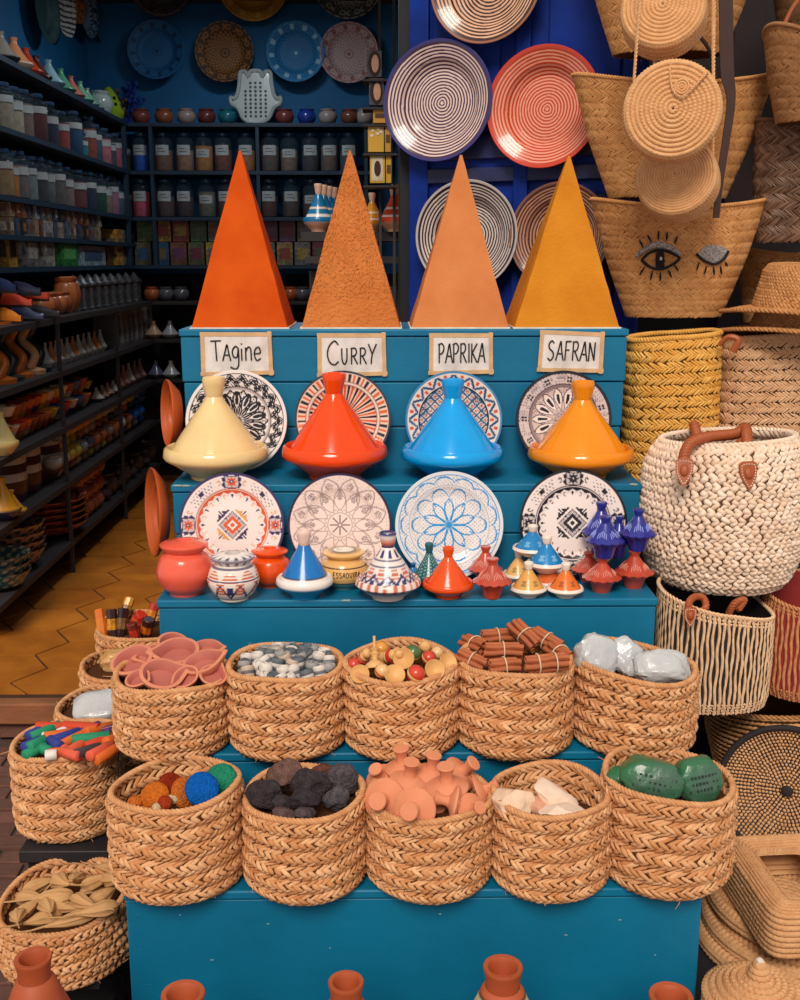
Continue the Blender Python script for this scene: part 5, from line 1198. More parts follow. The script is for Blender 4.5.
upright('palm_basket', 'tall yellow palm basket beside the blue top step', 628, 720, 338, 520, 3.16, 32, 66, YELK, 21)
nb_ = upright('palm_basket', 'natural palm basket with small black holes under the straw hats', 722, 850, 336, 520, 3.16, 34, 96, NATK, 22)
ox, oz, Yq = nb_.location.x, nb_.location.z, nb_.location.y
def l2(px, py, Y): q = P(px, py, Y); return np.array([q.x - ox, Y - Yq, q.z - oz])
MB().tube(smoothpath([l2(719, 345, 3.15), l2(728, 337, 3.14), l2(738, 340, 3.13), l2(733, 352, 3.135)], 24), np.linspace(.006, .011, 24), 8).build('leather_tie', LEATHER, nb_)
# block they stand on
zz = P(722, 520, 3.16).z - .002; xx0, xx1 = sidepx(646, 3.2, zz) , 1.75
t = thing('back_crate', 'dark wooden crate under the yellow and natural palm baskets', 'crate', ((xx0 + xx1) / 2, 3.29, GZ)); MB().box((0, 0, (zz - GZ) / 2), (xx1 - xx0, .30, zz - GZ)).build('body', BLK, t)
# ---- straw hats
HATM = strandmat('hat_straw', (190, 132, 78), (208, 152, 98), (160, 104, 58), (134, 86, 46))
def hat(label, px, py, Y, w, crown, rot, seed):
    p = P(px, py, Y); R = w / 2 * MPP(p); t = thing('straw_hat', label, 'hat', p, rot)
    def brim(u, v):
        th = 2 * PI * u; r = R * (.62 + .38 * (1 - v)); return np.stack([r * np.cos(th), r * .86 * np.sin(th), .018 + .014 * np.sin(2 * th) * (1 - v) - .012 * (1 - v) ** 2], -1)
    mb = MB(); shell(mb, brim, 64, 8, mi=1); shell(mb, brim, 64, 8, mi=1, flip=True, off=-.004); weave(mb, brim, 9, 110, 40, 1.1, 1.1, .4, .1, seed=seed)
    mb.build('brim', HATM, t, ang=80); u = np.linspace(0, 1, 80, endpoint=False)
    MB().rope(brim(u, np.zeros(80)), .006, 60, 2, n=5, closed=True, m=300).build('brim_edge', HATM[0], t, ang=80)
    if crown:
        def cr(u, v):
            th = 2 * PI * u; r = R * np.interp(v, [0, .55, .72, .82, 1], [.66, .58, .53, .42, .03]); z = .018 + crown * np.interp(v, [0, .55, .72, .82, 1], [0, .82, .97, 1.0, .95]); return np.stack([r * np.cos(th), r * .9 * np.sin(th), z], -1)
        mb = MB(); shell(mb, cr, 64, 24, mi=1); weave(mb, cr, 20, 84, 40, 1.1, 1.1, .4, .1, seed=seed + 1, v1=.96); mb.build('crown', HATM, t, ang=80)
nbz = P(722, 336, 3.16).z
hat('lower straw hat of two on the natural palm basket', 812, 332, 3.26, 182, .075, Euler((.02, .0, 0)), 31)
hat('upper straw hat with tall crown on the natural palm basket', 814, 314, 3.26, 184, .125, Euler((.05, .02, .1)), 33)
# ---- totes
def tote(name, label, cx, wt, wb, ytop, ybot, Y, rows, cols, mats, seed, arc=.02, deep=(.13, .09), rim=.006, rz=0, zb=None, pw=1.0):
    zb = P(cx, ybot, Y).z; zt = P(cx, ytop, Y).z; H = zt - zb; k = MPP(Vector((0, Y, (zb + zt) / 2))); a1, a0 = wt / 2 * k, wb / 2 * k
    s = elsurf([0, .5, 1], [a0, (a0 + a1) / 2 * 1.03, a1], [deep[1], (deep[0] + deep[1]) / 2 * 1.05, deep[0]], H, .004, lambda th, v: v ** 2 * arc * np.cos(2 * th), seed, pw)
    t = thing(name, label, 'basket', (sidepx(cx, Y, (zb + zt) / 2), Y, zb), (0, 0, rz)); mb = MB(); ins = vessel(mb, s, .008, 24, 80)
    weave(mb, s, rows, cols, 36, 1.2, 1.05, .4, .08, seed=seed)
    mb.build('body', mats, t, ang=80); rimrope(s, rim, 80, mats[0], t)
    return t, s, H
r1, s1, H1 = tote('straw_tote', 'straw tote with one open and one winking sequinned eye', 677, 174, 96, 204, 316, 3.46, 20, 150, PALM, 41, arc=.014)
r2, s2, H2 = tote('straw_tote', 'wide straw tote hung behind the round bags, above the eyed tote', 671, 200, 118, 82, 198, 3.52, 18, 150, PALM, 42, arc=.02)
r3, s3, H3 = tote('straw_tote', 'straw tote at the top behind the uppermost round bag', 672, 186, 112, -62, 55, 3.54, 18, 150, PALM, 43, arc=.02)
r4, s4, H4 = tote('straw_tote', 'straw tote high at the edge, right of the hung leather strap', 824, 128, 90, 40, 124, 3.32, 15, 110, PALMS, 44, arc=.03, rz=.3)
r5, s5, H5 = tote('shiny_basket', 'dark brown shiny woven basket below the edge tote', 806, 104, 92, 124, 242, 3.46, 15, 90, strandmat('brown_shiny', (96, 66, 50), (150, 118, 96), (64, 42, 32), (44, 30, 24)), 45, arc=.01)
_MATS['brown_shiny'].node_tree.nodes['Principled BSDF'].inputs['Roughness'].default_value = .25
r6, s6, H6 = tote('straw_tote', 'shaded straw tote hung highest at the edge of the stall', 830, 120, 90, -60, 40, 3.62, 14, 110, PALMD, 46, arc=.02)
r7, s7, H7 = tote('straw_tote', 'small straw tote behind the hat crown, below the shiny basket', 790, 100, 84, 252, 322, 3.70, 12, 90, PALM, 47, arc=.01)
for t, s, H, mt in ((r2, s2, H2, DLEATHER), (r3, s3, H3, DLEATHER), (r4, s4, H4, LEATHER), (r6, s6, H6, DLEATHER)):
    e = s(np.array([.68, .82]), np.array([.97, .97])); q = s(np.array([.18, .32]), np.array([.97, .97]))
    for (a, b), nm in (((e[0], e[1]), 'handle'), ((q[1], q[0]), 'handle')):
        m_ = (a + b) / 2 + np.array([0, .01 if a[1] < 0 else 0, .16]); MB().tube(smoothpath([a, a * .7 + m_ * .3 + [0, 0, .05], m_, b * .7 + m_ * .3 + [0, 0, .05], b], 40), .006, 8).build(nm, mt, t)
# eyes on the tote
SEQ = mat('silver_sequins', (206, 200, 196), .3, metal=.6, rgb2=(110, 104, 104), ns=160, amt=.9, bump=.8, bs=300); FELT = mat('black_felt', (24, 20, 22), .9)
ox, oz, Yq = r1.location.x, r1.location.z, r1.location.y
def on1(px, py, off=.006):
    q = P(px, py, Yq - .11); x, z = q.x - ox, q.z - oz; v = np.clip(z / H1, 0, 1)
    for _ in range(3):
        a = np.interp(v, [0, .5, 1], [abs(s1(np.array([0.]), np.array([0.]))[0, 0]), abs(s1(np.array([0.]), np.array([.5]))[0, 0]), abs(s1(np.array([0.]), np.array([1.]))[0, 0])]); b = np.interp(v, [0, .5, 1], [.09, .1155, .13]); c = np.clip(x / a, -.98, .98); y = -b * math.sqrt(1 - c * c)
        q = P(px, py, Yq + y); x, z = q.x - ox, q.z - oz; v = np.clip(z / H1, 0, 1)
    return np.array([x, y - off, z])
def ribbon(pts, r, m, name, closed=False, w=None): 
    pp = smoothpath(pts, 40); MB().tube([on1(*q[:2]) for q in pp], r if w is None else np.interp(np.linspace(0, 1, 40), [0, .5, 1], w), 8).build(name, m, r1)
def patch(outline, name, m, off=.005):
    pp = smoothpath([(*q, 0) for q in outline + outline[:1]], 50)[:-1]; c = pp.mean(0); mb = MB(); V = []
    for k in (1, .66, .33, .02): V.append([on1(*(c + (q - c) * k)[:2], off + .002 * (1 - k)) for q in pp])
    mb.grid(np.array(V).transpose(1, 0, 2), cu=True, flip=False); mb.build(name, m, r1, ang=80)
P3 = lambda *a: [(x, y, 0) for x, y in a]
ribbon(P3((636, 256), (645, 249), (657, 245), (670, 248), (680, 255)), 0, SEQ, 'sequin_lid', w=[.006, .011, .006])
ribbon(P3((641, 260), (649, 253), (660, 250), (671, 253), (679, 258), (671, 265), (661, 269), (650, 267), (641, 260)), .0042, FELT, 'eye_outline')
patch([(656, 252), (663, 252), (664, 260), (663, 268), (656, 268), (655, 260)], 'iris', FELT, .007); patch([(659, 257), (661, 257), (661, 260), (659, 260)], 'pupil_bead', matte((214, 206, 200)), .011)
patch([(697, 255), (705, 246), (714, 245), (723, 247), (728, 252), (724, 259), (714, 263), (704, 261)], 'sequin_lid', SEQ)
ribbon(P3((696, 254), (703, 260), (713, 264), (722, 260), (728, 251)), .0042, FELT, 'lash_line')
for q in ([(639, 240), (643, 248)], [(647, 235), (651, 242)], [(658, 231), (658, 240)], [(667, 232), (666, 241)], [(677, 236), (674, 244)], [(644, 267), (639, 275)], [(652, 271), (650, 280)], [(660, 272), (660, 281)], [(668, 270), (671, 277)], [(674, 265), (678, 271)],
          [(699, 262), (696, 270)], [(706, 266), (704, 274)], [(713, 267), (714, 275)], [(720, 266), (721, 274)], [(725, 262), (727, 266)]):
    (x0, y0), (x1, y1) = q; ribbon(P3((x0, y0), ((x0 + x1) / 2, (y0 + y1) / 2), (x1, y1)), 0, FELT, 'lash', w=[.0018, .0032, .0016])
# shelf under the eyed tote
# ---- round rattan bags on their cords
def roundbag(label, px, py, rx, ry, Y, yaw, pit, th, n, hang, clasp=True, seed=0, fringe=False, coils=None):
    p = P(px, py, Y); R = ry * MPP(p); t = thing('round_bag', label, 'bag', p, Euler((PI / 2 + pit, 0, yaw), 'XYZ'), None)
    def face(sg):
        def f(u, v):
            a = 2 * PI * u * sg; r = R * (1 - v * .98); return np.stack([r * np.cos(a), r * np.sin(a), np.full(a.shape, sg * (th / 2)) + sg * .012 * v], -1)
        return f
    def side(u, v):
        a = 2 * PI * u; r = R * (1 + .02 * np.sin(PI * v)); return np.stack([r * np.cos(a), r * np.sin(a), (v - .5) * th], -1)
    mb = MB(); coiled(mb, face(1), n, 360, 5, R / n * .5, 84, .3); mb.build('front', RAFFIA, t, ang=80)
    mb = MB(); coiled(mb, face(-1), n, 120, 5, R / n * .42, 80, .2); mb.build('back', RAFFIA, t, ang=80)
    mb = MB(); coiled(mb, side, 4, 360, 6, .006, 84, .35); mb.build('side', RAFFIA, t, ang=80)
    if clasp:
        c = np.array([R * .16, R * .45, th / 2 + .011]); mb = MB(); coiled(mb, lambda u, v: np.stack([c[0] + R * .17 * (1 - v * .97) * np.cos(2 * PI * u), c[1] + R * .17 * (1 - v * .97) * np.sin(2 * PI * u), np.full(u.shape, c[2])], -1), 3, 60, 5, .004, 20, .3); mb.build('clasp', RAFFIA, t, ang=80)
        MB().rope(smoothpath([(-.05 * R, R * .98, th / 2 - .01), (-.1 * R, R * .8, th / 2 + .012), (-.04 * R, R * .4, th / 2 + .02), (.16 * R, R * .22, th / 2 + .022), (.4 * R, R * .42, th / 2 + .02), (.7 * R, R * .75, th / 2 + .008)], 40), .0028, 14, 2, n=5, m=150).build('clasp_cord', CORDM, t)
    return t, R
Yb = 3.2
ztop = 2.72
def strap(t, a, b, r=.004):
    "twisted cord from the bag's shoulder up to the rail; given in world space"
    M = t.matrix_basis.inverted(); A = np.array(M @ Vector(a)); B = np.array(M @ Vector(b)); MB().rope([A, A * .5 + B * .5, B], r, max(8, int(np.linalg.norm(A - B) / .02)), 2, n=6).build('strap', CORDM, t)
for lab, px, py, rx, ry, Y, yaw, pit, th, n, cl, L, Rr in (
        ('round raffia bag, uppermost of three hung on cords', 664, 14, 37, 40, Yb - .03, -.32, -.28, .085, 10, True, ((646, 44), None), ((706, 5), None)),
        ('round raffia bag, middle and largest of three, with clasp cord', 672, 112, 44, 46, Yb - .15, -.20, -.05, .075, 10, True, ((638, 82), (648, 45)), ((716, 92), (708, 0))),
        ('round raffia bag, lowest of three, with wrapped side', 678, 181, 39, 38, Yb - .01, -.42, -.30, .085, 14, False, ((662, 150), (663, 55)), ((711, 150), (703, 40)))):
    t, R = roundbag(lab, px, py, rx, ry, Y, yaw, pit, th, n, 0, cl)
    for s, (q, up) in ((-1, L), (1, Rr)):
        a = np.array([s * R * .84, R * .52, 0]); aw = t.matrix_basis @ Vector(a); bw_ = Vector((aw.x + (.02 if s < 0 else -.035), aw.y + .02, ztop)); 
        strap(t, aw, bw_)
t = thing('leather_strap', 'long dark brown leather strap hanging right of the round bags', 'strap', P(722, 100, 3.24))
ox, oz = t.location.x, t.location.z
def l3(px, py, Y=3.24): q = P(px, py, Y); return (q.x - ox, Y - 3.24, q.z - oz)
pp = smoothpath([l3(724, -70), l3(726, 10), l3(727, 70), l3(731, 100), l3(726, 140), l3(720, 180), l3(716, 218)], 50); V = []
wv = np.interp(np.linspace(0, 1, 50), [0, .35, .5, 1], [.019, .019, .012, .009])
for sx, sy in ((-1, -1), (1, -1), (1, 1), (-1, 1)): V.append(pp + np.stack([sx * wv, np.full(50, sy * .003), np.zeros(50)], -1))
mb = MB(); mb.grid(np.array(V), cu=True); mb.add([V[i][49] for i in range(4)], [(0, 1, 2, 3)]); mb.build('strap', DLEATHER, t, ang=30)
rail = thing('hanging_rail', 'dark rail overhead that the round bags hang from', 'rail', (.86, 3.16, ztop)); MB().tube([(-.5, 0, 0), (.9, 0, 0)], .02, 12).build('bar', BLK, rail)
# ================================================================== THE PLACE: STREET, SHOP SHELL
TILE = mat('floor_tile', (176, 104, 26), .45, rgb2=(140, 76, 18), ns=5, nd=4, amt=.8, bump=.08, bs=20, island=(190, 116, 34)); GROUT = matte((70, 40, 18))
FX0, FX1, FY0, FY1 = -2.2, 1.25, 4.0, 8.56
mb = MB(); mb.box(((FX0 + FX1) / 2, (FY0 + FY1) / 2, -.055), (FX1 - FX0, FY1 - FY0, .10), mi=1)
s = .20; hx = s * math.sqrt(3)
# long hexagons, flat edge towards the street
for i in range(-14, 10):
    for j in range(-2, 30):
        cx = i * s * 1.5 - .4; cy = FY0 + j * hx * .92 + (hx * .46 if i % 2 else 0)
        q = [(cx + (s - .0065) * math.cos(k * PI / 3), cy + (s - .0065) * .92 * math.sin(k * PI / 3)) for k in range(6)]
        if cx < FX0 or cx > FX1 or cy > FY1: continue
        q = [(min(max(x, FX0), FX1), min(max(y, FY0 + .05), FY1)) for x, y in q]
        if max(y for _, y in q) - min(y for _, y in q) < .03: continue
        mb.prism(q, .006, M=TR(z=-.006))
struct(mb.build('floor', [TILE, GROUT], None, ang=20))
WORN = mat('worn_sill', (150, 92, 54), .8, rgb2=(96, 56, 34), ns=7, nd=6, amt=.9, bump=.5, bs=30, stretch=(.4, 1, 1))
struct(MB().box((-.3, FY0 - .03, -.04), (3.7, .07, .085)).build('trim_1', WORN, None, bevel=.008))
BRK = mat('street_brick', (120, 78, 62), .9, rgb2=(92, 58, 46), ns=11, nd=5, amt=.8, bump=.5, bs=40, island=(96, 64, 54)); MORT = matte((84, 62, 54), .95)
mb = MB(); mb.box((0, 1.5, GZ - .06), (7, 5.1, .10), mi=1); rg = np.random.default_rng(3)
for j in range(-8, 34):
    for i in range(-15, 16):
        y = j * .083 + 1.2; x = i * .2 + (.1 if j % 2 else 0)
        if y > FY0 - .10 or y < .6: continue
        mb.box((x, y, GZ - .018 + rg.normal(0, .0015)), (.186, .07, .036))
struct(mb.build('ground', [BRK, MORT], None, ang=30, bevel=.004))
mb = MB(); mb.box((-.3, FY0 + .0, -.085), (3.7, .02, .12), mi=1)
for j in range(1):
    for i in range(-10, 9): mb.box((i * .2 - .2, FY0 - .022, -.117), (.19, .03, .06))
struct(mb.build('trim_2', [BRK, MORT], None, bevel=.004))
TEAL = mat('teal_wall', (0, 98, 150), .7, rgb2=(0, 82, 130), ns=4, amt=.6, bump=.05)
DARKW = mat('dark_inner_wall', (34, 24, 26), .9, rgb2=(44, 28, 26), ns=5, amt=.6)
CEIL = mat('ceiling_paint', (60, 56, 56), .9)
HC = 3.45
ZU = 1.55
struct(MB().box((-.5, 8.55, (HC + ZU) / 2), (3.6, .1, HC - ZU)).build('wall_back', TEAL)); struct(MB().box((-.5, 8.55, ZU / 2), (3.6, .1, ZU)).build('wall_back_base', DARKW))
struct(MB().box((-2.2, 6.25, (HC + ZU) / 2), (.1, 4.5, HC - ZU)).build('wall_left', TEAL)); struct(MB().box((-2.2, 6.25, ZU / 2), (.1, 4.5, ZU)).build('wall_left_base', DARKW))
struct(MB().box((1.25, 6.25, HC / 2), (.1, 4.5, HC)).build('wall_right', DARKW)); struct(MB().box((-.5, 6.25, HC + .05), (3.7, 4.7, .1)).build('ceiling', CEIL))
jx = xs_at(404, 4.0, 1.8)
FAC = mat('facade_plaster', (34, 26, 28), .9, rgb2=(24, 20, 22), ns=4, amt=.6)
struct(MB().box(((jx + .04 + 3.2) / 2, 4.1, 1.6), (3.2 - jx - .04, .12, 3.7)).build('wall_front', FAC)); struct(MB().box((-.6, 4.1, 3.3), (6, .12, .5)).build('wall_lintel', FAC)); struct(MB().box((-2.75, 4.1, 1.6), (1.1, .12, 3.7)).build('wall_front_pier', FAC))
JAMB = mat('dark_jamb', (9, 9, 16), .7, rgb2=(16, 13, 18), ns=6, amt=.6)
struct(MB().box((jx + .01, 4.07, 1.5), (.055, .2, 3.1)).build('trim_3', JAMB, None, bevel=.006))
# ---- the blue door leaf folded flat on the facade
BLUE = mat('door_blue', (2, 44, 138), .6, rgb2=(2, 26, 88), ns=5, nd=5, amt=.8, bump=.15, bs=25, spec=.2); BLUED = mat('door_blue_shaded', (4, 28, 88), .6, rgb2=(48, 40, 56), ns=6, nd=6, amt=.7, bump=.2, bs=30)  # shade over rails and lower panels put into the darker, mottled blue
DA = math.radians(24); DN = Vector((-math.sin(DA), -math.cos(DA), 0)); DO = Vector((xs_at(413, 3.98, 1.8), 3.98, 0)); dw = .80
def PD(px, py, off):
    d = _dir(px, py); o = Vector((0, 0, EYE)); return o + d * ((DO + DN * off - o).dot(DN) / d.dot(DN))
door = MB().box((0, 0, 1.45), (dw, .04, 2.9)).build('door_1', BLUE, None, DO + Vector((math.cos(DA), -math.sin(DA), 0)) * (dw / 2), (0, 0, -DA), bevel=.003); struct(door)
for x, w in ((-dw / 2 + .035, .07), (dw / 2 - .035, .07), (0, .05)): MB().box((x, -.03, 1.45), (w, .02, 2.9)).build('stile', BLUE, door, bevel=.004)
for z, h in ((2.62, .07), (2.02, .08), (1.93, .05), (1.30, .08), (.6, .08)): MB().box((0, -.029, z), (dw - .01, .018, h)).build('rail_moulding', BLUED, door, bevel=.005)
for z0, z1 in ((2.06, 2.58), (1.34, 1.9)):
    for sg in (-1, 1): MB().box((sg * dw / 4, -.024, (z0 + z1) / 2), (dw / 2 - .16, .012, z1 - z0 - .08)).build('raised_panel', BLUE if z0 > 2 else BLUED, door, bevel=.01)
# ---- ringed plates on the door
def ringed(bg, line, rim, n, duty=.5, centre=None, well=.62):
    def f(Q, T, x, y):
        C = base(Q, bg); r = Q + .004 * np.sin(T * 3 + Q * 9); C[((r * n) % 1 < duty) & (Q < .93)] = line
        C[Q < .6 / n] = centre or line; C[Q > .965] = rim; return C
    return f
RP = [('ringed_plate', 'plate with tan and dark rings hung highest on the blue door', 490, -15, 58, (62, 36, 30), (222, 172, 140), (150, 96, 70), 17),
      ('ringed_plate', 'large pinkish-white and purple ringed plate on the blue door', 442, 103, 57.5, (66, 44, 70), (226, 196, 184), (54, 48, 112), 19),
      ('ringed_plate', 'red ringed plate hung on the blue door', 547, 109, 58, (196, 66, 42), (234, 160, 130), (206, 62, 34), 19),
      ('ringed_plate', 'white and black ringed plate half behind the paprika pyramid', 470.5, 236, 53, (44, 34, 44), (214, 196, 186), (190, 176, 170), 19),
      ('ringed_plate', 'brown ringed plate half behind the safran pyramid', 563, 236, 51, (84, 52, 48), (192, 140, 112), (130, 88, 74), 19)]
for nm, lab, cx, cy, r, bg, ln, rim, n in RP:
    p = PD(cx, cy, .046 if 'red ringed' in lab or 'brown' in lab else .052); R = r * MPP(p)
    o = plate_mesh(nm, R, ringed(bg, ln, rim, n), 150, 128, rimcol=rim, depth=.05, back=rim); o.location = p; o.rotation_euler = (math.radians(88), 0, -DA); tag(o, lab, 'plate')

# ================================================================== SHOP SHELVES AND GOODS
def zsh(y): return EYE - 8.1 * math.tan(PITCH + math.atan((y - 500) / F))
SHELF = mat('shelf_paint', (12, 44, 66), .6, rgb2=(10, 34, 52), ns=6, amt=.6); SHELFD = mat('shelf_dark', (40, 34, 36), .7, rgb2=(54, 46, 46), ns=6, amt=.6)
XU, XL = -1.79, -1.68; XW = -2.145
UP = [123, 171, 217, 243, 265]; LO = [301, 339, 379, 419, 462]
UZ = [zsh(y) for y in UP]; LZ = [zsh(y) for y in LO]
lu = thing('wall_shelves', 'long dark wooden shelves along the shop side, crowded with jars and pottery', 'shelves', (XW, 4.6, 0))
def shp(root, name, x0, x1, y0, y1, z0, z1, m):
    l = root.location; MB().box(((x0 + x1) / 2 - l.x, (y0 + y1) / 2 - l.y, (z0 + z1) / 2 - l.z), (x1 - x0, y1 - y0, z1 - z0)).build(name, m, root)
for z in UZ: shp(lu, 'shelf_board', XW, XU, 4.6, 8.44, z - .025, z, SHELF)
for z in LZ: shp(lu, 'shelf_board', XW, XL, 4.6, 8.1, z - .03, z, SHELFD)
for y in (5.75, 7.0): shp(lu, 'upright', XL - .02, XL - .001, y, y + .02, 0, LZ[0], SHELFD)
for y in (8.0,): shp(lu, 'upright', XU - .03, XU - .002, y, y + .04, UZ[4], UZ[0], SHELF)
bu = thing('back_shelves', 'dark blue wooden shelves across the shop back holding rows of spice jars', 'shelves', (-1, 8.3, 0))
for z in UZ[:3] + UZ[4:]: shp(bu, 'shelf_board', XU, -.10, 8.1, 8.49, z - .025, z, SHELF)
for z in LZ[:4]: shp(bu, 'shelf_board', XL, .9, 8.1, 8.49, z - .025, z, SHELFD)
for px in (152, 258, 366): x = xs_at(px, 8.1, 2.3); shp(bu, 'upright', x - .012, x + .012, 8.105, 8.48, UZ[4], UZ[0], SHELF)
# ---- jar factory
GLASS = mat('jar_glass', (96, 116, 130), .08, alpha=.13, coat=.25); LABELM = matte((166, 172, 172), .7, .0); LIDM = mat('jar_lid', (34, 66, 96), .35)
JARS = {}
def jar_thing(label, loc, R, H, rgb, fill=.6, lab=(.45, .7), group=None, lidm=None, mark=True):
    t = thing('spice_jar', label, 'jar', loc, (0, 0, 0), group)
    MB().lathe([(0, .004), (R * .9, 0), (R, .03 * H), (R, .76 * H), (R * .9, .84 * H), (R * .66, .88 * H), (R * .66, .92 * H)], 24).build('glass', GLASS, t, ang=50)
    MB().lathe([(0, .008), (R * .93, .008), (R * .95, .04 * H), (R * .95, fill * H), (0, (fill + .02) * H)], 20).build('spice', mat('spice_%d_%d_%d' % rgb, rgb, .9, rgb2=tuple(int(q * .75) for q in rgb), ns=30, amt=.7), t)
    MB().lathe([(0, .92 * H), (R * .72, .91 * H), (R * .74, .93 * H), (R * .72, .99 * H), (R * .3, H), (0, H)], 24).build('lid', lidm or LIDM, t)
    if lab:
        a = np.linspace(-PI / 2 - .75, -PI / 2 + .75, 10); rr = R * 1.015
        V = np.stack([np.stack([rr * np.cos(a), rr * np.sin(a), np.full(10, lab[0] * H)], -1), np.stack([rr * np.cos(a), rr * np.sin(a), np.full(10, lab[1] * H)], -1)], 1)
        l = MB().grid(V).build('paper_label', LABELM, t)
        if mark:
            mb = MB()
            for k in range(2):
                z = (lab[0] + (lab[1] - lab[0]) * (.35 + .3 * k)) * H
                aa = np.linspace(-PI / 2 - .5, -PI / 2 + .4 - .2 * k, 8); mb.tube(np.stack([rr * 1.006 * np.cos(aa), rr * 1.006 * np.sin(aa), z + .004 * np.sin(aa * 30)], -1), .0022, 4)
            mb.build('handwriting', INK, l)
    return t
ORD = ['first', 'second', 'third', 'fourth', 'fifth', 'sixth', 'seventh', 'eighth', 'ninth', 'tenth', 'eleventh', 'twelfth', 'thirteenth', 'fourteenth', 'fifteenth', 'sixteenth', 'seventeenth', 'eighteenth']
def cname(rgb):
    r, g, b = rgb
    for nm, c in (('blue', (30, 80, 170)), ('pink', (200, 90, 110)), ('brown', (110, 72, 50)), ('tan', (170, 120, 76)), ('ochre', (190, 130, 50)), ('red', (150, 50, 36)), ('grey', (90, 90, 90)), ('dark', (50, 38, 36)), ('green', (70, 110, 60)), ('cream', (200, 180, 150)), ('teal', (30, 110, 120)), ('orange', (210, 100, 40)), ('white', (215, 210, 205)), ('yellow', (205, 160, 50)), ('purple', (90, 60, 100))):
        JARS[nm] = c
    return min(JARS, key=lambda k: sum((a - b) ** 2 for a, b in zip(JARS[k], rgb)))
row1 = [(143, (24, 84, 190)), (165, (120, 84, 60)), (186, (150, 110, 84)), (205, (176, 118, 56)), (224, (116, 66, 50)), (247, (170, 112, 60)), (271, (96, 80, 70)), (290, (130, 110, 92)), (311, (60, 56, 60)), (330, (110, 92, 80)), (349, (70, 80, 100))]
row2 = [(143, (206, 80, 110)), (167, (86, 62, 56)), (186, (70, 46, 44)), (208, (110, 104, 84)), (227, (90, 70, 60)), (270, (90, 58, 48)), (292, (86, 70, 60)), (312, (80, 66, 60)), (330, (70, 60, 60)), (349, (84, 70, 62))]
for row, zi, nm in ((row1, 1, 'upper'), (row2, 2, 'lower')):
    for i, (px, rgb) in enumerate(row):
        x = xs_at(px, 8.22, UZ[zi]); jar_thing('glass jar of %s spice on the back %s jar shelf, %s along' % (cname(rgb), nm, ORD[i]), (x, 8.22, UZ[zi]), .066, .265, rgb, .55 if i % 3 else .66, (.42, .68) if i % 4 != 3 else (.36, .58), 'spice jars at the back', )
# pots on the top back shelf
pr = [(142, (116, 58, 54)), (165, (134, 76, 48)), (187, (150, 130, 124)), (207, (100, 46, 46)), (228, (24, 96, 110)), (285, (110, 56, 50)), (307, (28, 56, 140)), (328, (150, 136, 130)), (350, (110, 64, 52)), (365, (150, 140, 134))]
def small_pot(name, label, loc, R, H, rgb, cat='pot', group=None):
    o = MB().lathe([(0, 0), (.55 * R, 0), (.85 * R, .2 * H), (R, .5 * H), (.86 * R, .78 * H), (.66 * R, .84 * H), (.76 * R, .9 * H), (.78 * R, .97 * H), (.6 * R, H), (.5 * R, .9 * H), (0, .88 * H)], 28).build(name, glaze(rgb, .3), None, ang=50); o.location = loc
    return tag(o, label, cat, group)
for i, (px, rgb) in enumerate(pr):
    small_pot('glazed_pot', 'small %s glazed pot on the topmost back shelf, %s along' % (cname(rgb), ORD[i]), (xs_at(px, 8.2, UZ[0]), 8.2, UZ[0]), .068, .105, rgb, 'pot', 'pots on the topmost back shelf')
# hamsa ornament
p = P(256, 96, 8.22); k = MPP(p)
out = [(0, 26), (5, 25), (7, 20), (10, 25), (15, 24), (16, 14), (18, 4), (21, -1), (25, 0), (24, -6), (18, -10), (13, -20), (6, -24), (0, -25)]
full = out + [(-x, y) for x, y in out[::-1][1:-1]]
q = [(x * k, y * k) for x, y, _ in smoothpath([(*a, 0) for a in full + full[:1]], 90)[:-1]]
t = thing('hamsa_ornament', 'white hand-shaped ornament standing on the topmost back shelf', 'ornament', (p.x, p.y, UZ[0] + 25 * k), (math.radians(84), 0, 0))
SILV = mat('pierced_white', (164, 172, 168), .35, coat=.3, rgb2=(130, 138, 138), ns=12, amt=.5)
MB().prism(q[::-1], .03).build('plate', SILV, t, ang=40); mb = MB(); mb.tube([(x, y, .03) for x, y in q], .014, 8, closed=True); mb.build('rim', SILV, t)
mb = MB()
for c in range(-2, 3):
    for r in range(-4, 5):
        if abs(c) == 2 and r > 2: continue
        mb.blob((c * 5 * k, (r * 4 - 2) * k, .031), (1.5 * k, 1.6 * k, .003), 0, 1, 1, 1)
mb.build('dark_dots', INK, t)
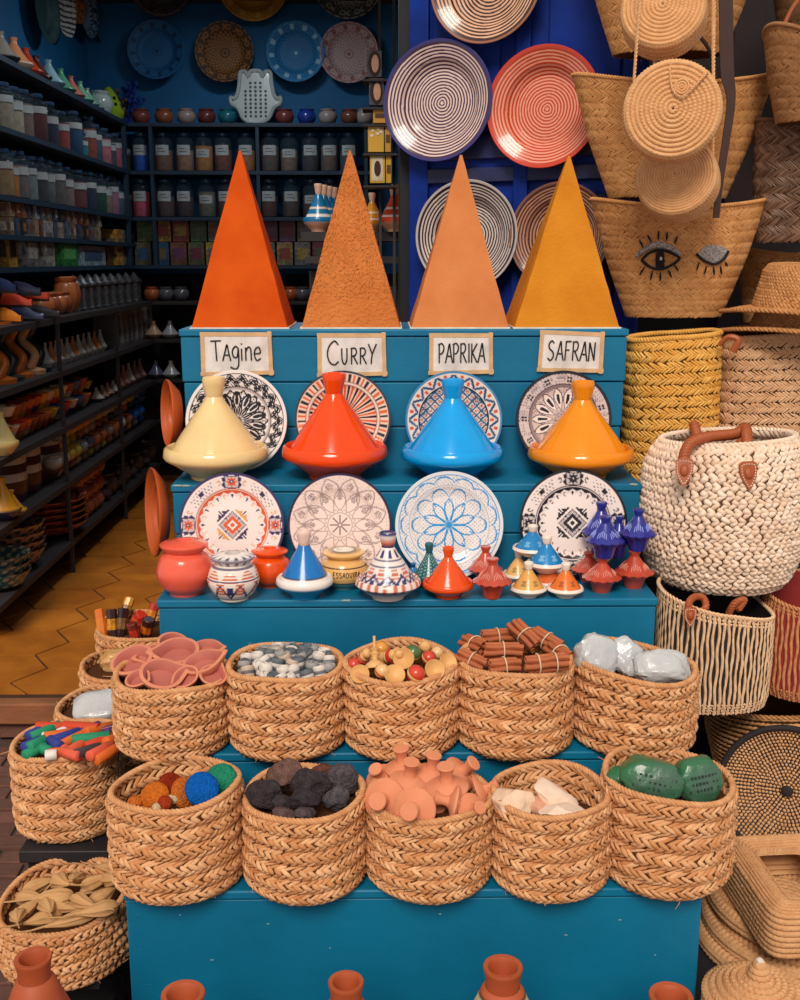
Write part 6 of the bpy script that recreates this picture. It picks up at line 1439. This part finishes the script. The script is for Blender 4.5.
# wall plates
def pt_rings(a, b, c, dots=0):
    def f(Q, T, x, y):
        C = base(Q, a); C[(np.abs(Q - .72) < .02) | (np.abs(Q - .93) < .02) | (np.abs(Q - .14) < .025)] = b; C[(np.sin(T * 24) * np.sin(Q * 40) > .35) & (Q > .2)] = b; C[Q < .07] = c; C[(np.sin(T * 12) > .5) & (Q > .76) & (Q < .9)] = c; return C
    return f
WP = [(157, 51, 28, pt_rings((24, 96, 146), (20, 76, 120), (12, 50, 80)), 'blue embossed plate on the shop back wall, nearest the side shelves', (30, 110, 160)),
      (225, 53, 29, pt_rings((140, 92, 40), (58, 36, 26), (70, 44, 30)), 'brown carved-pattern plate in the middle of the shop back wall', (60, 40, 26)),
      (296, 53, 29, pt_rings((20, 100, 152), (40, 120, 168), (140, 180, 200)), 'bright blue plate with ringed centre above the hand-shaped ornament', (30, 120, 170)),
      (349, 54, 29, pt_rings((186, 164, 160), (160, 120, 120), (150, 90, 90)), 'pale pinkish plate beside the hair-dye boxes', (170, 110, 104)),
      (162, -14, 31, pt_rings((70, 50, 52), (110, 92, 92), (60, 40, 44)), 'dark brown plate at the top of the back wall', (50, 36, 40)),
      (254, -14, 35, pt_rings((206, 140, 44), (186, 120, 36), (220, 160, 70)), 'golden-yellow plate at the top of the back wall', (200, 134, 44)),
      (348, -15, 34, pt_rings((170, 166, 150), (60, 64, 60), (80, 84, 76)), 'grey-green patterned plate at the top of the back wall', (130, 128, 116))]
for cx, cy, r, fn, lab, rim in WP:
    p = P(cx, cy, 8.40); o = plate_mesh('wall_plate', r * MPP(p), fn, 40, 160, rimcol=rim, depth=.05, back=rim, paint=PAINTM); o.location = p; o.rotation_euler = (math.radians(86), 0, 0); tag(o, lab, 'plate')
LP = [(40, 8, 33, 6.0, pt_rings((18, 60, 62), (14, 46, 50), (20, 70, 70)), 'dark green plate on the side wall, nearest the street', (16, 50, 56)), (58, 6, 30, 6.35, lambda Q, T, x, y: np.where((np.sin(y * 34) > -.2)[..., None], np.array((196, 192, 184.)), np.array((40, 46, 54.))), 'black and white striped plate on the side wall', (60, 60, 64)),
      (70, 0, 22, 6.75, pt_rings((176, 108, 50), (130, 76, 36), (90, 50, 30)), 'small orange-brown plate on the side wall', (120, 70, 36)), (82, 9, 27, 7.1, pt_rings((150, 168, 184), (40, 70, 110), (30, 60, 100)), 'blue and white patterned plate on the side wall', (60, 80, 110)), (94, 15, 27, 7.5, pt_rings((52, 34, 44), (60, 42, 50), (40, 28, 36)), 'dark plum plate on the side wall, nearest the corner', (44, 30, 38))]
for cx, cy, r, Y, fn, lab, rim in LP:
    d = _dir(cx, cy); Y = -2.09 * d.y / d.x; p = P(cx, cy, Y); k = MPP(p); o = plate_mesh('wall_plate', r * k, fn, 30, 120, rimcol=rim, depth=.05, back=rim, paint=PAINTM); o.location = p; o.rotation_euler = Euler((PI / 2, 0, PI / 2 - .08), 'XYZ'); tag(o, lab, 'plate')

# ---- goods along the side shelves; a place is given by its photo column on a shelf
def onshelf(px, z, x):
    "point on a shelf at world x that shows in photo column px"
    d = (px - 400) / F; # solve x = d*zc + Y tan(yaw)
    c, s, t = math.cos(PITCH), math.sin(PITCH), math.tan(YAW); Y = (x - d * (EYE - z) * s) / (d * c + t)
    return (x, Y, z)
def mini_cone(label, loc, R, H, rgb, rgb2=None, group=None, name='miniature_tagine'):
    o = MB().lathe([(0, 0), (.5 * R, 0), (.9 * R, .18 * H), (R, .24 * H), (.95 * R, .3 * H), (.85 * R, .3 * H), (.5 * R, .55 * H), (.25 * R, .78 * H), (.17 * R, .86 * H), (.24 * R, .98 * H), (0, H)], 24, colfn=lambda T, Rr, Z: np.where((Z > .29 * H)[..., None], np.array(rgb, float), np.array(rgb2 or rgb, float))).build(name, PAINT, None, ang=50)
    o.location = loc; return tag(o, label, 'tagine', group)
for i, (px, c1, c2, s) in enumerate([(4, (150, 140, 130), (50, 44, 44), 1.05), (17, (226, 150, 104), (230, 200, 170), 1.1), (29, (206, 70, 36), (190, 60, 30), 1.0), (39, (90, 50, 46), (60, 34, 34), .95), (51, (150, 190, 200), (120, 160, 180), 1.05), (63, (90, 160, 120), (60, 120, 100), 1.0), (73, (196, 110, 92), (150, 80, 70), .95), (82, (110, 170, 140), (70, 120, 100), .95), (89, (140, 170, 150), (90, 120, 110), .85), (95, (110, 150, 130), (70, 100, 96), .8)]):
    mini_cone('%s miniature tagine on the highest side shelf, %s from the street' % (cname(c1), ORD[i]), onshelf(px, UZ[0], -1.9), .088 * s, .16 * s, c1, c2, 'tagines on the highest side shelf')
small_pot('glazed_pot', 'pale speckled pot on the highest side shelf before the green lantern', onshelf(101, UZ[0], -1.9), .09, .16, (160, 176, 170))
l_ = onshelf(111, UZ[0], -1.9); t = thing('pottery_lantern', 'lime green pierced pottery lantern on the highest side shelf', 'lantern', l_)
LG = glaze((140, 170, 40)); MB().lathe([(0, 0), (.07, 0), (.1, .05), (.1, .07), (.085, .08), (.08, .12), (.05, .18), (.02, .22), (0, .23)], 32).build('body', LG, t, ang=50)
mb = MB()
for r, z in ((.083, .105), (.07, .145)):
    for k in range(8): mb.blob((r * math.cos(k * PI / 4), r * math.sin(k * PI / 4), z), (.012, .012, .014), 0, 1, 1, 1)
mb.build('dark_holes', INK, t)
l_ = onshelf(124, UZ[0], -1.9); t = thing('dried_flowers', 'bunch of dried tan and blue flowers in the corner of the highest shelf', 'flowers', l_); rg = np.random.default_rng(4)
for nm, c, dx, hz in (('tan_flowers', (140, 104, 60), -.03, .12), ('blue_flowers', (26, 60, 150), .07, .2)):
    mb = MB()
    for k in range(40): a = rg.normal(0, .035, 3); mb.blob((dx + a[0], a[1], hz + a[2] * 1.6), (.016, .016, .02), .3, 2, k, 1); mb.tube([(dx * .5, 0, 0), (dx + a[0], a[1], hz + a[2])], .003, 4)
    mb.build(nm, matte(c), t)
side1 = [(3, (150, 140, 120), .07, .23), (13, (170, 160, 136), .07, .23), (23, (120, 100, 90), .07, .24), (36, (96, 40, 36), .078, .25), (49, (30, 34, 54), .07, .24), (61, (150, 56, 48), .064, .22), (72, (20, 74, 116), .078, .25), (82, (30, 120, 130), .05, .15), (89, (150, 64, 38), .064, .27), (96, (60, 84, 110), .055, .24), (104, (200, 110, 120), .062, .24), (110, (70, 70, 80), .056, .22), (115, (190, 90, 110), .06, .24), (120, (60, 90, 100), .055, .22), (125, (120, 140, 90), .055, .24)]
side2 = [(3, (150, 120, 80), .07, .23), (9, (180, 110, 50), .066, .22), (18, (110, 100, 96), .072, .24), (28, (120, 130, 130), .066, .23), (38, (60, 56, 60), .07, .24), (47, (110, 120, 120), .062, .24), (56, (96, 90, 88), .074, .24), (65, (130, 110, 100), .068, .23), (76, (110, 50, 50), .08, .23), (88, (30, 34, 66), .07, .24), (98, (30, 76, 56), .07, .25), (105, (150, 130, 120), .062, .24), (112, (170, 110, 130), .062, .26), (117, (60, 100, 130), .06, .24), (122, (140, 110, 110), .056, .24), (127, (130, 120, 110), .056, .22)]
for rr, zi, nm in ((side1, 1, 'upper'), (side2, 2, 'lower')):
    for i, (px, c, R, H) in enumerate(rr):
        t = jar_thing('glass jar of %s goods on the %s side jar shelf, %s from the street' % (cname(c), nm, ORD[i]), onshelf(px, UZ[zi], -1.88), R, H, c, .7, (.5, .66) if i % 3 else (.58, .72), 'jars on the side shelves', mark=False); t.rotation_euler = (0, 0, PI / 4)
# small boxes: two tiers
def carton(name, label, loc, d, rgb, rgb2, rz=.0, group=None, cat='box'):
    t = thing(name, label, cat, loc, (0, 0, rz), group)
    MB().box((0, 0, d[2] / 2), d).build('carton', mat('carton_%d_%d_%d' % rgb, rgb, .5, rgb2=tuple(int(q * .35) for q in rgb), ns=38, amt=.9), t, bevel=.002)
    mb = MB(); mb.box((0, -d[1] / 2 - .0008, d[2] * .5), (d[0] * .7, .0015, d[2] * .5)); mb.box((d[0] / 2 + .0008, 0, d[2] * .5), (.0015, d[1] * .7, d[2] * .5)); mb.build('printed_panel', mat('cartonp_%d_%d_%d' % rgb2, rgb2, .5, rgb2=tuple(int(q * .5) for q in rgb2), ns=55, amt=.9), t)
    return t
cols = [(150, 120, 90), (96, 90, 100), (176, 150, 120), (60, 90, 120), (190, 180, 170), (140, 70, 50), (46, 44, 52), (90, 120, 130), (170, 110, 60), (120, 120, 130)]
for lev in (0, 1):
    for i in range(15):
        px = 3 + i * 6.4 + lev * 1.5; c = cols[(i * 3 + lev * 2) % 10]; c2 = cols[(i * 7 + 4 + lev) % 10]; l = onshelf(px, UZ[3], -1.87); 
        carton('soap_box', 'small %s carton on the side shelf, %s from the street, %s tier' % (cname(c), ORD[i], 'upper' if lev else 'lower'), (l[0], l[1], l[2] + lev * .088), (.11, .085, .085), c, c2, .1, 'small cartons on the side shelf')
for i, (px, d, c, c2, lab) in enumerate([(6, (.1, .12, .2), (206, 150, 40), (60, 44, 30), 'yellow and black box at the street end of the middle side shelf'), (20, (.16, .2, .16), (120, 116, 116), (160, 156, 150), 'grey striped box on the middle side shelf'), (38, (.16, .16, .24), (170, 164, 156), (110, 104, 100), 'tall white box on the middle side shelf'), (58, (.16, .34, .15), (44, 130, 60), (90, 170, 90), 'green leafy printed box on the middle side shelf'), (84, (.14, .6, .12), (150, 170, 184), (60, 90, 120), 'long pale blue box on the middle side shelf'), (104, (.12, .1, .16), (120, 70, 40), (60, 40, 34), 'brown box between the pale blue and orange ones'), (112, (.14, .16, .24), (206, 150, 60), (130, 110, 90), 'orange-yellow box on the middle side shelf'), (120, (.12, .14, .24), (130, 124, 120), (70, 66, 66), 'grey box next to the orange-yellow one'), (127, (.12, .14, .23), (150, 144, 138), (90, 84, 80), 'pale grey box in the corner of the middle side shelf')]):
    carton('printed_box', lab, onshelf(px, UZ[4], -1.89), d, c, c2, 0)
# bags of herbs on the back wall's middle shelf: two tiers
hc = [(110, 100, 70), (150, 60, 44), (120, 40, 60), (90, 100, 60), (160, 130, 80), (40, 90, 130), (70, 100, 60), (110, 60, 100), (170, 140, 60), (120, 110, 110), (130, 80, 50), (100, 120, 110)]
for lev in (0, 1):
    for i in range(12):
        px = 146 + i * 17.5 + lev * 3; c = hc[(i * 5 + lev * 3) % 12]; c2 = hc[(i * 7 + 5 + lev) % 12]
        x = xs_at(px, 8.25, UZ[4]); carton('herb_packet', '%s herb packet on the back shelf, %s along, %s tier' % (cname(c), ORD[i], 'upper' if lev else 'lower'), (x, 8.22 + .1 * lev * 0, UZ[4] + lev * .165), (.115, .07, .16), c, c2, 0, 'herb packets at the back', 'packet')
# bowls and minis on the low back shelves
for i, px in enumerate([153, 167, 182, 291, 303, 392, 402]): small_pot('glazed_pot', '%s round bowl on the shelf under the herb packets, %s along' % ('dark grey' if i % 3 else 'orange', ORD[i]), (xs_at(px, 8.2, LZ[0]), 8.2, LZ[0]), .062, .1, (92, 90, 96) if i % 3 else (170, 90, 50), 'bowl', 'bowls at the back')
for i, (px, zi, c) in enumerate([(155, 1, (190, 150, 120)), (171, 1, (170, 166, 166)), (157, 2, (90, 90, 110)), (172, 2, (180, 176, 172)), (296, 1, (150, 130, 120)), (408, 1, (120, 50, 40))]): mini_cone('%s miniature tagine on the low back shelves, %s along' % (cname(c), ORD[i]), (xs_at(px, 8.2, LZ[zi]), 8.2, LZ[zi]), .07, .13, c, c, 'miniature tagines on the low back shelves')
# lower side shelves
def slipper(label, loc, rgb, rgb2, rz, group):
    t = thing('slipper', label, 'slipper', loc, (0, 0, rz), group)
    out = smoothpath([(-.12, .03, 0), (-.05, .042, 0), (.05, .045, 0), (.13, .012, 0), (.15, 0, .012), (.13, -.012, 0), (.05, -.045, 0), (-.05, -.042, 0), (-.12, -.03, 0), (-.12, .03, 0)], 40)[:-1]
    MB().prism([(x, y) for x, y, _ in out], .014).build('sole', matte(rgb2), t)
    mb = MB(); th = np.linspace(0, PI, 14); xs = np.linspace(.0, .15, 10); wd = np.interp(xs, [0, .05, .13, .15], [.046, .044, .014, .004]); hh = np.interp(xs, [0, .06, .13, .15], [.06, .05, .025, .03])
    V = np.stack([np.broadcast_to(xs[:, None], (10, 14)), wd[:, None] * np.cos(th)[None], .012 + hh[:, None] * np.sin(th)[None]], -1); mb.grid(V, flip=False); mb.build('upper', mat('slip_%d_%d_%d' % rgb, rgb, .5, coat=.2), t)
for i, (px, dz, c) in enumerate([(6, 0, (226, 130, 40)), (10, .07, (196, 60, 30)), (16, 0, (40, 50, 90)), (22, .0, (190, 170, 160)), (28, .09, (206, 60, 24)), (33, 0, (44, 34, 40)), (3, .14, (30, 44, 84)), (20, .12, (30, 34, 60))]):
    l = onshelf(px, LZ[0], -1.80); slipper('%s pointed slipper at the street end of the side shelf, %s' % (cname(c), ['at the edge', 'in the middle', 'low down', 'beside the dark one', 'with toe up', 'farthest in', 'on the top', 'second layer'][i]), (l[0], l[1], l[2] + dz), c, (40, 30, 30), -.7 + .3 * (i % 3), 'slippers on the side shelf')
for i, px in enumerate([44, 50, 56, 62, 67, 71]): small_pot('glazed_pot', 'terracotta cup on the side shelf beyond the slippers, %s from the street' % ORD[i], onshelf(px, LZ[0], -1.80), .07, .12 if i < 4 else .2, (170, 92, 60) if i % 2 else (206, 120, 70), 'cup', 'terracotta cups')
def lantern(label, loc, R, H, group):
    o = MB().lathe([(0, 0), (R, 0), (R, .06 * H), (.85 * R, .08 * H), (.8 * R, .6 * H), (R, .66 * H), (R, .72 * H), (.6 * R, .82 * H), (.2 * R, .95 * H), (0, H)], 8).build('metal_lantern', mat('tin', (120, 118, 120), .35, metal=.7, rgb2=(40, 38, 40), ns=60, amt=.8), None, ang=30); o.location = loc; tag(o, label, 'lantern', group)
for i in range(9): lantern('small tin lantern in the row on the side shelf, %s from the street' % ORD[i], onshelf(76 + i * 7.4, LZ[0], -1.80), .062, .21, 'tin lanterns')
for i, (px, c) in enumerate([(2, (206, 110, 40)), (10, (40, 60, 60)), (20, (206, 110, 44)), (32, (226, 170, 120)), (38, (24, 50, 60))]):
    l = onshelf(px, LZ[1], -1.80); t = thing('pottery_stand', '%s arched pottery candle holder on the side shelf, %s from the street' % (cname(c), ORD[i]), 'candle holder', l, (0, 0, .2), 'arched candle holders'); g = glaze(c, .3)
    MB().lathe([(0, 0), (.075, 0), (.078, .02), (.03, .035), (0, .035)], 24).build('foot', g, t); MB().lathe([(0, .24), (.02, .235), (.07, .26), (.075, .285), (0, .28)], 24).build('cup', g, t); MB().tube(smoothpath([(.0, -.03, .03), (.03, -.02, .1), (-.03, .01, .17), (0, 0, .24)], 20), .022, 10).build('neck', g, t)
for i in range(11):
    c = [(196, 186, 176), (176, 150, 130), (200, 196, 190), (206, 130, 70)][(i * 3) % 4]; mini_cone('%s miniature tagine on the side shelf after the candle holders, %s' % (cname(c), ORD[i]), onshelf(48 + i * 5.4, LZ[1], -1.79), .042, .14, c, (190, 180, 170), 'miniature tagines on the side shelf')
for i in range(8):
    c = [(96, 90, 86), (130, 120, 112), (110, 104, 100)][i % 3]; l = onshelf(108 + i * 5, LZ[1], -1.82); carton('framed_tile', '%s decorated tile in the row standing at the inner end, %s' % (cname(c), ORD[i]), l, (.16, .03, .27), c, (70, 64, 62), .25, 'framed tiles', 'tile')
rg = np.random.default_rng(11); pc = [(222, 92, 36), (196, 60, 40), (230, 140, 50), (30, 84, 150), (226, 200, 170), (200, 110, 60), (226, 76, 30), (210, 160, 60), (150, 60, 40)]
n = 0
for lev in range(4):
    for i in range(13):
        px = 3 + i * 6.6 + lev * 2.2
        if px > 88: continue
        c = pc[int(rg.integers(9))]; l = onshelf(px, LZ[2], -1.82 + .05 * (lev % 2)); R = .052; o = MB().lathe([(0, 0), (.55 * R, 0), (R, .045), (.97 * R, .048), (.5 * R, .012), (0, .01)], 22).build('small_bowl', glaze(c, .3), None, ang=50); o.location = (l[0], l[1], l[2] + lev * .048); tag(o, '%s glazed bowl piled on the side shelf, %s layer, %s from the street' % (cname(c), ['bottom', 'second', 'third', 'top'][lev], ORD[i]), 'bowl', 'bright pottery piled on the side shelf')
mini_cone('pale yellow miniature tagine before the bright pottery pile', onshelf(5, LZ[2], -1.72), .075, .2, (226, 200, 130), (226, 190, 120))
for i in range(9):
    c = [(190, 180, 170), (150, 110, 90), (170, 120, 110)][i % 3]; mini_cone('%s miniature tagine after the bright pottery pile, %s' % (cname(c), ORD[i]), onshelf(98 + i * 5.4, LZ[2], -1.78), .048, .16 if i > 3 else .09, c, (120, 80, 80), 'tagines after the bright pottery')
# big pots with pale labels
for i, px in enumerate([3, 18, 38]):
    l = onshelf(px, LZ[3], -1.88); t = thing('storage_pot', 'dark brown pot with pale bands on the side shelf, %s from the street' % ORD[i], 'pot', l, (0, 0, 0), 'storage pots'); R, H = .13, .24
    MB().lathe([(0, 0), (.85 * R, 0), (R, .2 * H), (R, .85 * H), (.9 * R, H), (0, H)], 32).build('body', glaze((74, 40, 34), .4), t); 
    for z in (.45, .8): MB().lathe([(R * 1.005, z * H), (R * 1.01, z * H + .005), (R * 1.01, z * H + .035), (R * 1.005, z * H + .04)], 32).build('pale_band', matte((206, 190, 176)), t)
mini_cone('yellow miniature tagine before the dark storage pots', onshelf(6, LZ[3], -1.73), .08, .2, (216, 150, 40), (40, 40, 60)); mini_cone('dark and yellow miniature tagine beside the storage pots', onshelf(14, LZ[3], -1.71), .07, .13, (210, 150, 50), (40, 38, 50))
pc2 = [(176, 168, 160), (150, 90, 64), (120, 130, 140), (60, 70, 90), (190, 150, 120), (196, 120, 70), (130, 110, 104), (170, 150, 60)]
for lev in range(4):
    for i in range(14):
        px = 54 + i * 6.4 + lev * 1.6
        if px > 150: continue
        c = pc2[int(rg.integers(8))] if px < 132 else (26, 84, 160); l = onshelf(px, LZ[3], -1.80 + .04 * (lev % 2)); small_pot('small_bowl', '%s little pot on the second lowest side shelf, %s layer, %s along' % (cname(c), ['bottom', 'second', 'third', 'top'][lev], ORD[i]), (l[0], l[1], l[2] + lev * .07), .055, .075, c, 'pot', 'little pots heaped on the side shelf')
# bottom shelf: patterned bowls, large terracotta dishes, terracotta pots
def bowl_stack(label, px, R, H, n, c1, c2, x, group, name='stacked_bowl', flatd=False):
    l = onshelf(px, LZ[4], x)
    for k in range(n):
        pr_ = [(0, 0), (.4 * R, 0), (.75 * R, .3 * H), (R, H), (.96 * R, H), (.7 * R, .36 * H), (.35 * R, .1 * H), (0, .08 * H)]
        o = MB().lathe(resample(np.c_[np.array(pr_), np.zeros(8)], 40)[:, :2], 72, colfn=lambda T, Rr, Z, k=k: np.where(((np.sin(T * 14) * np.sin(Z / H * 14) > .2) & (Rr > .5 * R))[..., None], np.array(c2, float), np.array(c1, float))).build(name, PAINT, None, ang=50)
        o.location = (l[0], l[1], l[2] + k * H * .42); tag(o, label % ('topmost of its stack' if k == n - 1 else 'lowest of its stack' if k == 0 else '%s from the top' % ORD[n - 1 - k]), 'bowl', group)
bowl_stack('black and cream patterned bowl on the bottom side shelf, %s', 14, .17, .1, 4, (150, 110, 86), (40, 38, 44), -1.84, 'patterned bowls')
bowl_stack('teal patterned bowl at the street end of the bottom side shelf, %s', 1, .15, .09, 3, (30, 70, 74), (150, 130, 104), -1.78, 'teal bowls')
bowl_stack('wide terracotta and dark dish on the bottom side shelf, %s', 43, .26, .08, 5, (160, 84, 56), (60, 40, 38), -1.9, 'wide dishes')
for lev in range(3):
    for i in range(6):
        l = onshelf(66 + i * 5.2 + lev * 1.5, LZ[4], -1.80); small_pot('terracotta_pot', 'plain terracotta pot heaped beyond the wide dishes, %s layer, %s along' % (['bottom', 'middle', 'top'][lev], ORD[i]), (l[0], l[1], l[2] + lev * .10), .085, .11, (156, 82, 56) if (i + lev) % 2 else (140, 70, 48), 'pot', 'terracotta pots heaped on the bottom shelf')
for i in range(8): bowl = onshelf(100 + i * 6.6, LZ[4], -1.8); small_pot('glazed_pot', 'dark glazed bowl at the inner end of the bottom side shelf, %s along' % ORD[i], bowl, .085, .09 + .06 * (i % 2), (70, 56, 52), 'bowl', 'dark bowls on the bottom shelf')
# ---- nested tagines on a small shelf right of the second pyramid, and the box rack
sh = thing('small_shelf', 'dark wooden shelf behind the curry pyramid carrying nested tagine lids', 'shelf', P(355, 232, 5.0)); MB().box((0, .1, -.02), (.47, .3, .04)).build('board', SHELFD, sh); MB().box((.0, .1, -.12), (.44, .26, .03)).build('lower_board', SHELFD, sh)
for x in (-.2, .2): MB().box((x, .16, -.78), (.03, .03, 1.3 - .08)).build('post', SHELFD, sh)
zs = P(355, 232, 5.0).z
def stripe_tag(c):
    def f(T, part, q):
        if part == 0: C = flat(T, (226, 170, 140)); C[q > .6] = c; return C
        if part == 2: return flat(T, (222, 180, 156))
        C = flat(T, c); C[(q > .10) & (q < .2)] = (226, 214, 204); C[(q > .42) & (q < .5)] = (226, 200, 180); return C
    return f
for k in range(4):
    p = P(319 + k * 5, 230, 5.0 + k * .06); make_painted('tagine', 'blue and cream striped tagine on the small shelf, %s' % ['nearest of four in a row', 'second of four in a row', 'third of four in a row', 'farthest of four in a row'][k], (p.x, 4.99 + k * .085, zs), .068, .205, stripe_tag((28, 112, 160)), 'blue striped tagines', n=48, zz=zs)
for k in range(3):
    p = P(396 + k * -1, 225, 4.95 + k * .09); make_painted('tagine', 'orange and cream striped tagine by the dark door post, %s' % ['nearest of three', 'middle of three', 'farthest of three'][k], (p.x, p.y, zs), .075, .2, stripe_tag((206, 66, 24)), 'orange striped tagines', n=48, zz=zs)
p = P(372, 225, 5.0); make_painted('tagine', 'mustard yellow tagine half behind the curry pyramid', (p.x, 5.05, zs), .06, .17, stripe_tag((206, 140, 40)), None, n=48, zz=zs)
rk = thing('wire_rack', 'narrow dark rack of boxes standing by the dark door post', 'rack', (P(380, 185, 4.75).x, 4.8, 0)); RX = rk.location.x
for z in (P(380, 185, 4.75).z, P(380, 153, 4.75).z, P(380, 124, 4.75).z, P(380, 107, 4.75).z, P(380, 79, 4.75).z): MB().box((0, 0, z - .006), (.14, .12, .008)).build('rack_shelf', SHELFD, rk)
for x in (.0, .06): MB().box((x, .055, 1.35), (.012, .012, 2.7)).build('post', SHELFD, rk)
def dyebox(label, px0, px1, py0, py1, rgb, kind):
    a, b = P(px0, py1, 4.75), P(px1, py0, 4.75); w, h = b.x - a.x, b.z - a.z; t = thing('product_box', label, 'box', ((a.x + b.x) / 2, 4.78, a.z + .0)); MB().box((0, 0, h / 2), (w, .05, h)).build('carton', mat('pb_%d_%d_%d' % rgb, rgb, .4), t, bevel=.002)
    def el(cx, cz, rx, rz, m, nm, y=-.026): 
        th = np.arange(24) * 2 * PI / 24; MB().prism([(cx + rx * math.cos(q), cz + rz * math.sin(q)) for q in th], .0015, M=TR(0, y, 0, PI / 2)).build(nm, m, t)
    if kind == 'face': el(.0, h * .5, w * .42, h * .46, matte((50, 32, 28)), 'printed_hair'); el(.04 * w, h * .5, w * .24, h * .33, matte((206, 156, 130)), 'printed_face', -.0275)
    elif kind == 'arch': 
        MB().box((0, -.0262, h * .5), (w * .76, .0015, h * .84)).build('printed_panel', matte((214, 196, 160)), t); el(0, h * .52, w * .22, h * .28, matte((60, 34, 28)), 'printed_shape', -.0275)
    elif kind == 'spot':
        for q in ((-.2, .8), (.15, .86), (.1, .68), (-.25, .62), (.3, .75)): el(q[0] * w, q[1] * h, w * .1, h * .06, matte((226, 210, 190)), 'printed_spot')
    else: MB().box((0, -.0262, h * .5), (w * .7, .0015, h * .3)).build('printed_panel', matte((90, 60, 40)), t)
dyebox('printed box with a portrait, upper of two on the rack', 367, 382, 50, 77, (70, 60, 66), 'face'); dyebox('printed box with a portrait, lower of two on the rack', 369, 384, 78, 105, (80, 66, 70), 'face')
dyebox('small yellow box under the portrait boxes on the rack', 373, 386, 108, 123, (196, 140, 40), 'bar'); dyebox('yellow box with pale spots on the rack', 368, 384, 125, 152, (206, 158, 44), 'spot'); dyebox('narrow yellow box beside the spotted one on the rack', 385, 391, 125, 152, (190, 140, 40), 'bar')
dyebox('yellow box with arched dark picture lowest on the rack', 370, 385, 155, 183, (200, 156, 50), 'arch'); dyebox('narrow yellow box beside the arched-picture one on the rack', 386, 391.5, 155, 183, (196, 150, 40), 'bar')

# ================================================================== LIGHT
w = bpy.data.worlds.new('sky'); SC.world = w; w.use_nodes = True; nt = w.node_tree; bg = nt.nodes['Background']
bg.inputs['Color'].default_value = lin((246, 240, 236)); bg.inputs['Strength'].default_value = .64
def sun(name, rot, e, ang, col):
    l = bpy.data.lights.new(name, 'SUN'); l.energy = e; l.angle = math.radians(ang); l.color = lin(col)[:3]; o = bpy.data.objects.new(name, l); COL.objects.link(o); o.rotation_euler = Euler([math.radians(q) for q in rot]); o.location = (0, -3, 6); return o
sun('sun', (47, 0, -9), 2.5, 22, (255, 244, 232))
# unseen ceiling lamps, added to brighten the dark shop interior
LAMPM = mat('added_lamp_diffuser', (235, 240, 245), .4); LAMPM.node_tree.nodes['Principled BSDF'].inputs['Emission Color'].default_value = (.8, .9, 1, 1); LAMPM.node_tree.nodes['Principled BSDF'].inputs['Emission Strength'].default_value = 2
for lx, ly, e, nm in ((-.9, 5.4, 12, 'nearer the street'), (-.8, 7.1, 13, 'nearer the back wall')):
    t = thing('added_ceiling_lamp', 'added flat round lamp out of view on the shop ceiling, %s' % nm, 'lamp', (lx, ly, HC)); MB().lathe([(0, -.05), (.17, -.05), (.2, -.03), (.2, 0), (0, 0)], 32).build('housing', CEIL, t); MB().lathe([(0, -.062), (.15, -.06), (.165, -.05)], 32).build('diffuser', LAMPM, t)
    l = bpy.data.lights.new('added_lamp_light', 'AREA'); l.shape = 'DISK'; l.size = .34; l.energy = e; l.color = (.86, .93, 1); o = bpy.data.objects.new('added_lamp_light', l); COL.objects.link(o); o.parent = t; o.location = (0, 0, -.075)
SC.view_settings.view_transform = 'Standard'; SC.view_settings.look = 'None'; SC.view_settings.gamma = 1; SC.view_settings.exposure = 0
SC.view_settings.use_curve_mapping = False
